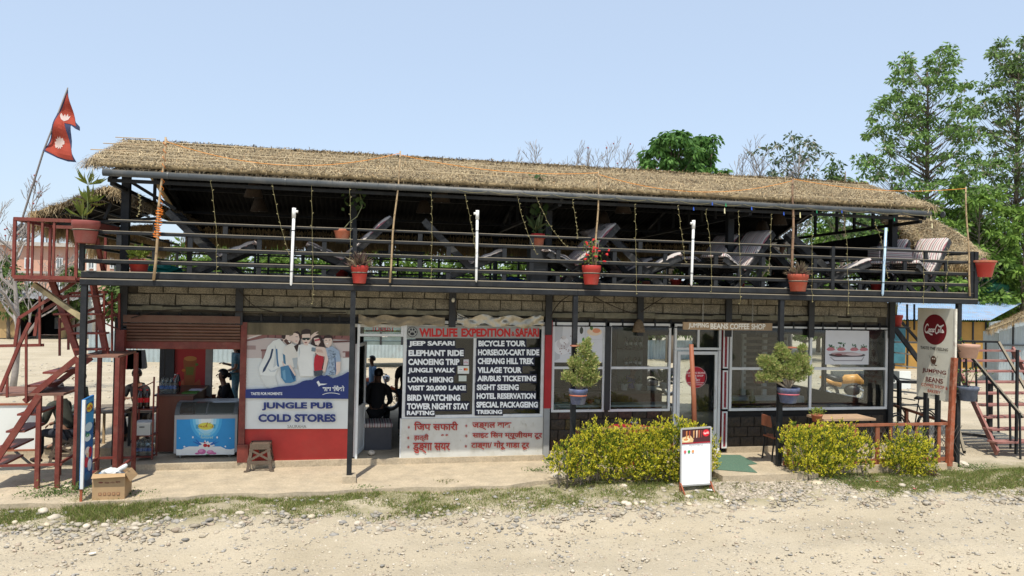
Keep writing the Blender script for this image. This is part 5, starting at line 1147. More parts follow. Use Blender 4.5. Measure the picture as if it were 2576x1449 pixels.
def person(label, loc, rz, pose, shirt, trousers, hair='short', sleeve='short', cap=None, skin=SKIN_, group=None, sc=1.0, seat=.45, headturn=0.0, shoes=None):
    t = thing('person', label, 'person', loc, group); t.rotation_euler = (0,0,rz); t.scale = (sc,)*3
    # joints, facing -Y
    pz = .92 if pose.startswith('stand') else seat+.1
    lean = {'sit_lean':.22,'sit':.06,'stand':.0,'stand_ice':.0,'sit_phone':.16,'lie':.1,'stand_arm':0}.get(pose,.05)
    pel = V3(0,0,pz); che = V3(0,-lean*.7,pz+.36); nk = V3(0,-lean-.01,pz+.53); hd = V3(0,-lean-.035,pz+.66); top = V3(0,-lean-.03,pz+.76)
    J = {'pel':(pel,(.13,.1)),'waist':(V3(0,-lean*.3,pz+.15),(.12,.09)),'che':(che,(.145,.1)),'nk0':(V3(0,-lean*.95,pz+.47),(.07,.06)),'nk':(nk,.045),'jaw':(hd+V3(0,-.01,-.035),(.058,.065)),'hd':(hd+V3(0,0,.03),(.072,.088)),'top':(top+V3(0,.005,-.01),(.055,.065))}
    E = [('pel','waist'),('waist','che'),('che','nk0'),('nk0','nk'),('nk','jaw'),('jaw','hd'),('hd','top')]
    arms = {}
    for s,n in ((-1,'L'),(1,'R')):
        sh = V3(s*.185,-lean*.92,pz+.43)
        if pose == 'stand': el, wr = sh+V3(s*.04,.02,-.28), sh+V3(s*.05,-.05,-.52)
        elif pose == 'stand_ice': el, wr = (sh+V3(s*.03,-.0,-.27), sh+V3(-s*.06,-.24,-.2)) if s < 0 else (sh+V3(s*.05,-.02,-.27), sh+V3(-s*.02,-.2,-.34))
        elif pose == 'sit_phone': el, wr = sh+V3(s*.05,-.1,-.25), sh+V3(-s*.09,-.3,-.17)
        elif pose == 'sit_lean': el, wr = sh+V3(s*.06,-.06,-.27), sh+V3(-s*.02,-.27,-.36)
        elif pose == 'lie': el, wr = sh+V3(s*.1,.02,-.25), sh+V3(s*.05,-.2,-.36)
        else: el, wr = sh+V3(s*.05,-.04,-.27), sh+V3(-s*.03,-.23,-.36)
        pm = wr+(wr-el).normalized()*.075
        J['sh'+n]=(sh,.056); J['el'+n]=(el,.041); J['wr'+n]=(wr,.027); J['pm'+n]=(pm,(.036,.02))
        E += [('nk0','sh'+n),('sh'+n,'el'+n),('el'+n,'wr'+n),('wr'+n,'pm'+n)]; arms[n]=(sh,el,wr,pm,s)
        hp = pel+V3(s*.09,0,-.04)
        if pose.startswith('stand'): kn, an = V3(s*.1,-.02,.49), V3(s*.11,.02,.08)
        elif pose == 'lie': kn, an = hp+V3(s*.1,-.36,.16), hp+V3(s*.12,-.5,-.2)
        else: kn, an = hp+V3(s*.07,-.42,.0), V3(s*.13,-.36-(.08 if s>0 else -.04),.08)
        te = an+V3(s*.02,-.15,-.045)
        J['hp'+n]=(hp,.088); J['kn'+n]=(kn,.058); J['an'+n]=(an,.038); J['te'+n]=(te,(.04,.028)); E += [('pel','hp'+n),('hp'+n,'kn'+n),('kn'+n,'an'+n),('an'+n,'te'+n)]
    body = skinmesh('body', J, E, skin, t, 1, 'pel')
    # fingers: four and a thumb per hand, curled, of unequal length
    for n,(sh,el,wr,pm,s) in arms.items():
        d = (pm-wr).normalized(); side = d.cross(V3(0,0,1)); side = side.normalized() if side.length > .1 else V3(1,0,0); dn = side.cross(d).normalized(); dn = -dn if dn.z > 0 else dn; mb = MB()
        for k,l in enumerate((.06,.072,.066,.05)):
            b0 = pm+side*(-.027+k*.018)+d*.005; mb.tube([b0, b0+d*l*.5+dn*.006, b0+d*l*.85+dn*l*.35, b0+d*l*.9+dn*l*.62],[.0088,.0085,.008,.006],6)
        b0 = wr+d*.03+side*(-.026); mb.tube([b0,b0-side*.03+d*.03,b0-side*.035+d*.06+dn*.01],[.011,.01,.007],6)
        mb.v = [tuple(Vector(v)+Vector(loc)) for v in mb.v]; mb.build('fingers', skin, body, True)
    # shirt, trousers follow the same skeleton, a little fuller
    S = {k:J[k] for k in ('waist','che','nk0','shL','shR','elL','elR')}; g_ = lambda r,a: (r[0]+a,r[1]+a) if isinstance(r,tuple) else r+a
    S = {'hem':(pel+V3(0,0,-.02),(.155,.125)), **{k:(p,g_(r,.02)) for k,(p,r) in S.items()}}; SE = [('hem','waist'),('waist','che'),('che','nk0'),('nk0','shL'),('nk0','shR')]
    S['nk0'] = (J['nk0'][0], (.075,.065))
    for n in 'LR':
        if sleeve == 'long': S['wr'+n] = (J['wr'+n][0], .036); SE += [('sh'+n,'el'+n),('el'+n,'wr'+n)]
        else: S['el'+n] = (J['sh'+n][0].lerp(J['el'+n][0],.75), .062); SE += [('sh'+n,'el'+n)]
    skinmesh('shirt', S, SE, shirt, t, 1, 'che')
    Tj = {'pel':(pel+V3(0,0,.02),(.145,.115))}; TE = []
    for n in 'LR': Tj['hp'+n]=(J['hp'+n][0],.102); Tj['kn'+n]=(J['kn'+n][0],.074); Tj['an'+n]=(J['an'+n][0]+V3(0,0,.03),.058); TE += [('pel','hp'+n),('hp'+n,'kn'+n),('kn'+n,'an'+n)]
    skinmesh('trousers', Tj, TE, trousers, t, 1, 'pel')
    off = Vector(loc)
    sm = shoes or M('dark_shoes',(.03,.025,.02),.6)
    for n in 'LR':
        a = J['an'+n][0]; mb = MB(); mb.ball(off+a+V3(0,-.075,-.045),.05,.13,.045,10); mb.build('shoe', sm, t, True)
    # head details
    h0 = off+hd+V3(0,0,.03); mb = MB(); mb.tube([h0+V3(0,-.088,.012),h0+V3(0,-.112,-.02),h0+V3(0,-.09,-.026)],[.009,.014,.008],6); mb.build('nose', skin, body, True)
    mb = MB(); mb.ball(h0+V3(-.03,-.083,.01),.011,.007,.008,8).ball(h0+V3(.03,-.083,.01),.011,.007,.008,8); mb.build('eyes', M('eye',(.05,.04,.035),.2), body, True)
    mb = MB(); mb.ball(h0+V3(0,-.083,-.052),.024,.009,.007,8); mb.build('mouth', M('lips',(.22,.07,.05),.5), body, True)
    for s in (-1,1): MB().ball(h0+V3(s*.078,.005,-.008),.01,.02,.03,8).build('ear', skin, body, True)
    if cap is None or True:
        mb = MB(); bm = bmesh.new(); bmesh.ops.create_icosphere(bm, subdivisions=3, radius=1); vs = []
        for v in bm.verts:
            c = v.co; k = 1+.05*noise.noise(c*7); z = c.z*.105*k; y = c.y*.108*k
            lim = -.01 if c.y < -.3 else (-.05 if hair == 'short' else -.2)
            if c.y < -.35 and z < .035: y = -.04; z = .035
            z = max(z, lim*1.0)
            vs.append(h0+V3(c.x*.09*k, y+.012, z+.018))
        mb.add(vs,[[q.index for q in f.verts] for f in bm.faces]); bm.free()
        if hair == 'long': mb.tube([h0+V3(0,.08,-.0),h0+V3(.0,.11,-.1),h0+V3(.01,.09,-.26)],[.07,.06,.02],8)
        if hair == 'bun': mb.ball(h0+V3(0,.12,-.01),.05,.05,.05,8)
        mb.build('hair', HAIR, t, True)
    if cap:
        mb = MB(); mb.lathe(h0+V3(0,.005,.03),[(.1,0),(.1,.03),(.085,.075),(.04,.1),(.001,.106)],14); mb.box(h0.x-.06,h0.x+.06,h0.y-.18,h0.y-.08,h0.z+.03,h0.z+.042); mb.build('cap', cap, t, True)
    return t
def cloth(n,c,**k): return M('cloth_'+n,c,.9,.15,12,.003,**k)
blk = cloth('black',(.02,.02,.022)); dgr = cloth('dark_olive',(.045,.05,.04)); grn = cloth('grey_green',(.08,.1,.09)); bsh = cloth('light_blue',(.2,.33,.5),dirt=.5,dirtc=(.45,.5,.58)); flo = cloth('teal_floral',(.05,.13,.17),dirt=.6,dirtc=(.25,.28,.3)); jean = cloth('jeans',(.03,.035,.05)); blu = cloth('blue',(.03,.06,.3))
def at(px,py,Y,z=0.0): p = P(px,py,Y); return (p.x,Y,z)
person('person in a dark olive jacket and grey cap sitting on a stool at the left', at(172,1100,1.9,.0), R(-115), 'sit_lean', dgr, jean, sleeve='long', cap=cloth('grey_cap',(.12,.11,.12)))
person('person in a grey green jacket sitting beyond the person in the cap', at(211,1080,2.9,.1), R(-70), 'sit', grn, jean, sleeve='long')
person('person in black sitting at the table behind the cola bottle rack', at(352,1060,3.6,.1), R(-10), 'sit_phone', blk, jean)
person('woman in a teal floral dress standing and eating ice cream in the yard', at(592,1010,6.6,.1), R(-80), 'stand_ice', flo, flo, hair='long')
person('woman with tied black hair sitting behind the freezer with a drink', at(583,1060,3.4,.1), R(-75), 'sit_phone', blk, jean, hair='bun')
person('person in a light blue checked shirt standing behind the office', at(936,1000,6.9,-.06), R(-75), 'stand', bsh, jean, sc=.87)
person('person in black sitting on the striped bench, back to the street', at(946,1060,2.75,.1), R(170), 'sit_lean', blk, blk, sleeve='long', seat=.5)
person('person in black standing behind the office window, partly hidden', at(1022,1000,3.2,.1), R(150), 'stand', blk, jean)
person('person in a blue jacket bending over the coffee shop counter', at(1562,1010,3.6,.05), R(60), 'sit_lean', blu, blk, sleeve='long', seat=.62)
person('dark clothed person lounging on the terrace behind the third front pot', at(1950,700,2.2,3.2), R(50), 'lie', blk, blk, seat=.2)
# what they sit on
make_stool(at(168,1100,1.95,.0), 'dark plastic stool under the person in the grey cap', PLB)
make_stool(at(208,1080,3.0,.1), 'plastic stool under the person in the grey green jacket', PLB)
make_stool(at(352,1060,3.65,.1), 'plastic stool behind the cola bottle rack', PLB)
make_stool(at(585,1060,3.45,.1), 'plastic stool under the woman behind the freezer', PLB)
def table(name, label, x0,x1,y0,y1,z0,z1, top, leg, th=.04, lw=.04):
    t = thing(name,label,'table',((x0+x1)/2,(y0+y1)/2,z0)); MB().box(x0,x1,y0,y1,z1-th,z1).build('tabletop', top, t)
    for x in (x0+.06,x1-.06):
        for y in (y0+.06,y1-.06): MB().box(x-lw/2,x+lw/2,y-lw/2,y+lw/2,z0,z1-th).build('leg', leg, t)
    return t
GW = M('weathered_grey_wood',(.2,.17,.14),.8,.25,5,.003,dirt=.3,dirtc=(.1,.08,.06))
table('wooden_table','grey wooden table where the people at the left sit', X_(225,1040,2.4), X_(318,1040,2.4), 2.2, 3.1, .1, .82, GW, BAMB)
table('wooden_table','dark table between the rack and the counter in the cold store', X_(330,1050,3.1), X_(402,1050,3.1), 2.7, 3.3, .1, .75, GW, BLK2)
c_ = at(572,985,3.2); MB().lathe((c_[0]-.22,3.05,Z_(572,998,3.05)-.06),[(.03,0),(.04,.1),(.042,.105)],12).build('paper_cup', WODC if 'WODC' in globals() else WOODR, None, True, label='brown cup in front of the woman behind the freezer', cat='cup')
for k,(x,cl) in enumerate(((334,(40,60,130)),(343,(50,90,60)),(353,(60,60,66)),(326,(150,40,40)))):
    p = P(x,905,6.0); mb = MB(); mb.add([(p.x-.1,6,p.z+.22),(p.x+.1,6,p.z+.22),(p.x+.12,6,p.z-.2),(p.x-.12,6,p.z-.22),(p.x-.08,6.08,p.z+.2),(p.x+.08,6.08,p.z+.2),(p.x+.13,6.1,p.z-.18),(p.x-.13,6.1,p.z-.2)],[(0,3,2,1),(4,5,6,7),(0,1,5,4),(1,2,6,5),(2,3,7,6),(3,0,4,7)])
    mb.tube([(p.x,6.04,p.z+.2),(p.x,6.04,p.z+.6)],.005,4); mb.build('snack_bag', ink(*cl,.35), None, label='%s snack bag hanging from a line behind the cold store' % ('navy','green','grey','dark red')[k], cat='bag')
p = P(340,880,6.04); MB().tube([(P(318,880,6.04).x,6.04,p.z+.36),(P(405,880,6.04).x,6.04,p.z+.36)],.012,6).build('hanging_bar', BLK2, BLD)
# ================================================================= TERRACE THINGS
DZ = 3.2
CW = M('chipped_black_wood',(.016,.017,.019),.6,.3,9,.003,dirt=.45,dirtc=(.13,.13,.125),fine=.2)
def make_lounger(cush_back=True, cush_seat=True, label='', loc=(0,0,0)):
    """local +x is where the sitter faces; width along y"""
    t = thing('deck_chair', label, 'deck chair', loc); hw = .27; bx = loc
    o = lambda x,y,z: Vector((loc[0]+x, loc[1]+y, loc[2]+z))
    top, foot = (-.72,1.02), (.34,.0); rear, front = (-.5,.0), (.62,.5)
    for s in (-1,1):
        y = s*hw
        MB().bar(o(top[0],y,top[1]), o(foot[0],y,foot[1]), .035, .1).build('back_board', CW, t)
        MB().bar(o(rear[0],y*.86,rear[1]), o(front[0],y*.86,front[1]), .035, .1).build('seat_board', CW, t)
    MB().bar(o(.05,hw*.7,.3),o(.4,hw*.7,0),.03,.07).bar(o(.05,-hw*.7,.3),o(.4,-hw*.7,0),.03,.07).build('strut', CW, t, kind='stuff')
    for k in range(8):
        u = .06+k*.075; x = top[0]+(foot[0]-top[0])*u; z = top[1]+(foot[1]-top[1])*u
        MB().bar(o(x+.03,-hw-.02,z+.03),o(x+.03,hw+.02,z+.03),.018,.065,upv=(.7,0,-.7)).build('back_slat', CW, t)
    for k in range(6):
        u = .5+k*.088; x = rear[0]+(front[0]-rear[0])*u; z = rear[1]+(front[1]-rear[1])*u
        MB().bar(o(x,-hw,z+.055),o(x,hw,z+.055),.075,.018,upv=(-.4,0,1)).build('seat_slat', CW, t)
    def cushion(a, b, n, name):
        mb = MB(); N_ = 14; d = Vector((b[0]-a[0],0,b[1]-a[1])); up_ = Vector((-d.z,0,d.x)).normalized()*n; rows = []
        for i in range(N_+1):
            u = i/N_; c = o(a[0],0,a[1])+d*u; puff = .045+.02*abs(math.sin(u*math.pi*3)); 
            for y,k in ((-hw+.0,0),(-hw+.03,1),(-.09,.8),(0,1.05),(.09,.8),(hw-.03,1),(hw,0)): rows.append(c+Vector((0,y,0))+up_*(.03+puff*k))
            for y in (hw,-hw): rows.append(c+Vector((0,y,0))+up_*.025)
        f = []
        for i in range(N_):
            for j in range(9): f.append((i*9+j, i*9+(j+1)%9, (i+1)*9+(j+1)%9, (i+1)*9+j))
        f += [tuple(range(8,-1,-1)), tuple(range(N_*9,N_*9+9))]
        mb.add(rows, f); ob = mb.build(name, STR, t, True); me = ob.data; uv = me.uv_layers.new(name='UVMap')
        for l in me.loops: c = me.vertices[l.vertex_index].co; uv.data[l.index].uv = (c.y*1.9+.04*math.sin(c.z*9), c.z)
    if cush_back: cushion((top[0]-.0,top[1]+.01),(.0,.32),1,'back_cushion')
    if cush_seat: cushion((-.0,.26),(front[0]+.02,front[1]+.03),1,'seat_cushion')
    return t
GL = 'folding deck chairs along the terrace railing'
c1 = make_lounger(True, True, 'deck chair', (0,0,0)); c0 = make_lounger(False, True, 'deck chair', (0,0,0))
def place(src, px, Y, rz, label, sc=1.0): 
    x = X_(px, 690, Y); return dup(src, (x, Y, DZ), rz, label, sc, GL)
place(c0, 548, .42, R(-6), 'black wooden deck chair facing right, leftmost on the terrace, bare slatted back', .98)
place(c1, 868, .42, R(186), 'black deck chair facing left with striped cushion behind the left red pot', 1.0)
place(c0, 1172, .42, R(-8), 'black deck chair facing right just left of the second white pipe', 1.0)
place(c1, 1440, .42, R(196), 'deck chair facing left with striped cushion behind the red flowering pot', 1.05)
place(c0, 1620, .42, R(-28), 'deck chair turned away with bare slats right of the flowering pot', 1.05)
place(c1, 1552, 1.5, R(10), 'deck chair half hidden behind the turned away chair', 1.0)
place(c1, 1772, .95, R(205), 'rear one of two striped deck chairs right of the third white pipe', 1.0)
place(c1, 1850, .42, R(205), 'front one of two striped deck chairs right of the third white pipe', 1.05)
place(c0, 2085, .42, R(-25), 'deck chair facing right behind the rightmost front pot', 1.08)
place(c1, 1990, 1.5, R(-12), 'deck chair with a raised cushion left of the rightmost bamboo pole', 1.05)
place(c1, 2215, .95, R(212), 'striped deck chair beyond the blue tinged pipe, left of its twin', 1.05)
place(c1, 2310, .42, R(208), 'rightmost striped deck chair at the end of the terrace', 1.05)
for r_ in (c1,c0):
    for ch in list(r_.children): bpy.data.objects.remove(ch)
    bpy.data.objects.remove(r_)
uv_box(MB().cbox(X_(2200,640,.75),X_(2283,640,.75),.62,.95,Z_(2240,668,.7),Z_(2240,632,.7)+.08,.06).build('loose_cushion', STR, None, label='loose striped cushion standing upright left of the last deck chairs', cat='cushion'),2,2.2)
# low dark tables deeper on the terrace
for k,(px,Y) in enumerate(((700,3.0),(1010,4.2),(1300,2.6),(1690,3.0),(1560,4.6),(2060,3.6))):
    x = X_(px,680,Y); table('terrace_table', ('low black terrace table behind the %s' % ('first white pipe','bamboo pole in the middle','second pot on the rail','third white pipe','red flowering pot','rightmost bamboo pole')[k]), x-.5,x+.5,Y,Y+.6,DZ,DZ+(.72 if k%2 else .6), BLK2, BLK2)
crumpled('folded_tarp',(X_(405,683,1.3),1.3,DZ+.09),.22,5,ink(10,110,100),'teal tarpaulin bundle lying behind the lime plant pot','tarpaulin',(1.7,1,.45))
crumpled('folded_tarp',(X_(1290,690,2.2),2.2,DZ+.08),.16,6,ink(50,80,140),'blue bundle on the terrace floor left of the red pots','tarpaulin',(1.5,1,.5))

# pots
def pot(name, label, c, r, h, mat, soil=True, rim=.035, taper=.68, band=None, cat='flower pot', group=None):
    t = thing(name, label, cat, c, group)
    MB().lathe(c,[(r*taper,0),(r*(taper+.04),h*.04),(r*.93,h*.74),(r*1.0,h*.78),(r,h-.01),(r*.98,h),(r*.86,h),(r*.84,h*.88)],20).build('body', mat, t, True)
    MB().lathe((c[0],c[1],c[2]+h*.86),[(r*.85,0),(0.0001,.012)],16).build('soil', SOIL, t)
    if band: MB().lathe((c[0],c[1],c[2]+h*.55),[(r*.9,0),(r*.97,.012),(r*.9,.024)],18).build('ring', band, t)
    return t
def foliage(name, parent, c, n, fn, mat=LEAF, lo=(.05,.12,.02), hi=(.15,.25,.05), asp=.45, seed=0, bend=.12):
    g = np.random.default_rng(seed); p, d, s = fn(g, n); p = p+np.array(c); v, f = leaves(p, d, s, asp, bend, seed)
    return npmesh(name, v, f, mat, parent, colors=tint(len(p), g, lo, hi), kind='stuff')
def rosette(r, h):
    def fn(g, n):
        a = g.uniform(0,6.28,n); e = g.uniform(.05,1.4,n); L_ = r*g.uniform(.7,1.15,n); d = np.stack([np.cos(a)*np.cos(e),np.sin(a)*np.cos(e),np.sin(e)],1)
        return d*L_[:,None]*.55+np.array([0,0,h]), d, L_
    return fn
def bushy(rx,ry,rz,ls=(.04,.08)):
    def fn(g,n):
        p = g.normal(size=(n,3)); p /= np.linalg.norm(p,axis=1,keepdims=True); rr = g.random((n,1))**.45; d = p+np.array([0,0,.5])+g.normal(0,.4,(n,3)); return p*rr*np.array([rx,ry,rz])+np.array([0,0,rz*.8]), d, g.uniform(*ls,n)
    return fn
def stems(parent, c, pts, r, mat=BARK):
    mb = MB()
    for q in pts: mb.tube([Vector(c)+Vector(p) for p in q], [r]*(len(q)-1)+[r*.5], 5)
    return mb.build('stem', mat, parent, True, kind='stuff' if len(pts) > 1 else None)
def at2(px,py,Y): return tuple(P(px,py,Y))
# big planter at the stair head
c = at2(215,612,-.1); pt = pot('big_planter','big reddish brown planter with a tall dracaena at the left terrace corner',c,.19,.33,M('reddish_brown_pot',(.27,.07,.06),.6,.15,5,dirt=.4,dirtc=(.33,.17,.14)),band=BLK)
stems(pt,c,[[(.0,0,.28),(.02,0,.55),(.0,0,.85)],[(-.04,0,.28),(-.06,.02,.45)]],.012,M('green_stem',(.12,.14,.05),.7))
for k,(h,r,n) in enumerate(((.86,.2,16),(.6,.2,14),(.38,.2,14))): foliage('leaves',pt,(c[0]+(-.06 if k==2 else .02),c[1],c[2]+h),n+6,rosette(r*1.35,0),lo=(.12,.17,.03),hi=(.25,.27,.06),asp=.16,seed=k)
def front_pot(px,ytop,ybot,w,label,mat,Y=-.14,band=BLK):
    c = at2(px,ybot,Y); h = P(px,ytop,Y).z-c[2]; r = (P(px+w/2,ytop,Y).x-P(px-w/2,ytop,Y).x)/2; return pot('flower_pot',label,c,r,h,mat,band=band), c, h
p1,c,h = front_pot(904,668,713,44,'bright red pot with purple striped spiky plant hung on the railing',REDP)
foliage('leaves',p1,(c[0],c[1],c[2]+h*.9),150,rosette(.24,0),lo=(.1,.05,.06),hi=(.3,.25,.16),asp=.13,seed=4)
p2,c,h = front_pot(1487,668,716,46,'red pot with red flowering thorn bush tied to the railing',REDP)
stems(p2,c,[[(.0,0,h*.8),(-.08,.02,h+.15),(-.1,.0,h+.3)],[(0,0,h*.8),(.02,0,h+.2),(0,.0,h+.42)],[(0,0,h*.8),(.1,.0,h+.15),(.12,0,h+.38)],[(0,0,h*.8),(.05,0,h+.1),(.07,0,h+.25)]],.012,M('thorn_stem',(.14,.11,.07),.8))
def spread(r,h0,h1,ls):
    def fn(g,n): p = np.stack([g.normal(0,r,n),g.normal(0,r*.6,n),g.uniform(h0,h1,n)],1); return p, g.normal(size=(n,3))+np.array([0,0,.3]), g.uniform(*ls,n)
    return fn
foliage('leaves',p2,(c[0],c[1],c[2]+h),110,spread(.1,.02,.42,(.035,.07)),seed=5,lo=(.12,.2,.03),hi=(.2,.28,.06))
mb = MB(); g = random.Random(5)
for k in range(15): x,y,z = c[0]+g.gauss(0,.11), c[1]+g.gauss(0,.05)-.03, c[2]+h+g.uniform(.06,.45); [mb.ball((x+g.uniform(-.02,.02),y,z+g.uniform(-.015,.015)),.018,.014,.013,6) for _ in range(3)]
mb.build('flowers', M('red_blossom',(.6,.03,.03),.6), p2, kind='stuff')
p3,c,h = front_pot(2007,690,733,46,'terracotta red pot with purple striped spiky plant at the right of the railing',M('orange_red_pot',(.42,.08,.045),.6,.15,5,dirt=.5,dirtc=(.4,.2,.13)))
foliage('leaves',p3,(c[0],c[1],c[2]+h*.9),150,rosette(.25,0),lo=(.1,.05,.06),hi=(.32,.27,.16),asp=.13,seed=6)
c = at2(349,692,.22); q = pot('flower_pot','small red pot with lime green leafy plant at the left of the terrace',(c[0],c[1],DZ),.15,.24,REDP)
foliage('leaves',q,(c[0],c[1],DZ+.22),130,bushy(.19,.15,.14,(.06,.11)),lo=(.2,.3,.05),hi=(.42,.5,.12),asp=.6,seed=7)
c = at2(861,608,.06); q = pot('flower_pot','terracotta pot on the rail with a climbing vine',(c[0],.09,c[2]),.135,.2,TERR,rim=.04)
MB().box(c[0]-.1,c[0]+.1,.035,.2,c[2]-.02,c[2]-.002).build('bracket', BLK, q)
vp = [(0,0,.18),(.1,.03,.32),(.22,.1,.42),(.3,.2,.6),(.27,.25,.78),(.2,.3,.95),(.1,.3,1.0)]; stems(q,(c[0],.09,c[2]),[vp],.008,M('vine_stem',(.2,.2,.1),.7))
foliage('leaves',q,(c[0]+.2,.36,c[2]+.5),34,spread(.09,.0,.5,(.07,.12)),lo=(.035,.08,.02),hi=(.09,.14,.04),asp=.75,seed=8)
c = at2(1352,625,.35); q = pot('flower_pot','orange pot wrapped in red cloth with tall plants by the middle post',c,.125,.24,TERR)
MB().lathe((c[0],c[1],c[2]+.17),[(.13,0),(.145,.03),(.12,.08)],14).build('cloth_wrap', M('red_cloth',(.4,.03,.03),.9,.3,20,.01), q)
foliage('leaves',q,(c[0]-.05,c[1],c[2]+.3),16,rosette(.3,0),lo=(.06,.1,.03),hi=(.15,.18,.08),asp=.16,seed=9); foliage('leaves',q,(c[0]+.08,c[1]+.1,c[2]+.2),60,spread(.11,.0,1.1,(.09,.16)),lo=(.03,.07,.02),hi=(.08,.13,.04),asp=.7,seed=10)
stems(q,c,[[(.06,.1,.1),(.1,.12,.6),(.05,.1,1.3)]],.008)
MB().box(c[0]-.15,c[0]+.15,c[1]-.15,c[1]+.15,DZ,c[2]-.002).build('stand', BLK2, q)
c = at2(2474,697,-.05); q = pot('flower_pot','large red pot with pink flowers hung outside the right terrace corner',c,.2,.3,REDP,band=None)
MB().lathe((c[0],c[1],c[2]+.27),[(.2,0),(.225,.01),(.225,.04),(.2,.045)],20).build('rim', TERR, q)
foliage('leaves',q,(c[0],c[1],c[2]+.3),60,bushy(.15,.15,.07,(.03,.06)),seed=11); foliage('petals',q,(c[0]-.06,c[1]-.05,c[2]+.3),20,bushy(.07,.05,.05,(.03,.05)),lo=(.4,.1,.3),hi=(.5,.2,.4),seed=12)
MB().bar((c[0]-.3,c[1]+.03,c[2]+.12),(c[0]-.15,c[1],c[2]+.12),.02).build('bracket', BLK, q)
smalls = [(860,700,1.0,.12),(1340,712,.9,.13),(1402,712,1.3,.1),(1492,706,1.5,.1),(1596,712,1.6,.1),(1700,718,1.3,.11),(1726,716,1.6,.1),(1862,712,1.8,.09),(2206,735,.9,.13),(2035,722,1.5,.1),(1625,716,2.2,.09)]
names = ['behind the left red pot','under the cloth wrapped pot','left of the red flowering pot','behind the red flowering pot','under the turned away deck chair','left of the third white pipe','beside its twin left of the third pipe','under the striped deck chairs','left of the last deck chairs','behind the rightmost front pot','far back behind the turned away deck chair']
for (px,py,Y,r),nm in zip(smalls,names):
    x = X_(px,py,Y); q = pot('flower_pot','plain red terracotta pot on the terrace floor '+nm,(x,Y,DZ),r,r*1.7,TERR if px%2 else REDP)
    if px in (1340,1700,2206,2035): foliage('leaves',q,(x,Y,DZ+r*1.6),40,bushy(r*1.3,r,r*1.3,(.05,.09)),lo=(.04,.1,.02),hi=(.12,.2,.05),seed=px)

# bamboo poles, pipes, strings
BP = [((416,345),(386,705),-.1,'bamboo pole wound with orange garland at the left of the railing'),((1008,380),(979,711),-.1,'bare bamboo pole tied to the railing left of the second white pipe'),((1507,430),(1497,690),-.1,'bamboo pole rising behind the red flowering pot'),((1995,450),(1994,700),-.1,'thick dark bamboo pole above the rightmost front pot'),((2429,470),(2441,745),-.08,'thin bamboo pole at the right end of the railing')]
tops = []
for k,(a,b,Y,lb) in enumerate(BP):
    A_,B_ = P(*a,Y),P(*b,Y); tops.append(A_); pts = [B_.lerp(A_,t)+Vector((.012*math.sin(t*9+k),0,0)) for t in np.linspace(0,1,9)]; r0_ = (.022,.017,.018,.026,.018)[k]
    o = MB().tube(pts,[r0_*(1-.04*i) for i in range(9)],8).build('bamboo_pole', M('dark_bamboo',(.25,.15,.09),.6,.3,5,dirt=.3) if k == 3 else BAMB, None, True, label=lb, cat='pole')
    ORG[o.name] = np.array(o.location)
    mb = MB()
    for t in np.linspace(.08,.95,9): p = B_.lerp(A_,t)+Vector((.012*math.sin(t*9+k),0,0)); mb.tube([p-Vector((0,0,.006)),p+Vector((0,0,.006))],r0_*1.15,8)
    mb.build('bamboo_nodes', M('bamboo_node',(.25,.18,.1),.7), o, kind='stuff')
ORN = M('orange_garland',(.7,.2,.02),.7,.2,20); g = random.Random(3)
A_,B_ = P(403,520,-.1),P(394,600,-.1); pts = []
for i in range(70): t = i/69; p = A_.lerp(B_,t); a = i*1.1; w_ = .025+.03*abs(math.sin(t*9)); pts.append(p+Vector((math.cos(a)*w_,math.sin(a)*.025,g.uniform(-.01,.01))))
MB().tube(pts,.007,4).build('orange_garland', ORN, None, label='orange garland wound round the leftmost bamboo pole', cat='garland')
A_,B_ = P(416,350,-.1),P(405,520,-.1); MB().tube([A_.lerp(B_,t)+Vector((.022*math.cos(t*60),.022*math.sin(t*60),0)) for t in np.linspace(0,1,90)],.004,4).build('orange_garland', ORN, None, label='thin orange string spiralling down the top of the leftmost bamboo pole', cat='garland')
def sag(a,b,s,n=14): return [Vector(a).lerp(Vector(b),t)-Vector((0,0,s*4*t*(1-t))) for t in np.linspace(0,1,n)]
OS = M('orange_string',(.75,.3,.06),.7,.1,10); lens = (.28,.12,.25,.12)
for k in range(4):
    a,b = tops[k]-Vector((0,0,.06 if k != 3 else 0)),tops[k+1]-Vector((0,0,.03)); 
    MB().tube(sag(a,b,lens[k]),.006,4).build('orange_string', OS, None, label=('orange string from the garlanded pole to the second pole','orange string between second and third bamboo poles','orange string between third and fourth bamboo poles','orange string from the thick dark bamboo to the right end pole')[k], cat='string')
PV = M('white_pvc',(.8,.8,.78),.35,.04,3,dirt=.2,dirtc=(.6,.58,.52)); PB = M('blue_white_pvc',(.45,.62,.78),.35,.06,3)
for k,(a,b,lb) in enumerate((((740,524),(732,722),'grimy white plastic pipe with a cap, leftmost on the railing'),((1201,530),(1198,710),'clean white plastic pipe with a square cap in the middle of the railing'),((1745,555),(1739,720),'white plastic pipe with a side stub, third along the railing'),((2229,573),(2220,745),'pale blue plastic pipe at the right of the railing'))):
    A_,B_ = P(*a,-.07),P(*b,-.07); m_ = PB if k == 3 else PV; t = thing('plastic_pipe',lb,'pipe',tuple(B_)); MB().tube([B_,B_+(A_-B_)*.03,A_],[.008,.022,.024],10).build('tube', m_, t, True)
    if k < 3:
        MB().tube([A_-(A_-B_)*.12,A_+Vector((0,0,.005))],.031,10).build('cap', m_, t, True)
        s_ = 1 if k == 0 else -1; MB().tube([A_+Vector((0,0,-.05)),A_+Vector((s_*.06,0,-.05))],[.02,.022],8).build('stub', m_, t, True)
    for tt in (.2,.72): p = B_.lerp(A_,tt); MB().tube([p-Vector((0,0,.005)),p+Vector((0,0,.005))],.03,8).build('wire_tie', BLK2, t)
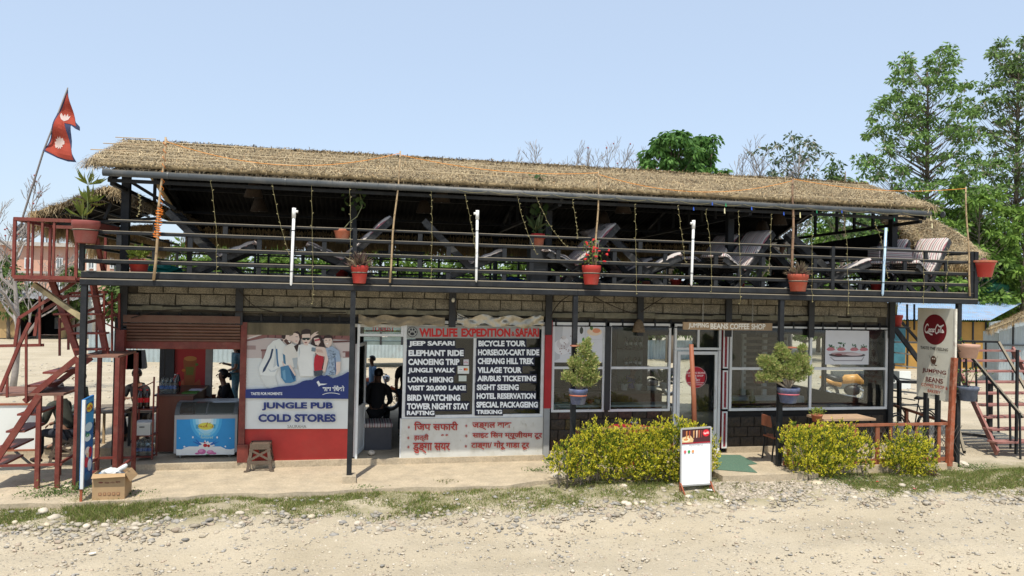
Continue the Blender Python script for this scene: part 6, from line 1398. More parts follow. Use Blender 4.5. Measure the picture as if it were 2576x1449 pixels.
FAIRY = [((528,440),(543,560),(545,690)),((683,455),(705,560),(727,640)),((783,463),(786,600),(787,765)),((880,465),(882,560),(880,650)),((1085,482),(1087,560),(1084,700)),((1168,482),(1185,560),(1198,640)),((1302,492),(1318,560),(1350,640)),((1349,497),(1385,570),(1425,620)),((1440,503),(1450,560),(1452,600)),((1597,515),(1599,600),(1601,740)),((1705,518),(1715,590),(1724,660)),((1775,527),(1787,620),(1790,735)),((1857,532),(1862,640),(1862,765)),((1941,540),(1938,620),(1934,690)),((2043,541),(2042,640),(2044,760)),((2122,543),(2132,640),(2135,790)),((2200,560),(2218,610),(2233,700)),((2305,575),(2322,640),(2323,765)),((2385,625),(2383,680),(2378,725)),((350,490),(352,510),(346,545))]
FW = M('fairy_wire',(.3,.26,.12),.6,.3,30); FY2 = M('fairy_bulb',(.5,.44,.22),.3)
g = random.Random(12); ord_ = ['first','second','third','fourth','fifth','sixth','seventh','eighth','ninth','tenth','eleventh','twelfth','thirteenth','fourteenth','fifteenth','sixteenth','seventeenth','eighteenth','nineteenth','short loose']
for k,q in enumerate(FAIRY):
    Y = -.12; p3_ = spline([tuple(P(x,y,Y)) for x,y in q],10); p3_ = [Vector(p)+Vector((g.uniform(-.008,.008),g.uniform(-.01,.01),0)) for p in p3_]
    t = thing('fairy_lights',('thin hanging string of fairy lights, %s from the left along the gutter' % ord_[k]),'fairy lights',tuple(p3_[0]),'fairy light strings hanging from the gutter'); MB().tube(p3_,.0026,4).build('wire', FW, t)
    mb = MB()
    for p in p3_[::2]: s_ = g.choice((-1,1)); mb.tube([p,p+Vector((s_*.022,0,.012))],[.003,.005],4)
    mb.build('bulbs', FY2, t, kind='stuff')
mb = MB(); x = 1150
while x < 2320:
    a,b = P(x,476+(x-1150)*.052,-.17),P(x+75,482+(x-1150)*.052,-.17); mb.tube(sag(a,b,.035,7),.003,4); x += 80
mb.build('loose_light_wire', FW, BLD, kind='stuff')
BT = [((1746,600),(40,80,170)),((1793,565),(46,80,170)),((1824,590),(214,206,170)),((1890,590),(50,90,190)),((2013,600),(214,206,150)),((2055,608),(30,130,90)),((2121,606),(50,80,180)),((2208,578),(220,210,180)),((2254,580),(20,130,90)),((2228,645),(220,214,180)),((2345,670),(222,212,170))]
BT = [((1745,520),(46,86,180)),((1792,507),(46,86,180)),((1823,522),(214,206,170)),((1826,510),(40,140,90)),((1891,519),(50,92,190)),((1972,532),(44,84,180)),((2013,533),(224,216,160)),((2055,527),(30,130,90)),((2118,527),(50,86,180)),((2250,547),(24,130,92)),((2342,541),(222,212,170)),((2345,560),(222,214,170)),((2148,456),(222,214,180)),((2246,466),(30,130,100))]
for (px,py),cc in BT[:-2]:
    p = P(px,py,-.2); l_ = .11 if sum(cc) > 500 else .07; MB().add([p,p+Vector((.016,.01,-.02)),p+Vector((.012,-.004,-l_)),p+Vector((-.008,.0,-l_*.9)),p+Vector((-.012,.0,-.03))],[(0,1,2),(0,2,3),(0,3,4)]).build('ribbon_scrap', ink(*cc), None, label='small %s ribbon scrap tied to the string under the right gutter' % ('pale yellow' if sum(cc) > 500 else ('blue' if cc[2] > 150 else 'green')), cat='ribbon', group='ribbon scraps under the right gutter')
# pendant lamps under the roof
LS = M('rattan_shade',(.07,.05,.035),.8,.3,30,.004); 
for k,(px,py,Y) in enumerate(((638,478,1.9),(652,515,3.4),(1111,492,1.9),(1067,520,3.4),(1568,520,1.9),(1517,548,3.4),(1960,550,1.9),(1918,570,3.4))):
    c = P(px,py,Y); t = thing('pendant_lamp',('woven cone lamp shade under the roof, %s row, %s' % (('front','rear')[k%2],('above the leftmost chair','left of the second pipe','above the red flowers','left of the dark bamboo')[k//2])),'lamp',tuple(c))
    MB().lathe(c,[(.17,-.13),(.09,.12),(.02,.14)],16).build('lamp_shade', LS, t, True); MB().tube([c+Vector((0,0,.13)),c+Vector((0,0,.75))],.006,4).build('cord', BLK2, t); MB().ball(c+Vector((0,0,-.1)),.035,n=8).build('bulb', PALEW, t, True)
c = P(1140,752,W-.1); t = thing('light_bulb','bare white bulb hanging under the terrace edge','bulb',tuple(c)); MB().ball(c+Vector((0,0,-.02)),.035,.035,.045,10).build('glass', ink(214,214,200,.2), t, True); MB().tube([c+Vector((0,0,.02)),c+Vector((0,0,.08))],.014,8).build('socket', BLK2, t)
c = P(1607,822,.95); t = thing('bamboo_basket_lamp','woven bamboo basket lamp hanging before the second coffee shop window','lamp',tuple(c)); MB().lathe(c,[(.12,-.1),(.11,-.05),(.085,.06),(.045,.12),(.02,.14)],14).build('basket', M('woven_bamboo',(.17,.12,.07),.8,.5,40,.006), t, True); MB().tube([c+Vector((0,0,.13)),c+Vector((0,0,.4))],.01,5).build('cord', BLK2, t)
# cables along the block band
CBL = M('black_cable',(.03,.022,.018),.6)
def cable(pts, lb, Y=1.0, r=.008): MB().tube(spline([tuple(P(x,y,Y)) for x,y in pts],6), r, 5).build('cable', CBL, None, label=lb, cat='cable')
cable([(330,800),(400,782),(500,780),(600,784),(720,785),(870,786)],'black cable drooping over the rolled shutter',.98,.01)
cable([(600,730),(640,770),(690,785)],'short cable at the left column',.99)
cable([(1385,800),(1400,770),(1430,745),(1470,735),(1520,760),(1580,785),(1610,790)],'looping brown cable above the first coffee shop windows',.98,.01)
cable([(1612,785),(1650,760),(1700,735),(1760,745),(1830,752),(1960,748)],'brown cable swinging right from the basket lamp',.98,.01)
cable([(1142,760),(1150,790),(1170,800)],'cable below the bare bulb',1.0)

# ================================================================= COFFEE SHOP FRONT YARD
ys = -.05
RR = thing('red_railing','low red timber railing with uprights round the coffee shop front','railing',(X_(2200,1170,-.1),-.1,.05))
a,b = P(1972,1066,-.12),P(2399,1068,-.12); zt_ = .95
zt_ = Z_(2200,1067,-.12)
MB().box(a.x,b.x,-.15,-.09,zt_-.035,zt_+.01).build('rail', WOODR, RR); MB().box(a.x,b.x,-.14,-.1,.08,.15).build('rail', WOODR, RR)
for px,w_ in ((1985,.035),(2045,.03),(2150,.03),(2207,.04),(2240,.025),(2305,.025),(2362,.03),(2386,.06)): x = X_(px,1100,-.12); MB().box(x-w_,x+w_,-.135,-.105,.05,zt_-.036).build('upright', WOODR, RR)
mb = MB(); x = X_(1990,1100,-.12)
while x < b.x-.1: mb.bar((x,-.11,.15),(x+.35,-.11,zt_-.05),.006); mb.bar((x+.35,-.11,.15),(x,-.11,zt_-.05),.006); x += .09
mb.build('wire_mesh', M('rusty_wire',(.1,.09,.08),.6), RR, kind='stuff')
s0,s1 = Vector((b.x-.05,-.1,0)),Vector((X_(2240,1020,2.4),2.4,0)); MB().bar((s0.x,s0.y,zt_-.02),(s1.x,s1.y,zt_-.02),.05,.05).build('rail', WOODR, RR)
for t in (.35,.7,1): p = s0.lerp(s1,t); MB().box(p.x-.03,p.x+.03,p.y-.03,p.y+.03,.05,zt_-.02).build('upright', WOODR, RR)
a,b = P(1448,1077,.15),P(1700,1082,.15); RL = thing('red_railing','thin timber rail with a red table behind the long hedge','railing',((a.x+b.x)/2,.15,.05)); MB().box(a.x,b.x,.12,.16,a.z-.04,a.z).build('rail', M('worn_wood',(.36,.2,.11),.7,.2,6), RL)
for px in (1452,1575,1690): x = X_(px,1100,.14); MB().box(x-.03,x+.03,.125,.155,.05,a.z-.04).build('upright', WOODR, RL)
c = P(1590,1079,.45); t = thing('round_table','round red plastic table behind the long hedge','table',(c.x,.5,.05)); MB().lathe((c.x,.5,c.z),[(.42,-.02),(.43,0),(.42,.012)],28).build('tabletop', ink(150,26,44), t); MB().tube([(c.x,.5,.05),(c.x,.5,c.z-.02)],[.2,.04],10).build('leg', ink(150,26,44), t)
c = P(1598,1076,.35); q = pot('flower_pot','small blue pot with a succulent on the red table',(c.x,.4,c.z+.005),.07,.09,M('blue_glaze',(.05,.08,.25),.4,.3,8,dirt=.4,dirtc=(.3,.32,.36))); foliage('leaves',q,(c.x,.4,c.z+.08),26,rosette(.11,0),lo=(.12,.18,.06),hi=(.25,.3,.12),asp=.2,seed=31)
c = P(2053,1064,-.1); q = pot('flower_pot','small terracotta pot with lime succulent on the red railing',(c.x,-.12,c.z+.03),.1,.13,TERR); foliage('leaves',q,(c.x,-.12,c.z+.15),160,bushy(.17,.13,.08,(.03,.055)),lo=(.2,.28,.04),hi=(.42,.46,.1),asp=.4,seed=32)
table('cafe_table','pale wooden cafe table behind the right yellow hedge', X_(2060,1080,.45),X_(2190,1080,.45),.3,.85,.05,.82,M('pale_table_wood',(.45,.3,.19),.6,.15,5),BLK2)
x = X_(1938,1100,.35); t = thing('cafe_chair','thin brown legged cafe chair beside the second front post','chair',(x,.4,.05))
MB().bar((x-.02,.3,.9),(x+.06,.3,.5),.03,.02).bar((x-.02,.62,.9),(x+.06,.62,.5),.03,.02).build('back_frame', BLK2, t); MB().box(x-.03,x+.0,.3,.62,.68,.88).build('backrest', WOODR, t); MB().box(x+.02,x+.42,.28,.64,.47,.5).build('seat', WOODR, t)
for xx,yy,dx in ((.05,.3,-.05),(.05,.62,-.05),(.4,.3,.03),(.4,.62,.03)): MB().bar((x+xx,yy,.47),(x+xx+dx,yy,.05),.022).build('leg', BLK2, t)
# bonsai pots on the posts
BG = M('blue_grey_glaze',(.09,.11,.2),.5,.4,7,.002,dirt=.6,dirtc=(.3,.31,.33))
def bonsai(px,ytop,ybot,w,label,crowns,seed,bandm):
    Y = -.22; c = at2(px,ybot,Y); h = P(px,ytop,Y).z-c[2]; r = (P(px+w/2,ytop,Y).x-P(px-w/2,ytop,Y).x)/2; q = pot('bonsai_pot',label,c,r,h,BG,band=bandm)
    base = Vector((c[0],Y,c[2]+h*.86)); mb = MB()
    for (x,y,rx,rz) in crowns:
        e = P(x,y,Y); j = random.Random(x); m1 = base.lerp(e,.45)+Vector((j.uniform(-.05,.05),j.uniform(-.04,.04),.02)); mb.tube([base,m1,e],[.02,.013,.006],6)
    mb.build('trunk', M('pale_bonsai_bark',(.3,.24,.17),.8,.2,12), q, True, kind='stuff')
    g = np.random.default_rng(seed); Pp=[];D=[];Sz=[]
    for (x,y,rx,rz) in crowns:
        e = np.array(P(x,y,Y)); n = int(rx*rz*1500000*.013)
        for _ in range(int(rx*rz*8000)):
            u = g.normal(size=3); u /= np.linalg.norm(u); cc = e+u*np.array([rx,rx*.8,rz])*g.random()**.4; d = u+np.array([0,0,.6]); m = 9; Pp.append(cc+g.normal(0,.016,(m,3))); D.append(np.tile(d,(m,1))+g.normal(0,.35,(m,3))); Sz.append(g.uniform(.028,.055,m))
    Pp=np.concatenate(Pp);D=np.concatenate(D);Sz=np.concatenate(Sz); v,f = leaves(Pp,D,Sz,.35,.05,seed); g2=np.random.default_rng(seed)
    tt = g2.random((len(Pp),1)); yel = g2.random((len(Pp),1)) < .3; cl = np.where(yel, np.array([.55,.5,.22]), np.array([.2,.28,.07])*(1-tt)+np.array([.42,.5,.16])*tt); cl = np.repeat(np.concatenate([cl,np.ones((len(Pp),1))],1),4,0)
    npmesh('foliage', v, f, LEAF, q, colors=cl, kind='stuff'); return q
bonsai(1454,978,1017,46,'blue glazed pot with a tall cone shaped juniper tied to the left coffee shop post',[(1470,880,.12,.16),(1485,910,.15,.15),(1448,912,.15,.12),(1432,945,.12,.1),(1490,945,.13,.12),(1468,935,.16,.14),(1478,865,.07,.1),(1452,962,.11,.07),(1480,964,.1,.06)],1,TERR)
bonsai(1983,975,1013,50,'blue pink ringed pot with a spreading juniper on the right coffee shop post',[(1930,910,.18,.14),(1968,890,.16,.16),(2010,905,.2,.15),(1985,925,.22,.12),(1925,945,.17,.1),(2025,930,.15,.12),(1962,872,.08,.07),(2018,875,.09,.07),(1945,925,.17,.13),(1950,950,.14,.08),(2005,948,.15,.08),(1978,940,.16,.1)],2,M('pink_band',(.5,.12,.15),.6))
for px,py in ((1447,868),(1972,872)): a = P(px-12,py,-.1); MB().box(a.x,a.x+.3,-.2,-.075,a.z-.02,a.z).build('shelf', TERR, BLD)
# blue pot left of hedge
c = G(1384,1143,.0); q = pot('flower_pot','dark blue glazed pot with dark red leaves left of the long hedge',(c.x,.25,0),.16,.26,BG); foliage('leaves',q,(c.x,.25,.25),60,bushy(.14,.12,.07,(.04,.07)),lo=(.1,.03,.03),hi=(.25,.08,.07),seed=33)
c = G(1428,1150,0); q = thing('orange_flower_plant','spindly plant with orange flowers beside the blue pot','plant',(c.x,.0,-.02)); stems(q,(c.x,0,0),[[(0,0,0),(-.03,0,.4),(-.08,0,.75)],[(0,0,0),(.05,0,.35),(.06,0,.55)],[(0,0,0),(-.1,0,.3),(-.14,0,.45)]],.006); foliage('leaves',q,(c.x,0,.1),50,spread(.1,.0,.4,(.04,.07)),seed=34); foliage('petals',q,(c.x,0,.3),16,spread(.12,.0,.15,(.03,.05)),lo=(.6,.15,.03),hi=(.7,.25,.05),seed=35)

# yellow-green hedges (golden duranta)
def hedge(label, blobs, Y, dpt, seed, dens=1.0):
    """blobs: photo ellipses (x,y,rx,ry) in px at distance Y"""
    allp=[];D=[];S=[];YL=[]; g = np.random.default_rng(seed); xs=[P(b[0],b[1],Y) for b in blobs]; base = Vector((sum(p.x for p in xs)/len(xs),Y,-.12)); t = thing('golden_hedge',label,'hedge',tuple(base)); mb = MB()
    for (x,y,rx,ry),p in zip(blobs,xs):
        k = 1910/12.9; RX,RZ = rx/k, ry/k; n = int(RX*RZ*2300*dens)
        foot = Vector((p.x+g.normal(0,.06),Y+g.normal(0,.05),-.12)); mb.tube([foot, foot.lerp(p,.5)+Vector((g.normal(0,.05),g.normal(0,.05),0)), p],[.016,.012,.005],5)
        for _ in range(n):
            u = g.normal(size=3); u /= np.linalg.norm(u); rr = g.random()**.33; bump = 1+.22*noise.noise(Vector(tuple(u*3))+Vector((seed,x,0)))
            c = np.array(p)+u*np.array([RX,dpt,RZ])*rr*bump; 
            if c[2] < -.08: continue
            out = rr > .72; m = 10; d = u*.7+np.array([0,-.2,.9]); d = np.tile(d,(m,1))+g.normal(0,.55,(m,3)); h = np.arange(m)/m
            allp.append(c+d/np.linalg.norm(d,axis=1,keepdims=True)*.02+np.outer(h-.5*(rr<.9),(u*.5+np.array([0,0,.75]))*(.14 if (rr > .8 and g.random() < .12) else .06))+g.normal(0,.008,(m,3))); D.append(d); S.append(g.uniform(.026,.046,m)); tip = (h > .2) if (rr > .6 and g.random() < .85) else (h > .8); YL.append(tip)
    Pp=np.concatenate(allp);D=np.concatenate(D);S=np.concatenate(S);YL=np.concatenate(YL)[:,None]; v,f = leaves(Pp,D,S,.5,.1,seed); n=len(Pp); tt=g.random((n,1))
    cl = np.where(YL, np.array([.62,.6,.05])*(1-tt)+np.array([.9,.8,.08])*tt, np.array([.09,.17,.02])*(1-tt)+np.array([.22,.3,.04])*tt); cl = np.where(g.random((n,1)) < .035, np.array([.3,.2,.1]), cl)
    mb.build('stems', BARK, t, kind='stuff'); npmesh('foliage',v,f,LEAF,t,colors=np.repeat(np.concatenate([cl,np.ones((n,1))],1),4,0),kind='stuff'); return t
hedge('long bright yellow green hedge in front of the coffee shop windows',[(1500,1125,58,62),(1560,1120,58,55),(1620,1135,60,68),(1690,1125,66,72),(1740,1130,52,66),(1780,1135,30,58),(1600,1165,70,46),(1690,1175,66,42),(1530,1170,50,40),(1710,1082,30,20),(1745,1080,25,18),(1490,1090,25,18)],-.42,.26,1)
hedge('low loose green bush at the left end of the long yellow hedge',[(1425,1140,36,32),(1410,1165,34,30),(1470,1165,40,36),(1455,1120,22,26),(1450,1185,36,20)],-.5,.24,2,.8)
hedge('wide yellow green hedge right of the doorstep under the second post',[(2010,1120,44,52),(2060,1130,55,66),(2120,1125,48,60),(2165,1140,36,52),(2080,1165,70,40),(1995,1092,25,22),(2040,1085,26,18),(2105,1080,25,18),(2010,1165,34,34)],-.5,.34,3)
hedge('round yellow bush at the right end below the tall sign',[(2288,1120,52,44),(2270,1155,52,50),(2320,1150,40,48),(2300,1180,48,30),(2245,1150,28,34)],-.42,.34,4)
def weed(px,py,label,n,r,h,fl=None,seed=0,lo=(.06,.13,.03),hi=(.16,.25,.06)):
    c = G(px,py,-.1); t = thing('weed',label,'plant',(c.x,c.y,float(gh(np.array(c.x),np.array(c.y))))); c = ORG[t.name]; g = random.Random(seed); stems(t,tuple(c),[[(0,0,0),(g.uniform(-r,r)*.5,g.uniform(-r,r)*.5,h*.6),(g.uniform(-r,r),g.uniform(-r,r),h)] for _ in range(6)],.003,M('green_stem',(.12,.14,.05),.7))
    foliage('leaves',t,tuple(c),n,spread(r*.7,.02,h,(.02,.045)),seed=seed,lo=lo,hi=hi)
    if fl: foliage('petals',t,tuple(c),12,spread(r*.6,h*.6,h*1.05,(.015,.03)),seed=seed+1,lo=fl,hi=fl)
weed(180,1258,'weedy clump with tiny white flowers at the foot of the blue sign',700,.36,.2,(.7,.7,.65),1); weed(120,1262,'weedy clump left of the blue sign',350,.3,.14,None,2); weed(300,1262,'green weeds along the bottom of the cardboard box',380,.3,.1,(.6,.5,.1),3)
weed(400,1262,'low weeds right of the cardboard box',180,.28,.06,None,4); weed(1385,1190,'small weed with pink flowers left of the long hedge',120,.09,.22,(.5,.05,.2),5); weed(1120,1228,'dry weed at the pavement edge below the white wall',90,.16,.1,None,6,(.15,.17,.06),(.3,.28,.12)); weed(930,1240,'low weeds beside the middle post footing',140,.2,.06,None,7)
weed(2450,1185,'grass tuft right of the grey concrete lump',300,.35,.09,None,8); weed(2350,1205,'dark red dried plant at the right bush foot',80,.1,.12,None,9,(.08,.03,.03),(.16,.07,.06)); weed(2130,1215,'low leafy weeds under the right hedge',260,.5,.1,None,10); weed(1500,1215,'dry weeds under the long hedge',260,.5,.08,None,11,(.12,.15,.05),(.26,.26,.1))
weed(1350,1200,'grassy tuft beside the brown boulder',160,.18,.12,None,12)

# ================================================================= STAIRS
ST = thing('red_stairs','red steel staircase with landings and zigzag handrails at the left end','stairs',(-4.6,.6,0))
def rb(a,b,w=.045,h=None,m=REDS,name='frame_bar'): return MB().bar(a,b,w,h).build(name, m, ST)
# upper landing
L0x,L1x = P(36,620,-.05).x, P(193,620,-.05).x; zt_,zb_ = Z_(110,553,-.05),Z_(110,698,-.05)
for y in (-.05,1.3):
    rb((L0x,y,zt_),(L1x,y,zt_),.05,name='handrail'); rb((L0x,y,zb_),(L1x,y,zb_),.055)
    for t in ((0,.22,.44,.63,1) if y < 0 else (0,.3,.6,1)): x = L0x+(L1x-L0x)*t; rb((x,y,zb_),(x,y,zt_),.03 if t not in (0,1) else .04,name='baluster')
rb((L0x,-.05,zt_),(L0x,1.3,zt_),.05,name='handrail'); rb((L0x,.6,zb_),(L0x,.6,zt_),.03,name='baluster')
MB().box(L0x,L1x,-.03,1.3,zb_-.06,zb_-.03).build('landing_plate', REDS, ST)
rb(P(130,705,.5),P(197,893,.4),.05,.09,name='stringer'); rb(P(355*.644+3,700,.5),P(268,893,.4),.05,.09,name='stringer')
for y,xa1,xb1 in ((745,145,255),(790,125+15,262),(838,180,270),(878,190,272)): rb(P(xa1,y,.45),P(xb1,y,.45),.22,.03,name='tread')
# middle platform
a_,b_,c_,d_ = P(197,897,.0),P(297,893,.0),P(270,885,1.0),P(165,885,1.0); zp = (a_.z+b_.z)/2
MB().box(a_.x,b_.x,0,1.0,zp-.03,zp).build('landing_plate', M('landing_wood',(.2,.1,.07),.7,.25,5), ST); 
for x in (a_.x,b_.x):
    for y in (.0,1.0): MB().box(x-.03,x+.03,y-.03,y+.03,0,zp-.03).build('leg', REDS, ST)
for z in (.15,): rb((a_.x,0,z+.1),(a_.x,1,z+.1),.035); rb((b_.x,0,z+.1),(b_.x,1,z+.1),.035); rb((a_.x,0,z+.1),(b_.x,0,z+.1),.035); rb((a_.x,1,z+.1),(b_.x,1,z+.1),.035)
# second flight to the lower platform
a2,b2 = P(195,900,.15),P(62,1010,.15); rb(a2,b2,.05,.08,name='stringer'); rb(P(230,900,.95),P(115,985,.95),.05,.08,name='stringer')
lx0,lx1,zl = P(-60,1000,.1).x,P(160,988,.1).x,P(100,990,.1).z
MB().box(lx0,lx1,.1,1.0,zl-.035,zl).build('landing_plate', M('landing_wood',(.2,.1,.07),.7,.25,5), ST)
for x in (lx1-.06,P(95,1100,.1).x):
    for y in (.12,.98): MB().box(x-.03,x+.03,y-.03,y+.03,0,zl-.03).build('leg', REDS, ST)
rb((lx0,.12,.35),(lx1,.12,.35),.035); rb((lx1-.06,.12,.35),(lx1-.06,.98,.35),.035)
for k in range(2): p = a2.lerp(b2,.35+.3*k); rb(p+Vector((-.1,0,0)),p+Vector((.25,.8,0)) if False else p+Vector((-.1,.8,0)),.25,.03,name='tread')
# third flight out of frame
a3,b3 = P(98,995,.1),P(-30,1190,.1); rb(a3,b3,.05,.09,name='stringer')
for k in range(4): p = a3.lerp(b3,.25+.22*k); rb(p+Vector((0,.0,0)),p+Vector((0,.75,0)),.25,.03,name='tread')
# handrails
for pts,Y in ((((0,985),(52,860),(75,812)),.1),(((38,870),(48,800),(135,715+30),(205,700)),1.0),(((88,845),(95,790),(180,738),(270,735)),1.05),(((0,870),(110,868)),1.05),(((150,830),(300,790)),1.3),(((150,810),(300,752)),1.3)):
    for p,q in zip(pts,pts[1:]): rb(P(*p,Y),P(*q,Y),.045,name='handrail')
for x,y0,y1,Y in ((18,935,1000,.1),(66,825,1010,.1),(100,745,870,1.0),(150,800,895,1.0),(262,735,895,1.05),(282,735,895,1.05),(300,738,880,1.05),(172,740,880,1.0),(243,770,895,1.05)): rb(P(x,y0,Y),P(x,y1,Y),.03,name='baluster')
rb(P(256,745,1.1),P(298,800,1.1),.02); rb(P(298,745,1.1),P(256,800,1.1),.02); rb(P(262,812,1.1),P(300,830,1.1),.02)
rb(P(86,715,.3),P(207,800,.1),.07,.07,m=M('old_bamboo_prop',(.36,.3,.17),.8,.4,6,dirt=.5,dirtc=(.15,.12,.08)),name='prop')
rb(P(194,560,-.0),P(297,578,.9),.05,.09,name='handrail'); rb(P(243,600,.0),P(262,690,.2),.05,.05); rb(P(262,655,.4),P(310,660,.9),.05,.05)
# white backed board under the stairs
wb = thing('display_board','white framed board leaning behind the lower left stairs','board',(P(60,1150,1.6).x,1.6,0)); a,b,c,d = P(-40,1020,1.6),P(92,1017,1.6),P(88,1128,1.6),P(-40,1132,1.6)
MB().box(a.x,b.x,1.6,1.62,d.z,a.z).build('panel', PALEW, wb); mb = MB(); f = .03
MB().box(a.x,b.x,1.58,1.64,a.z,a.z+f).build('frame', WOODR, wb); MB().box(a.x,b.x,1.58,1.64,d.z-f,d.z).build('frame', WOODR, wb); MB().box(b.x,b.x+f,1.58,1.64,.05,a.z+f).build('frame', WOODR, wb); MB().bar((b.x-.3,1.6,d.z-.03),(b.x+.05,1.5,.0),.03).build('leg', BLK2, wb)

# right stairs
S2 = thing('right_stairs','dark railed staircase with dusty pink treads going down at the right','stairs',(P(2480,1100,1.0).x,1.0,0))
def r2(a,b,w=.04,h=None,m=BLK,name='frame_bar'): return MB().bar(a,b,w,h).build(name, m, S2)
PK = M('dusty_pink_tread',(.28,.12,.105),.8,.2,5,dirt=.4,dirtc=(.4,.33,.26))
# lower flight: treads facing the street
TR_ = [((2385,892),(2560,888),2.6),((2393,925),(2590,922),2.4),((2396,955),(2592,955),2.2),((2410,988),(2600,988),2.0),((2425,1018),(2640,1020),1.8),((2440,1050),(2660,1052),1.6),((2455,1085),(2660,1088),1.4),((2475,1128),(2680,1130),1.1),((2500,1168),(2700,1172),.8)]
for k in range(9):
    Y = 2.6-k*.24; z = 1.98-k*.215; x0 = P(2395+k*13,900,Y).x+.0; MB().box(x0, x0+1.75, Y-.13,Y+.13,z-.035,z).build('tread', PK, S2)
xa2,xb2 = P(2395,900,2.6).x, P(2499,900,.68).x
r2((xa2,2.7,2.0),(xb2,.55,.05),.05,.14,PK,'stringer'); r2((xa2+1.75,2.7,2.0),(xb2+1.75,.55,.05),.05,.14,PK,'stringer')
r2((xa2-.1,2.7,1.3),(xb2-.45,.9,.0),.05,.08,BLK,'brace')
r2(P(2395,860,2.6),P(2405,862,2.5),.045); A_,B_ = P(2425,862,2.0),P(2575,1110,.3)
r2(P(2395,858,2.6),P(2512,860,2.6),.05,name='handrail'); r2(P(2512,860,2.6),P(2610,1030,.9),.05,name='handrail'); r2(P(2422,872,1.7),P(2573,1050,.4),.055,name='handrail')
for px in (2400,2425,2452,2480): r2(P(px,860,2.6),P(px,925,2.6),.03,name='baluster')
for k,px in enumerate((2430,2455,2482,2510,2540,2565)): 
    Y = 1.6-k*.24; t_ = (px-2422)/151; r2(P(px,875+t_*172,Y),P(px+2,965+t_*210,Y),.03,name='baluster')
r2(P(2411,1005,2.0),P(2411,1120,2.0),.06,name='leg'); r2((P(2490,1000,2.2).x,2.2,0),(P(2490,1000,2.2).x,2.2,1.3),.09,name='leg'); r2((P(2560,850,.6).x,.6,0),(P(2560,850,.6).x,.6,Z_(2563,880,.6)),.045,name='leg')
r2(P(2412,1090,1.5),P(2500,1100,1.5),.06)
# upper flight behind the tall sign, grey treads
for k in range(6):
    y_ = 860+k*32; r2(P(2243,y_-6 if k else y_,2.4),P(2315,y_+2,2.4),.22,.03,M('grey_tread',(.3,.29,.26),.8,.15,5),'tread')
r2(P(2243,815,2.0),P(2314,910,2.0),.05,.1,name='stringer'); r2(P(2243,806,2.2),P(2268,810,2.2),.05,.06); r2(P(2268,810,2.2),P(2330,880,2.2),.04,.05,name='handrail'); r2(P(2243,940,2.2),P(2262,960,2.2),.05,.05); r2(P(2262,960,2.2),P(2312,962,2.2),.06,.06); r2(P(2262,960,2.2),P(2262,1060,2.2),.07,name='leg')
for px in (2282,2300): r2(P(px,765,2.2),P(px,830,2.2),.03,name='baluster')
c = P(2253,845,1.8); q = pot('flower_pot','red pot with cane stems on the stair shelf right of the last window',(c.x,1.8,c.z+.2),.14,.25,REDP); stems(q,(c.x,1.8,c.z+.2),[[(.02*i,.02*i,.2),(.02*i+.01,.0,.8)] for i in (-3,-1,1,3)],.01,M('cane_stem',(.3,.3,.12),.6)); foliage('leaves',q,(c.x,1.8,c.z+.6),24,spread(.1,0,.4,(.1,.2)),asp=.18,seed=41)
MB().box(c.x-.2,c.x+.2,1.6,2.0,c.z+.17,c.z+.195).build('shelf', BLK, S2)
# pots on the right post
def postpot(px,ytop,ybot,w,label,mat,veg,seed):
    Y=-.15; c = at2(px,ybot,Y); h = P(px,ytop,Y).z-c[2]; r = (P(px+w/2,ytop,Y).x-P(px-w/2,ytop,Y).x)/2; q = pot('flower_pot',label,c,r,h,mat); MB().bar((c[0]-r-.06,Y+.05,c[2]+h*.5),(c[0]-r*.8,Y,c[2]+h*.5),.02).build('bracket',BLK,q)
    foliage('leaves',q,(c[0]-r*.6,Y,c[2]+h*.8),veg,spread(.08,-.1,.2,(.03,.06)),seed=seed); return q,c,h
postpot(2435,866,901,46,'pale pink terracotta pot on the right corner post',M('pale_terracotta',(.52,.32,.24),.75,.12,6,dirt=.3,dirtc=(.4,.25,.18)),26,51)
q,c,h = postpot(2434,972,1008,44,'blue grey cracked pot with a trailing plant on the right corner post',M('blue_grey_pot',(.1,.12,.17),.7,.3,8,dirt=.4,dirtc=(.22,.24,.27)),20,52)
stems(q,c,[[(0,0,h*.8),(-.02,0,h+.15),(-.05,0,h+.3)],[(0,0,h*.8),(.12,0,h+.2),(.3,0,h+.32)]],.006); foliage('leaves',q,(c[0]+.2,c[1],c[2]+h+.2),22,spread(.12,0,.15,(.04,.07)),seed=53); foliage('leaves',q,(c[0]-.08,c[1],c[2]+h+.05),30,spread(.07,0,.3,(.04,.07)),seed=54)
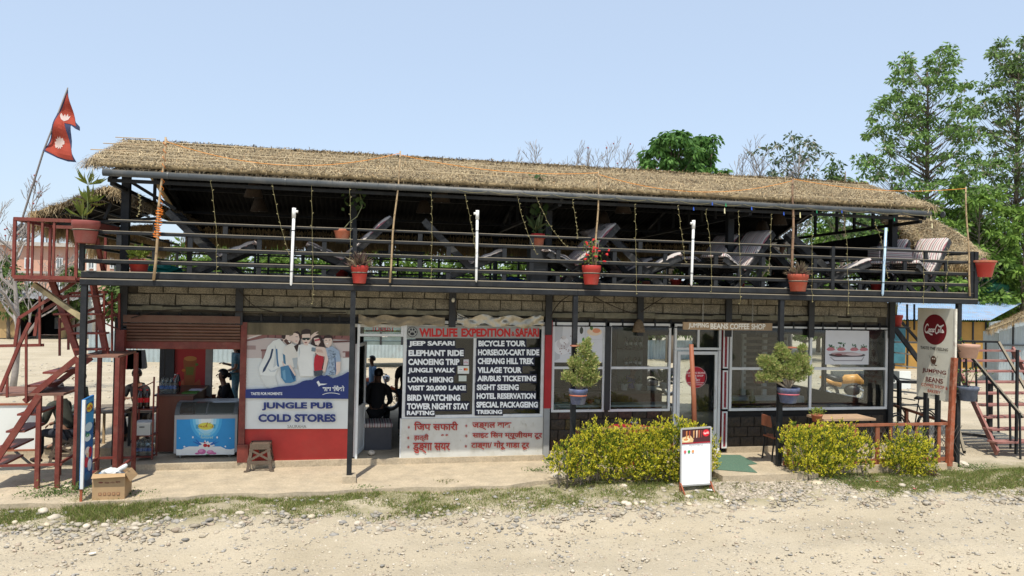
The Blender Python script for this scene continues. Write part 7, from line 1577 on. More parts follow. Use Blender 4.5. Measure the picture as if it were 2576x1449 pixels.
# ================================================================= BEHIND AND BESIDE
gz = lambda x,y: float(gh(np.array(float(x)),np.array(float(y))))
def leaftree(name, label, px, Y, ytop, prof, ncl, crad, leaf, lo, hi, seed, trunk_r=.22, cat='tree', droop=.5, per=26, group=None, mat=LEAF, dep=1.0, bark=BARK, pale=0.0):
    """prof: [(photo y, half width px)], tips spread inside it, each joined to the trunk by a limb"""
    g = np.random.default_rng(seed); b = P(px, 745, Y); base = Vector((b.x, Y, gz(b.x,Y)-.1)); t = thing(name, label, cat, tuple(base), group); sc_ = 1910/((Y+12.4)/math.cos(YAW)*1.0)
    ztop = P(px, ytop, Y).z; mb = MB(); nseg = 8; tp = []
    for i in range(nseg+1): u = i/nseg; tp.append(base+Vector((.25*math.sin(u*3+seed),.2*math.sin(u*4+1),0))*u+Vector((0,0,(ztop-base.z)*.93*u)))
    MB().tube(tp, [trunk_r*(1-.88*(i/nseg))+.015 for i in range(nseg+1)], 9).build('trunk', bark, t, True)
    ys = [p[0] for p in prof]; ws = [p[1] for p in prof]; Pp=[];D=[];S=[]
    for k in range(ncl):
        for _ in range(20):
            y = g.uniform(min(ys), max(ys)); w = np.interp(y, ys, ws)
            if g.random() < w/max(ws)+.12: break
        th = g.uniform(0, 6.28); rr = g.random()**.48; c = P(px+w*rr*math.cos(th), y, Y); c = Vector((c.x, Y+w/sc_*rr*math.sin(th)*dep, c.z))
        hd = math.hypot(c.x-base.x, c.y-Y); zz = c.z-.75*hd-.3; u = min(.95,max(.12,(zz-base.z)/max(.1,(ztop-base.z)*.93))); i = u*nseg; a = tp[int(i)].lerp(tp[min(nseg,int(i)+1)], i-int(i))
        m = a.lerp(c,.55)-Vector((0,0,.12*hd)); mb.tube([a,m,c],[.014+.01*hd,.014,.007],5)
        n = per; u3 = g.normal(size=(n,3)); u3 /= np.linalg.norm(u3,axis=1,keepdims=True); rad = crad*g.random((n,1))**.5*g.uniform(.7,1.25); pos = np.array(c)+u3*rad*np.array([1,1,.6]); Pp.append(pos); d = u3*1.0+np.array([0,0,-droop]); D.append(d); S.append(g.uniform(leaf*.7,leaf*1.3,n))
    mb.build('branches', bark, t, kind='stuff'); Pp=np.concatenate(Pp);D=np.concatenate(D);S=np.concatenate(S); v,f = leaves(Pp,D,S,.42,.1,seed)
    cl = tint(len(Pp),g,lo,hi)
    if pale: k = np.repeat(g.random(len(Pp)) < pale,4); cl[k,:3] = np.array([.42,.4,.33])*(.8+.3*g.random((k.sum(),1)))
    npmesh('crown',v,f,mat,t,colors=cl,kind='stuff'); return t
leaftree('silk_cotton_tree','tall silk cotton tree with open tufted crown behind the right end of the roof',2325,27,128,[(132,72),(180,95),(250,105),(300,135),(380,140),(430,175),(470,185),(560,190),(660,200),(745,205)],500,.48,.27,(.1,.18,.05),(.25,.4,.11),1,.22,per=40,pale=.06)
leaftree('silk_cotton_tree','tall dark silk cotton tree at the right edge of the picture',2555,27,95,[(100,40),(180,75),(300,115),(450,135),(600,140),(745,150)],430,.48,.27,(.09,.15,.05),(.22,.34,.1),2,.24,per=40,pale=.09)
leaftree('mango_tree','dense dark green mango tree rising over the middle of the roof',1690,22,335,[(335,30),(370,62),(430,78),(520,80),(640,82)],150,.5,.3,(.05,.13,.03),(.14,.28,.06),3,.25,droop=1.0,per=60)
leaftree('mango_tree','smaller right half of the dark green mango clump over the roof',1772,22.6,345,[(345,20),(375,34),(430,48),(520,55),(640,60)],80,.42,.3,(.05,.13,.03),(.14,.28,.06),4,.18,droop=1.0,per=60)
leaftree('sparse_tree','sparse greyish green tree with tufted tips over the right part of the roof',1990,24,335,[(342,50),(380,90),(430,120),(520,120),(600,120)],105,.42,.24,(.06,.1,.05),(.14,.19,.1),5,.12,per=22,bark=M('grey_bark',(.24,.22,.2),.9,.2,8),pale=.12)
leaftree('sparse_tree','small sparse tree filling in left of the tall silk cotton tree',2110,20,395,[(400,18),(440,40),(520,60),(640,70)],60,.4,.24,(.05,.1,.03),(.13,.2,.06),6,.1,per=22)
for k,(px,Y,yt,hw) in enumerate(((2060,29,560,75),(2190,30,545,80),(2410,26,560,80),(2500,26,600,70),(2290,25,520,85),(2450,24,470,80),(2570,24,520,70))):
    leaftree('green_tree',['round green tree behind the right part of the terrace','bright green tree behind the gable of the roof','leafy tree below the tall silk cotton tree','leafy tree by the green water tank','full green tree behind the straw hood at the right end','leafy tree filling between the two tall silk cotton trees','green tree at the right picture edge above the blue roof'][k],px,Y,yt,[(yt,hw*.5),(yt+60,hw),(760,hw*1.05),(820,hw*.8)],85,.6,.34,(.09,.18,.03),(.26,.4,.08),20+k,.12,per=44)
# bushes seen through the terrace
g = random.Random(8); lab = ['behind the left terrace corner','behind the leftmost deck chair','left of the first white pipe','right of the first white pipe','behind the left red pot','right of the second bamboo pole','left of the middle pipe','right of the middle pipe','behind the middle roof post','behind the red flowering pot','left of the third pipe','right of the third pipe','behind the striped chairs','behind the right spiky pot']
for k in range(14):
    px = 440+k*122; yt = g.uniform(612,640) if k < 8 else g.uniform(575,610); Y = g.uniform(24,29)
    leaftree('yard_bush','tall green bush beyond the yard '+lab[k],px,Y,yt,[(yt,30),(yt+30,62),(745,80),(850,80)],80,.6,.32,(.07,.15,.02),(.22,.33,.07),40+k,.1,per=40)
# bare trees
def baretree(label, px, Y, ytop, hwid, seed, r0_=.16, lv=5, nlimb=5, lean=0.0, red=0, start=.35):
    g = random.Random(seed); b = P(px,745,Y); base = Vector((b.x,Y,gz(b.x,Y)-.1)); t = thing('bare_tree',label,'tree',tuple(base)); H = (P(px,ytop,Y).z-base.z)*(1.0 if px < 100 else .97); mb = MB(); tips = []
    BB = M('pale_grey_bark',(.3,.27,.25),.9,.2,8)
    tp = [base+Vector((lean*u*u+.1*math.sin(u*5+seed),0,H*.72*u)) for u in np.linspace(0,1,7)]; MB().tube(tp,[r0_*(1-.7*i/6) for i in range(7)],8).build('trunk', BB, t, True)
    W_ = hwid*(Y+12.4)/1910
    mr_ = .00028*(Y+12)
    def grow(p, d, L_, r, n):
        q = p+d*L_*.5+Vector((g.gauss(0,.06),g.gauss(0,.06),0))*L_; e = q+(d+Vector((0,0,.25))).normalized()*L_*.5; mb.tube([p,q,e],[max(r,mr_),max(r*.85,mr_*.9),max(r*.65,mr_*.7)],4,cap=False)
        if n == 0: tips.append(e); return
        for _ in range(3):
            a = g.uniform(0,6.28); dd = (d+Vector((math.cos(a),math.sin(a),g.uniform(-.05,.5)))*g.uniform(.45,.8)).normalized(); grow(e if _ else q, dd, L_*g.uniform(.6,.8), r*.62, n-1)
    for k in range(nlimb):
        u = start+(1-start)*k/(nlimb-1); i = u*6; a = tp[int(i)].lerp(tp[min(6,int(i)+1)],i-int(i)); th = k*2.4+seed; d = Vector((math.cos(th),math.sin(th),.55+.4*u)).normalized(); d.x *= W_/max(W_,H*.3); d = d.normalized(); grow(a,d,max(W_*.5,H*.17)*(1.1-.45*u),r0_*.38*(1.2-.6*u)+.01,lv-2)
    mb.build('branches', BB, t, kind='stuff')
    if red:
        m2 = MB()
        for e in g.sample(tips,min(red,len(tips))): m2.ball(e,.0012*(Y+12),n=6)
        m2.build('blossoms', M('dull_red_blossom',(.3,.06,.06),.8), t, kind='stuff')
    return t
baretree('bare branched tree left of the mango tree, nearest the middle of the roof',1340,26,345,75,1,.12,lv=6,nlimb=10,start=.5)
baretree('bare tree with forked twigs second from the left over the roof',1420,25,350,70,2,.12,lv=6,nlimb=10,start=.5)
baretree('bare twiggy tree with dull red blossoms left of the mango tree',1500,25,345,65,3,.12,lv=6,nlimb=10,start=.5,red=40)
baretree('bare twiggy tree with red blossoms touching the mango tree',1580,26,345,60,4,.12,lv=6,nlimb=10,start=.5,red=30)
baretree('bare branched tree between the mango and the sparse grey tree',1905,26,335,80,5,.13,lv=6,nlimb=11,start=.5)
baretree('tall pale bare tree at the left edge with long level branches',38,11,438,110,6,.1,lv=6,nlimb=9,red=30,start=.35)
# far tree line and green banks
def treeline():
    g = np.random.default_rng(3); n = 16000; x = g.uniform(-75,120,n); h = 3.2+1.6*np.array([noise.noise(Vector((q*.11,0,0))) for q in x])+1*np.array([noise.noise(Vector((q*.5,5,0))) for q in x]); z = g.random(n)**.7*h; y = 78+g.uniform(-2,2,n)
    p = np.stack([x,y,z],1); v,f = leaves(p, g.normal(size=(n,3)), g.uniform(.5,1.0,n),.6,.1,3); npmesh('far_treeline',v,f,LEAF,colors=tint(n,g,(.06,.1,.04),(.14,.2,.07)),kind='stuff',label='distant low line of green trees on the horizon',cat='trees')
treeline()
# ---- left: pink building
PINK = M('pink_plaster',(.62,.36,.26),.85,.08,1.5,dirt=.3,dirtc=(.45,.25,.18)); WIN_ = M('far_window',(.12,.14,.15),.3,.2,4)
PBY = 44; pb = thing('pink_building','long two storey salmon pink building beyond the yard at the left','building',(P(180,700,PBY).x,PBY,0))
xa_,xb_ = P(-60,650,PBY).x,P(345,650,PBY).x; zt_ = Z_(180,622,PBY); MB().box(xa_,xb_,PBY,PBY+8,-.2,zt_).build('wall', PINK, pb); MB().box(xa_-.3,xb_+.3,PBY-.4,PBY+8.2,zt_,zt_+.25).build('roof_slab', M('pale_roof_slab',(.5,.45,.4),.9), pb)
MB().box(xa_,xb_,PBY-.15,PBY-.01,Z_(180,690,PBY),Z_(180,690,PBY)+.15).build('ledge', M('pale_roof_slab',(.5,.45,.4),.9), pb)
for px in (22,70,150,205,230,285,320):
    for y0,y1 in ((648,676),(705,735)):
        a,b = P(px-8,y0,PBY-.02),P(px+8,y1,PBY-.02); o = MB().box(a.x,b.x,PBY-.06,PBY-.005,b.z,a.z).build('window', WHT, pb)
        m = (a.x+b.x)/2; MB().box(a.x+.08,m-.04,PBY-.07,PBY-.061,b.z+.08,a.z-.08).build('pane', WIN_, o); MB().box(m+.04,b.x-.08,PBY-.07,PBY-.061,b.z+.08,a.z-.08).build('pane', WIN_, o)
TK = M('black_tank',(.03,.035,.045),.5,.2,3)
for k,px in enumerate((58,128)):
    c = P(px,600,PBY+1); zt_2 = Z_(px,562,PBY+1); zb2 = Z_(px,598,PBY+1); t = thing('water_tank','black ribbed water tank on the pink building roof, %s of two' % ('left','right')[k],'water tank',(c.x,PBY+1,zt_+.25)); r_ = .45
    MB().lathe((c.x,PBY+1,zb2),[(r_,0)]+[(r_*(1 if i%2 else .95),(zt_2-zb2)*i/8*.85) for i in range(1,8)]+[(r_*.5,(zt_2-zb2)*.95),(.001,(zt_2-zb2))],14).build('tank', TK, t)
    for dx in (-.35,.35):
        for dy in (-.3,.3): MB().box(c.x+dx-.03,c.x+dx+.03,PBY+1+dy-.03,PBY+1+dy+.03,zt_+.25,zb2).build('leg', BLK2, t)
tz = MB(); 
awn = thing('green_awning','faded green sheet roof in front of the pink building','awning',(P(250,625,40).x,40,0)); a,b = P(205,622,40),P(310,618,40); corr((a.x,39,a.z-.4),(b.x,39,a.z-.4),(a.x+.8,42,a.z+.35),(b.x,42,a.z+.35),'roof_sheet',awn,M('faded_green_sheet',(.1,.2,.15),.6,.2,3),.2,.04)
for x in (a.x+.2,b.x-.2): MB().box(x-.05,x+.05,39.1,39.2,0,a.z-.4).build('post', GUT, awn)
wbx = thing('white_wall_building','low plain white building below the pink one','building',(P(240,770,38).x,38,0)); a,b = P(195,735,38),P(298,735,38); MB().box(a.x,b.x,38,41,-.2,a.z).build('wall', PALEW, wbx); MB().box(a.x-.1,b.x+.1,37.8,41.2,a.z,a.z+.12).build('roof', GUT, wbx)
mb_ = [(P(245,690,36),.5,'grey utility box tree')]
for k,(px,Y,yt,hw) in enumerate(((25,36,650,45),(185,37,672,28),(300,33,690,30),(330,30,700,28))):
    leaftree('green_shrub',['shrubs at the left edge below the pink building','small tree before the pink building windows','green shrub left of the terrace corner','shrub behind the left front post'][k],px,Y,yt,[(yt,hw*.5),(yt+30,hw),(800,hw)],40,.5,.32,(.06,.12,.03),(.17,.24,.07),80+k,.1,per=34)
for k,px in enumerate((222,240)): a = P(px,640,32); MB().tube([(a.x,32,-.1),(a.x,32,Z_(px,600+k*40,32))],.07,8).build('utility_pole', M('pale_concrete_pole',(.5,.5,.47),.8), None, True, label='pale slender concrete pole before the pink building, %s' % ('left one','right shorter one')[k], cat='pole')
# left shed
SHY = 36; sd_ = thing('ochre_shed','low ochre shed with a dark open front at the left edge','shed',(P(80,820,SHY).x,SHY,0)); a,b,c = P(-90,750,SHY),P(45,750,SHY),P(150,750,SHY)
OC = M('ochre_board',(.42,.29,.14),.85,.15,2,dirt=.3,dirtc=(.3,.2,.1)); zt_ = Z_(60,748,SHY)
MB().box(a.x,b.x,SHY,SHY+.1,0,zt_).build('wall', OC, sd_); MB().box(c.x,c.x+.1,SHY,SHY+4,0,zt_).build('wall', OC, sd_); MB().box(a.x,c.x,SHY+3.9,SHY+4,0,zt_).build('rear_wall', DARK, sd_); MB().box(b.x-.1,b.x,SHY+.11,SHY+3.9,0,zt_).build('wall', DARK, sd_)
MB().box((b.x+c.x)/2-.08,(b.x+c.x)/2+.08,SHY,SHY+.15,0,zt_).build('post', BLK2, sd_)
corr((a.x-.3,SHY-.8,zt_+.05),(c.x+1,SHY-.8,zt_-.1),(a.x-.3,SHY+4.3,zt_+.5),(c.x+1,SHY+4.3,zt_+.35),'roof_sheet',sd_,M('grey_tin',(.3,.3,.3),.5,.2,3,metal=.3),.2,.04)
person('person in a white shirt standing inside the ochre shed at the left', at(48,800,SHY+1,0), R(0), 'stand', cloth('white',(.6,.6,.6)), blk)
# van
def vehicle(name,label,cat,x,y,rz,L_,H_,Wd,colr,glassm):
    t = thing(name,label,cat,(x,y,0)); 
    pr = [(-L_/2,.35),(-L_/2,H_*.62),(-L_*.42,H_*.66),(-L_*.3,H_),(L_*.46,H_),(L_/2,H_*.8),(L_/2,.35)]; b = MB(); w = Wd/2
    b.add([(x+p,y-w,z) for p,z in pr]+[(x+p,y+w,z) for p,z in pr],[tuple(range(7)),tuple(range(13,6,-1))]+[(i,i+7,(i+1)%7+7,(i+1)%7) for i in range(7)]); b.build('body', colr, t)
    MB().add([(x-L_*.425,y-w*.85,H_*.68),(x-L_*.425,y+w*.85,H_*.68),(x-L_*.315,y+w*.8,H_*.96),(x-L_*.315,y-w*.8,H_*.96)],[(0,1,2,3)]).build('windscreen', glassm, t); t.children[-1].location.x -= .01
    for s in (-1,1):
        for k in range(3): x0 = x-L_*.28+k*L_*.24; yy = y+s*(w+.004); MB().add([(x0,yy,H_*.62),(x0+L_*.21,yy,H_*.62),(x0+L_*.21,yy,H_*.9),(x0+(0 if k else .1),yy,H_*.9)],[(0,1,2,3) if s < 0 else (3,2,1,0)]).build('side_window', glassm, t)
        for q in (-.32,.32):
            wl = MB().tube([(x+q*L_,y+s*(w-.16),.33),(x+q*L_,y+s*(w+.01),.33)],.33,16).build('wheel', BLK2, t); MB().tube([(x+q*L_,y+s*(w+.0),.33),(x+q*L_,y+s*(w+.02),.33)],.17,12).build('rim', GUT, wl)
        MB().ball((x-L_/2,y+s*w*.7,H_*.45),.06,.12,.09,8).build('headlight', M('lamp_glass',(.8,.8,.75),.1), t)
    t.rotation_euler = (0,0,rz); return t
DG = M('dark_vehicle_glass',(.03,.04,.05),.08,.1,3,spec=.8)
p = P(226,765,41); vehicle('white_van','white van parked in the yard behind the red stairs','van',p.x,41,R(60),3.6,1.75,1.7,M('white_car_paint',(.75,.76,.76),.3,.03,3,spec=.6),DG)
# truck seen through the doorway
TY = 19; p = P(985,860,TY); tk = thing('stake_truck','grey green truck bed with slatted sides seen through the office doorway','truck',(p.x,TY,0)); TG = M('truck_green_grey',(.14,.18,.17),.6,.2,4)
MB().box(p.x-2.2,p.x+2.2,TY,TY+2,.9,1.05).build('bed', TG, tk)
for k in range(5): MB().box(p.x-2.2,p.x+2.2,TY-.03,TY,1.1+k*.2,1.22+k*.2).build('side_slat', TG, tk)
for k in range(6): MB().box(p.x-2.2+k*.86,p.x-2.12+k*.86,TY-.06,TY-.03,.9,2.1).build('stake', BLK2, tk)
for q in (-1.5,1.4): wl = MB().tube([(p.x+q,TY-.02,.45),(p.x+q,TY+.3,.45)],.45,16).build('wheel', BLK2, tk)
MB().box(p.x+2.3,p.x+3.8,TY+.1,TY+1.9,.6,2.3).build('cab', TG, tk)
# motorcycles
def motorbike(label, x, y, rz, cl, z=-.06):
    t = thing('motorcycle', label, 'motorcycle', (x,y,z)); o = lambda a,b,c: Vector((x+a,y+b,z+c)); BK = M('bike_black',(.02,.02,.022),.4,.2,5); CH = M('chrome',(.5,.5,.5),.25,.05,3,metal=.9)
    for q in (-.65,.65):
        th = np.linspace(0,2*math.pi,21); wl = MB().tube([o(q+.25*math.cos(a),0,.3+.25*math.sin(a)) for a in th],.05,6,cap=False).build('wheel', BK, t, True); MB().tube([o(q+.2*math.cos(a),0,.3+.2*math.sin(a)) for a in th],.015,5,cap=False).build('rim', CH, wl)
        mb = MB(); [mb.tube([o(q,0,.3),o(q+.2*math.cos(a),0,.3+.2*math.sin(a))],.008,4) for a in np.linspace(0,6.28,9)[:-1]]; mb.build('spokes', CH, wl, kind='stuff')
    MB().ball(o(0,0,.42),.24,.13,.17,12).build('engine', BK, t, True); MB().tube([o(-.3,0,.66),o(-.12,0,.78),o(.18,0,.74),o(.3,0,.66)],[.07,.14,.15,.08],10).build('fuel_tank', cl, t, True)
    MB().tube([o(.25,0,.7),o(.5,0,.74),o(.85,0,.86)],[.1,.11,.05],8).build('seat', BK, t, True); MB().tube([o(.3,0,.58),o(.6,0,.64),o(.92,0,.78)],[.1,.09,.03],8).build('tail_fairing', cl, t, True)
    MB().tube([o(-.65,0,.3),o(-.42,0,.92)],.03,6).build('fork', CH, t, True); MB().tube([o(-.36,-.36,1.0),o(-.42,-.15,.98),o(-.42,.15,.98),o(-.36,.36,1.0)],.015,6).build('handlebar', BK, t, True)
    MB().ball(o(-.52,0,.85),.09,.1,.1,10).build('headlight', CH, t, True); MB().tube([o(-.9,0,.5),o(-.65,0,.6),o(-.4,0,.5)],[.03,.06,.03],8).build('front_mudguard', cl, t, True); MB().tube([o(-.1,.15,.25),o(.5,.16,.28),o(.85,.17,.4)],[.025,.05,.045],8).build('exhaust', CH, t, True)
    t.rotation_euler = (0,0,rz); return t
YEL = M('yellow_paint',(.7,.42,.02),.35,.1,3); 
p = P(2180,990,9); motorbike('yellow motorcycle nearest to the last coffee shop window',p.x,8.7,R(195),YEL)
p = P(2112,985,8.6); motorbike('orange and white motorcycle parked left of the yellow one',p.x,8.0,R(150),M('orange_white_paint',(.6,.3,.08),.35,.6,3))
p = P(925,985,7.2); motorbike('orange motorcycle parked behind the person in the light blue shirt',p.x,7.4,R(200),M('orange_paint',(.5,.1,.02),.35)) 
p = P(1640,960,10); motorbike('dark motorcycle in the yard seen through the second coffee shop window',p.x,10,R(10),M('bike_black',(.02,.02,.022),.4))
# bicycles
def bicycle(label, x, y, rz, z=-.05):
    t = thing('bicycle', label, 'bicycle', (x,y,z)); o = lambda a,b,c: Vector((x+a,y+b,z+c)); BK = M('bike_black',(.02,.02,.022),.4)
    for q in (-.52,.52):
        th = np.linspace(0,2*math.pi,25); wl = MB().tube([o(q+.32*math.cos(a),0,.34+.32*math.sin(a)) for a in th],.02,5,cap=False).build('wheel', BK, t, True); mb = MB(); [mb.tube([o(q,0,.34),o(q+.31*math.cos(a),0,.34+.31*math.sin(a))],.003,3) for a in np.linspace(0,6.28,17)[:-1]]; mb.build('spokes', GUT, wl, kind='stuff')
        MB().tube([o(q+.37*math.cos(a),0,.34+.37*math.sin(a)) for a in np.linspace(.2,2.4,9)],.015,4).build('mudguard', BK, t, True)
    fr = MB(); A=o(-.08,0,.3);B_=o(-.2,0,.86);C_=o(.38,0,.86);D_=o(.52,0,.34);E_=o(-.52,0,.34)
    for p,q in ((A,B_),(B_,C_),(A,C_),(A,E_),(B_,E_),(C_,D_)): fr.tube([p,q],.014,6)
    fr.build('frame', BK, t); MB().tube([B_,B_+Vector((-.03,0,.12))],.012,6).build('seat_post', BK, t); MB().tube([B_+Vector((-.16,0,.16)),B_+Vector((-.02,0,.14)),B_+Vector((.12,0,.13))],[.07,.05,.02],8).build('saddle', BK, t, True)
    MB().tube([C_,C_+Vector((-.02,0,.14))],.012,6).tube([C_+Vector((-.1,-.26,.14)),C_+Vector((0,-.1,.16)),C_+Vector((0,.1,.16)),C_+Vector((-.1,.26,.14))],.012,6).build('handlebar', BK, t, kind='stuff'); MB().box(*(o(-.75,0,0).x,o(-.35,0,0).x),y-.07,y+.07,z+.72,z+.735).build('rear_rack', BK, t)
    t.rotation_euler = (0,0,rz); return t
p = P(2318,1050,1.6); bicycle('black bicycle with a rear rack parked between the red railing and the tall sign',p.x-.15,1.7,R(196),.0)
p = P(283,805,21); bicycle('bicycle standing far back in the yard behind the red stairs',p.x,26,R(30))
# tin fence
tf = thing('tin_fence','pale corrugated tin sheet fence at the far side of the yard','fence',(P(420,880,21.5).x,21.5,0)); TN = M('pale_blue_tin',(.42,.5,.52),.45,.15,2,metal=.3,dirt=.3,dirtc=(.3,.25,.2))
zt_ = 1.15
for k in range(7): a,b = P(222+k*62,880,21.5),P(280+k*62,880,21.5); corr((a.x,21.5,-.1),(b.x,21.5,-.1),(a.x,21.5,zt_+.08*(k%2)),(b.x,21.5,zt_+.08*(k%2)),'tin_sheet',tf,TN,.16,.03)
for k in range(10): a = P(900+k*100,880,24); b = P(1000+k*100,880,24); corr((a.x,24,-.1),(b.x,24,-.1),(a.x,24,.9),(b.x,24,.9),'tin_sheet',tf,TN,.16,.03)
# ---- right: blue roofed shed
BY_ = 19; bs = thing('blue_roof_shed','long ochre shed with a rusty blue corrugated roof at the right','shed',(P(2380,900,BY_).x,BY_,0))
a,b = P(2130,803,BY_-.5),P(2492,805,BY_-.5); c = P(2150,752,24); d = P(2700,752,24); BR = M('rusty_blue_roof',(.27,.41,.6),.5,.2,2,dirt=.9,dirtc=(.38,.3,.26))
corr((a.x,a.y,a.z),(b.x+.0,b.y,b.z),(c.x,24,c.z),(d.x-3.5,24,c.z),'roof_sheet',bs,BR,.12,.025); za_ = a.z-.05
YO = M('ochre_wall',(.42,.24,.06),.8,.12,2,dirt=.35,dirtc=(.3,.17,.06)); x0 = P(2180,900,BY_).x; x1 = P(2478,900,BY_).x; n_p = 9
for k in range(n_p): MB().box(x0+(x1-x0)*k/n_p+.01,x0+(x1-x0)*(k+1)/n_p-.015,BY_,BY_+.05,-.1,za_).build('wall_panel', YO, bs)
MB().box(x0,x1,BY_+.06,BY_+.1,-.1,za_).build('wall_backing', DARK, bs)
for k in range(n_p+1): x = x0+(x1-x0)*k/n_p; MB().box(x-.04,x+.04,BY_-.04,BY_-.002,-.1,za_).build('batten', BLK2, bs)
TGR = M('grey_blue_tin',(.4,.46,.48),.45,.12,2,metal=.35,dirt=.3,dirtc=(.28,.25,.22))
corr((x1,BY_-.2,-.1),(x1+3.2,BY_-1.6,-.1),(x1,BY_-.2,za_),(x1+3.2,BY_-1.6,za_+.7),'tin_sheet',bs,TGR,.16,.03)
MB().box(P(2245,900,BY_).x,P(2275,900,BY_).x,BY_-.06,BY_-.045,.2,1.9).build('door', M('teal_door',(.05,.16,.2),.7,.2,4), bs)
# tin hut with straw fringe
HY = 13; hut = thing('tin_hut','corrugated tin hut with a straw fringed roof at the right edge','hut',(P(2560,900,HY).x,HY,0)); a,b = P(2512,925,HY),P(2680,925,HY)
corr((a.x,HY,-.1),(b.x,HY,-.1),(a.x,HY,Z_(2512,832,HY)),(b.x,HY,Z_(2512,832,HY)+.6),'tin_sheet',hut,TGR,.14,.03); q = P(2488,920,HY+1.5)
corr((q.x,HY+1.8,-.1),(a.x,HY+.02,-.1),(q.x,HY+1.8,Z_(2512,838,HY)),(a.x,HY+.02,Z_(2512,838,HY)),'tin_sheet',hut,TGR,.14,.03)
lo0,lo1,up0,up1 = P(2484,833,HY-.6),P(2600,790,HY-.6),P(2500,822,HY+2),P(2620,765,HY+2); qd = [lo0,lo1,up1,up0]; thatch_slab('hut_thatch',qd,hut,.06,90,nx=16,nz=6); strands('hut_straw',[qd],1500,hut,(.12,.35),(.008,.014),lift=.06,down=1,spread=.4,seed=91); fringe('straw_fringe',lo0,lo1,.22,600,hut,92,.014,.06)
MB().box(a.x+.6,a.x+.66,HY-.06,HY-.01,-.1,2.3).build('post', BLK2, hut); MB().bar((a.x,HY-.05,Z_(2540,868,HY)),(b.x,HY-.05,Z_(2540,868,HY)),.05).build('rail', GUT, hut)
c = P(2491,745,18); t = thing('green_water_tank','ribbed green water tank among the trees above the blue roof','water tank',(c.x,25,3)); rr_ = .95; c = P(2491,750,25); 
MB().lathe((c.x,25,Z_(2491,758,25)-.3),[(rr_,0)]+[(rr_*(1 if i%2 else .96),.16*i) for i in range(1,9)]+[(rr_*.45,1.5),(rr_*.4,1.62),(.001,1.66)],18).build('tank', M('green_tank',(.02,.14,.08),.5,.15,3), t); t.location.z = 0; 
for ch in t.children: ch.location.z += 3
for dx in (-.6,.6): MB().box(c.x+dx-.08,c.x+dx+.08,24.9,25.1,0,2.8).build('leg', BLK2, t)
# painted wall JUNGLE PUB
JY = 11.5; jw = thing('painted_wall','low dark grey garden wall painted JUNGLE PUB behind the right side','wall',(P(2200,990,JY).x,JY,0)); a,b = P(2095,990,JY),P(2262,990,JY); zt_ = Z_(2200,934,JY)
MB().box(a.x,b.x,JY,JY+.15,-.1,zt_).build('wall', M('slate_paint',(.09,.1,.1),.9,.2,3,dirt=.4,dirtc=(.16,.16,.15)), jw); MB().box(b.x,P(2292,990,JY).x,JY+.02,JY+.12,-.1,zt_).build('white_panel', PALEW, jw)
mb = MB(); text_px(mb,'JUNGLE PUB',2186,951,2262,966,JY-.003,0,.02,tilt=2); mb.build('painted_lettering', ink(222,222,216), jw)
# gas cylinders / clutter seen inside the coffee shop
fr = M('white_frame_wood',(.55,.56,.54),.6,.1,5)
bt = thing('booth_screen','white slatted bench screen inside behind the wide coffee shop window','bench',(X_(1930,950,3.4),3.4,.05)); xx0,xx1 = X_(1870,950,3.4),X_(1975,950,3.4)
for x in (xx0,(xx0+xx1)/2,xx1): MB().box(x-.05,x+.05,3.38,3.44,.05,2.25).build('post', fr, bt)
for k in range(9): z = 1.0+k*.14; MB().box(xx0,xx1,3.36,3.379,z,z+.06).build('slat', GW, bt)
MB().box(xx0-.8,xx1+.3,3.1,3.35,.72,.86).build('seat', fr, bt)
sh_ = thing('bottle_shelf','dark shelf with bottles and pots inside behind the second coffee shop window','shelf',(X_(1620,900,4.4),4.4,.05)); sx0,sx1 = X_(1560,900,4.4),X_(1625,900,4.4)
MB().box(sx0,sx1,4.6,4.64,.05,2.4).build('back', M('grey_green_board',(.2,.23,.21),.8), sh_)
for z in (.9,1.35,1.8): MB().box(sx0,sx1,4.3,4.6,z,z+.03).build('shelf_board', BLK2, sh_)
g = random.Random(6)
for k,z in enumerate((.93,1.38,1.83)):
    for j in range(4): x = sx0+.15+j*(sx1-sx0-.3)/3; bottle('shelf_bottle',(x,4.42,z),.26,.04,[COLA,M('green_bottle',(.02,.08,.03),.2)][j%2],PALEW,BLK2,'%s bottle on the %s board of the coffee shop shelf, %s' % (['dark','green'][j%2],('lowest','middle','top')[k],('far left','middle left','middle right','far right')[j]))
ct2 = thing('coffee_counter','dark coffee shop counter behind the first two windows','counter',(X_(1500,1000,2.4),2.4,.05)); MB().box(X_(1400,1000,2.4),X_(1665,1000,2.4),2.4,2.44,.05,1.05).build('front', WD, ct2); MB().box(X_(1395,1000,2.4),X_(1668,1000,2.4),2.35,2.9,1.05,1.09).build('worktop', M('dark_worktop',(.09,.05,.04),.35), ct2)
def item(px,py,Y,w,h,d,cl,name,label,cat,z=1.092): x = X_(px,py,Y); o = MB().cbox(x-w/2,x+w/2,Y,Y+d,z,z+h,.008).build(name, cl, None, label=label, cat=cat); return o
item(1412,1020,1.45,.42,.2,.3,ink(190,206,200),'display_tray','pale glass cake tray low in the first coffee shop window','tray',.78); item(1535,990,2.5,.3,.3,.3,ink(40,42,46),'coffee_machine','dark coffee machine on the counter','machine'); item(1640,985,2.5,.2,.09,.15,ink(180,180,176),'napkin_box','pale napkin box on the coffee counter','box')
for k,(px,cc) in enumerate(((1484,(150,40,40)),(1502,(210,205,196)),(1512,(40,60,120)))): x = X_(px,1015,1.6); MB().lathe((x,1.6,.97),[(.05,0),(.06,.06),(.062,.07),(.05,.072)],14).build('sauce_tub', ink(*cc), None, True, label='%s lidded tub on the sill of the first coffee window' % ('dark red','white','blue')[k], cat='tub')
MB().box(X_(1395,1020,1.6),X_(1685,1020,1.6),1.35,1.75,.93,.965).build('window_sill', fr, BLD)
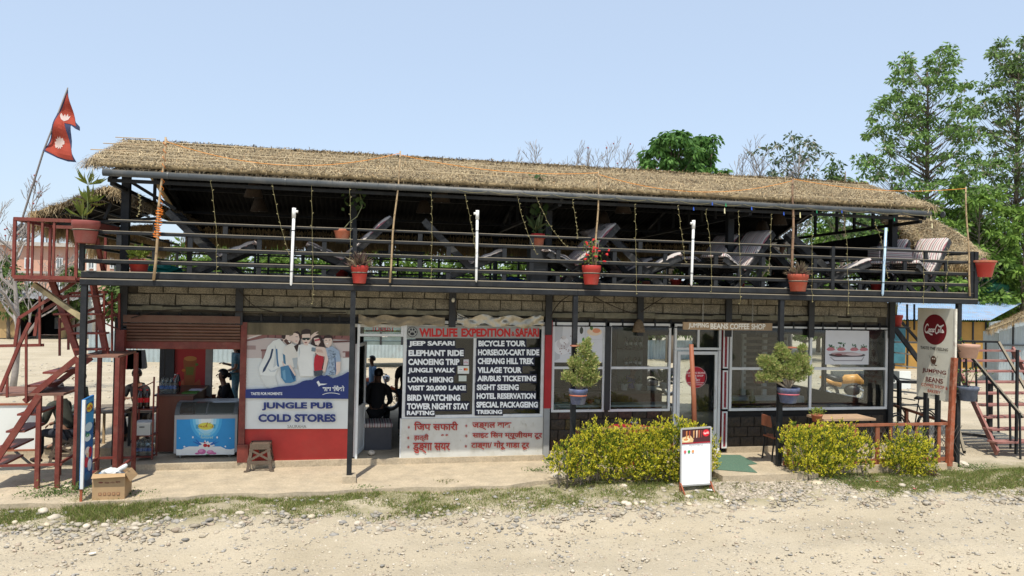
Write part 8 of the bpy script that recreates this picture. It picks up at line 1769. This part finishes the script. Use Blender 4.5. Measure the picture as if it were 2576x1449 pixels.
for k,(px,py,Y,r_) in enumerate(((1570,985,2.6,.09),(1605,985,2.6,.09),(1670,960,2.8,.1))): c = (X_(px,py,Y),Y,1.092); q = pot('indoor_pot',['small white pot with a snake plant on the coffee counter','small white pot with a green succulent on the coffee counter','pot with long pointed leaves at the right of the counter'][k],c,r_,.13,fr); foliage('leaves',q,(c[0],c[1],c[2]+.12),24,rosette((.2,.14,.4)[k],0),lo=(.04,.1,.04),hi=(.12,.2,.08),asp=.15,seed=70+k)
c = (X_(1908,935,2.2),2.2,Z_(1908,940,2.2)-.2); q = pot('indoor_pot','terracotta pot with red leaves hanging inside the wide coffee shop window',c,.13,.2,TERR); foliage('leaves',q,(c[0],c[1],c[2]+.2),50,bushy(.2,.15,.1,(.06,.1)),lo=(.15,.03,.03),hi=(.3,.1,.08),seed=75); MB().tube([(c[0],2.2,c[2]+.2),(c[0],2.2,3.0)],.004,4).build('cord', BLK2, q)
table('cafe_table','dark table inside behind the wide coffee shop window',X_(1850,1020,2.0),X_(1990,1020,2.0),1.9,2.5,.05,.86,BLK2,BLK2); table('cafe_table','dark table inside behind the rightmost coffee shop window',X_(2060,1020,1.9),X_(2190,1020,1.9),1.8,2.4,.05,.8,BLK2,BLK2)
c = X_(1898,1010,2.0); MB().lathe((c,2.1,.862),[(.05,0),(.075,.08),(.03,.2),(.04,.3)],12).build('glass_vase', M('green_bottle',(.02,.08,.03),.2), None, True, label='green bulbous glass vase on the inner table', cat='vase')
cur = thing('window_curtain','brown gathered curtain inside the rightmost coffee shop window','curtain',(X_(2200,900,1.5),1.5,1)); mb = MB(); xa_ = X_(2175,850,1.5); CU = M('brown_curtain',(.16,.11,.09),.9,.2,8); n=16; V=[]
for j,(z,x0_,w_) in enumerate(((2.35,0,.5),(1.8,.05,.36),(1.45,.12,.1),(1.0,.08,.24),(.95,.08,.25))):
    for i in range(n+1): V.append((xa_+x0_+w_*i/n,1.5+.03*math.sin(i*2.2),z))
mb.add(V,[(j*(n+1)+i,(j+1)*(n+1)+i,(j+1)*(n+1)+i+1,j*(n+1)+i+1) for j in range(4) for i in range(n)]); mb.build('cloth', CU, cur)

# ================================================================= FLAG
zf_ = zm(0,300,1.705); FYY = 1.7
fp = lambda a,b: P(*zf_(a,b),FYY)
fl = thing('nepal_flag','red double pennant flag with white moon and sun on a leaning pole at the left','flag',tuple(fp(155,925)))
MB().tube([fp(140,1000),fp(155,925),fp(290,495),fp(452,72)],[.018,.017,.015,.01],7).build('pole', M('flag_pole',(.2,.18,.17),.6), fl, True)
def fw_(p,lv=0): return Vector((p.x, p.y+.05*math.sin(p.x*14+p.z*5)+.03*math.sin(p.z*13)-lv, p.z))
def cloth_poly(mb, pts, mi, lv):      # triangulated finely enough to ripple
    bm = bmesh.new(); vs = [bm.verts.new(fp(a,b)) for a,b in pts]; bm.faces.new(vs); bmesh.ops.triangulate(bm, faces=bm.faces[:]); bmesh.ops.subdivide_edges(bm, edges=bm.edges[:], cuts=11, use_grid_fill=True); bmesh.ops.triangulate(bm, faces=bm.faces[:]); bm.verts.index_update()
    v = [fw_(q.co,lv) for q in bm.verts]; f = [[q.index for q in t.verts] for t in bm.faces]; mb.add(v,f,mi); bm.free()
OUTL = [(450,78),(458,160),(475,245),(500,300),(534,335),(532,360),(500,345),(470,322),(432,318),(436,380),(445,430),(480,500),(514,572),(460,568),(380,540),(293,497),(340,365),(400,205)]
INN = [(449,108),(451,170),(467,248),(490,300),(505,330),(470,314),(424,310),(428,380),(438,432),(470,500),(498,560),(455,556),(385,532),(305,490),(350,368),(408,215)]
CR = M('crimson_cloth',c8(190,84,66),.9,.12,5,dirt=.2,dirtc=c8(180,60,50),trans=.3); BLB = M('navy_cloth',c8(74,80,110),.9,.1,5,trans=.2); WC = M('white_cloth',c8(232,214,206),.9,.05,5,trans=.3)
mb = MB(); cloth_poly(mb,OUTL,0,-.006); cloth_poly(mb,OUTL,0,.006); o = mb.build('border', BLB, fl)
mb = MB(); cloth_poly(mb,INN,0,.012); cloth_poly(mb,INN,0,-.012); mb.build('field', CR, fl)
mb = MB()
for lv in (.018,-.018):
    st_ = [(396+(40 if i%2 else 27)*math.cos(i*math.pi/12),441+(44 if i%2 else 29)*math.sin(i*math.pi/12)) for i in range(24)]; cloth_poly(mb,st_,0,lv)
    mo = [(402,262),(412,285),(430,298),(450,284),(462,256),(448,262),(444,240),(434,262),(428,244),(420,262),(408,240),(403,248)]; cloth_poly(mb,mo,0,lv)
mb.build('emblems', WC, fl, kind='stuff')

# small rubbish on the road and verge
for k,(px,py,r_,cc,nm) in enumerate(((233,1366,.035,(226,228,226),'white scrap of paper on the road below the blue sign'),(1640,1218,.03,(222,220,214),'pale scrap on the verge below the long hedge'),(2205,1217,.03,(190,60,60),'red wrapper on the verge in front of the right hedge'),(2300,1228,.03,(206,110,120),'pinkish wrapper on the verge right of the red one'),(1150,1262,.025,(224,226,228),'tiny white scrap on the verge below the white wall'),(1786,1238,.045,(226,228,230),'white plastic scrap at the foot of the menu board'),(1490,1234,.03,(60,50,44),'dark clod on the verge below the long hedge'))):
    q = G(px,py,-.12); z = gz(q.x,q.y)+.012; g = random.Random(k); mb = MB(); pts = [Vector((q.x+r_*1.3*math.cos(a),q.y+r_*math.sin(a),z+g.uniform(0,.018))) for a in np.linspace(0,6.28,8)[:-1]]
    mb.add([Vector((q.x,q.y,z+.015))]+pts,[(0,i+1,(i+1)%7+1) for i in range(7)]); mb.build('litter', ink(*cc), None, label=nm, cat='litter')
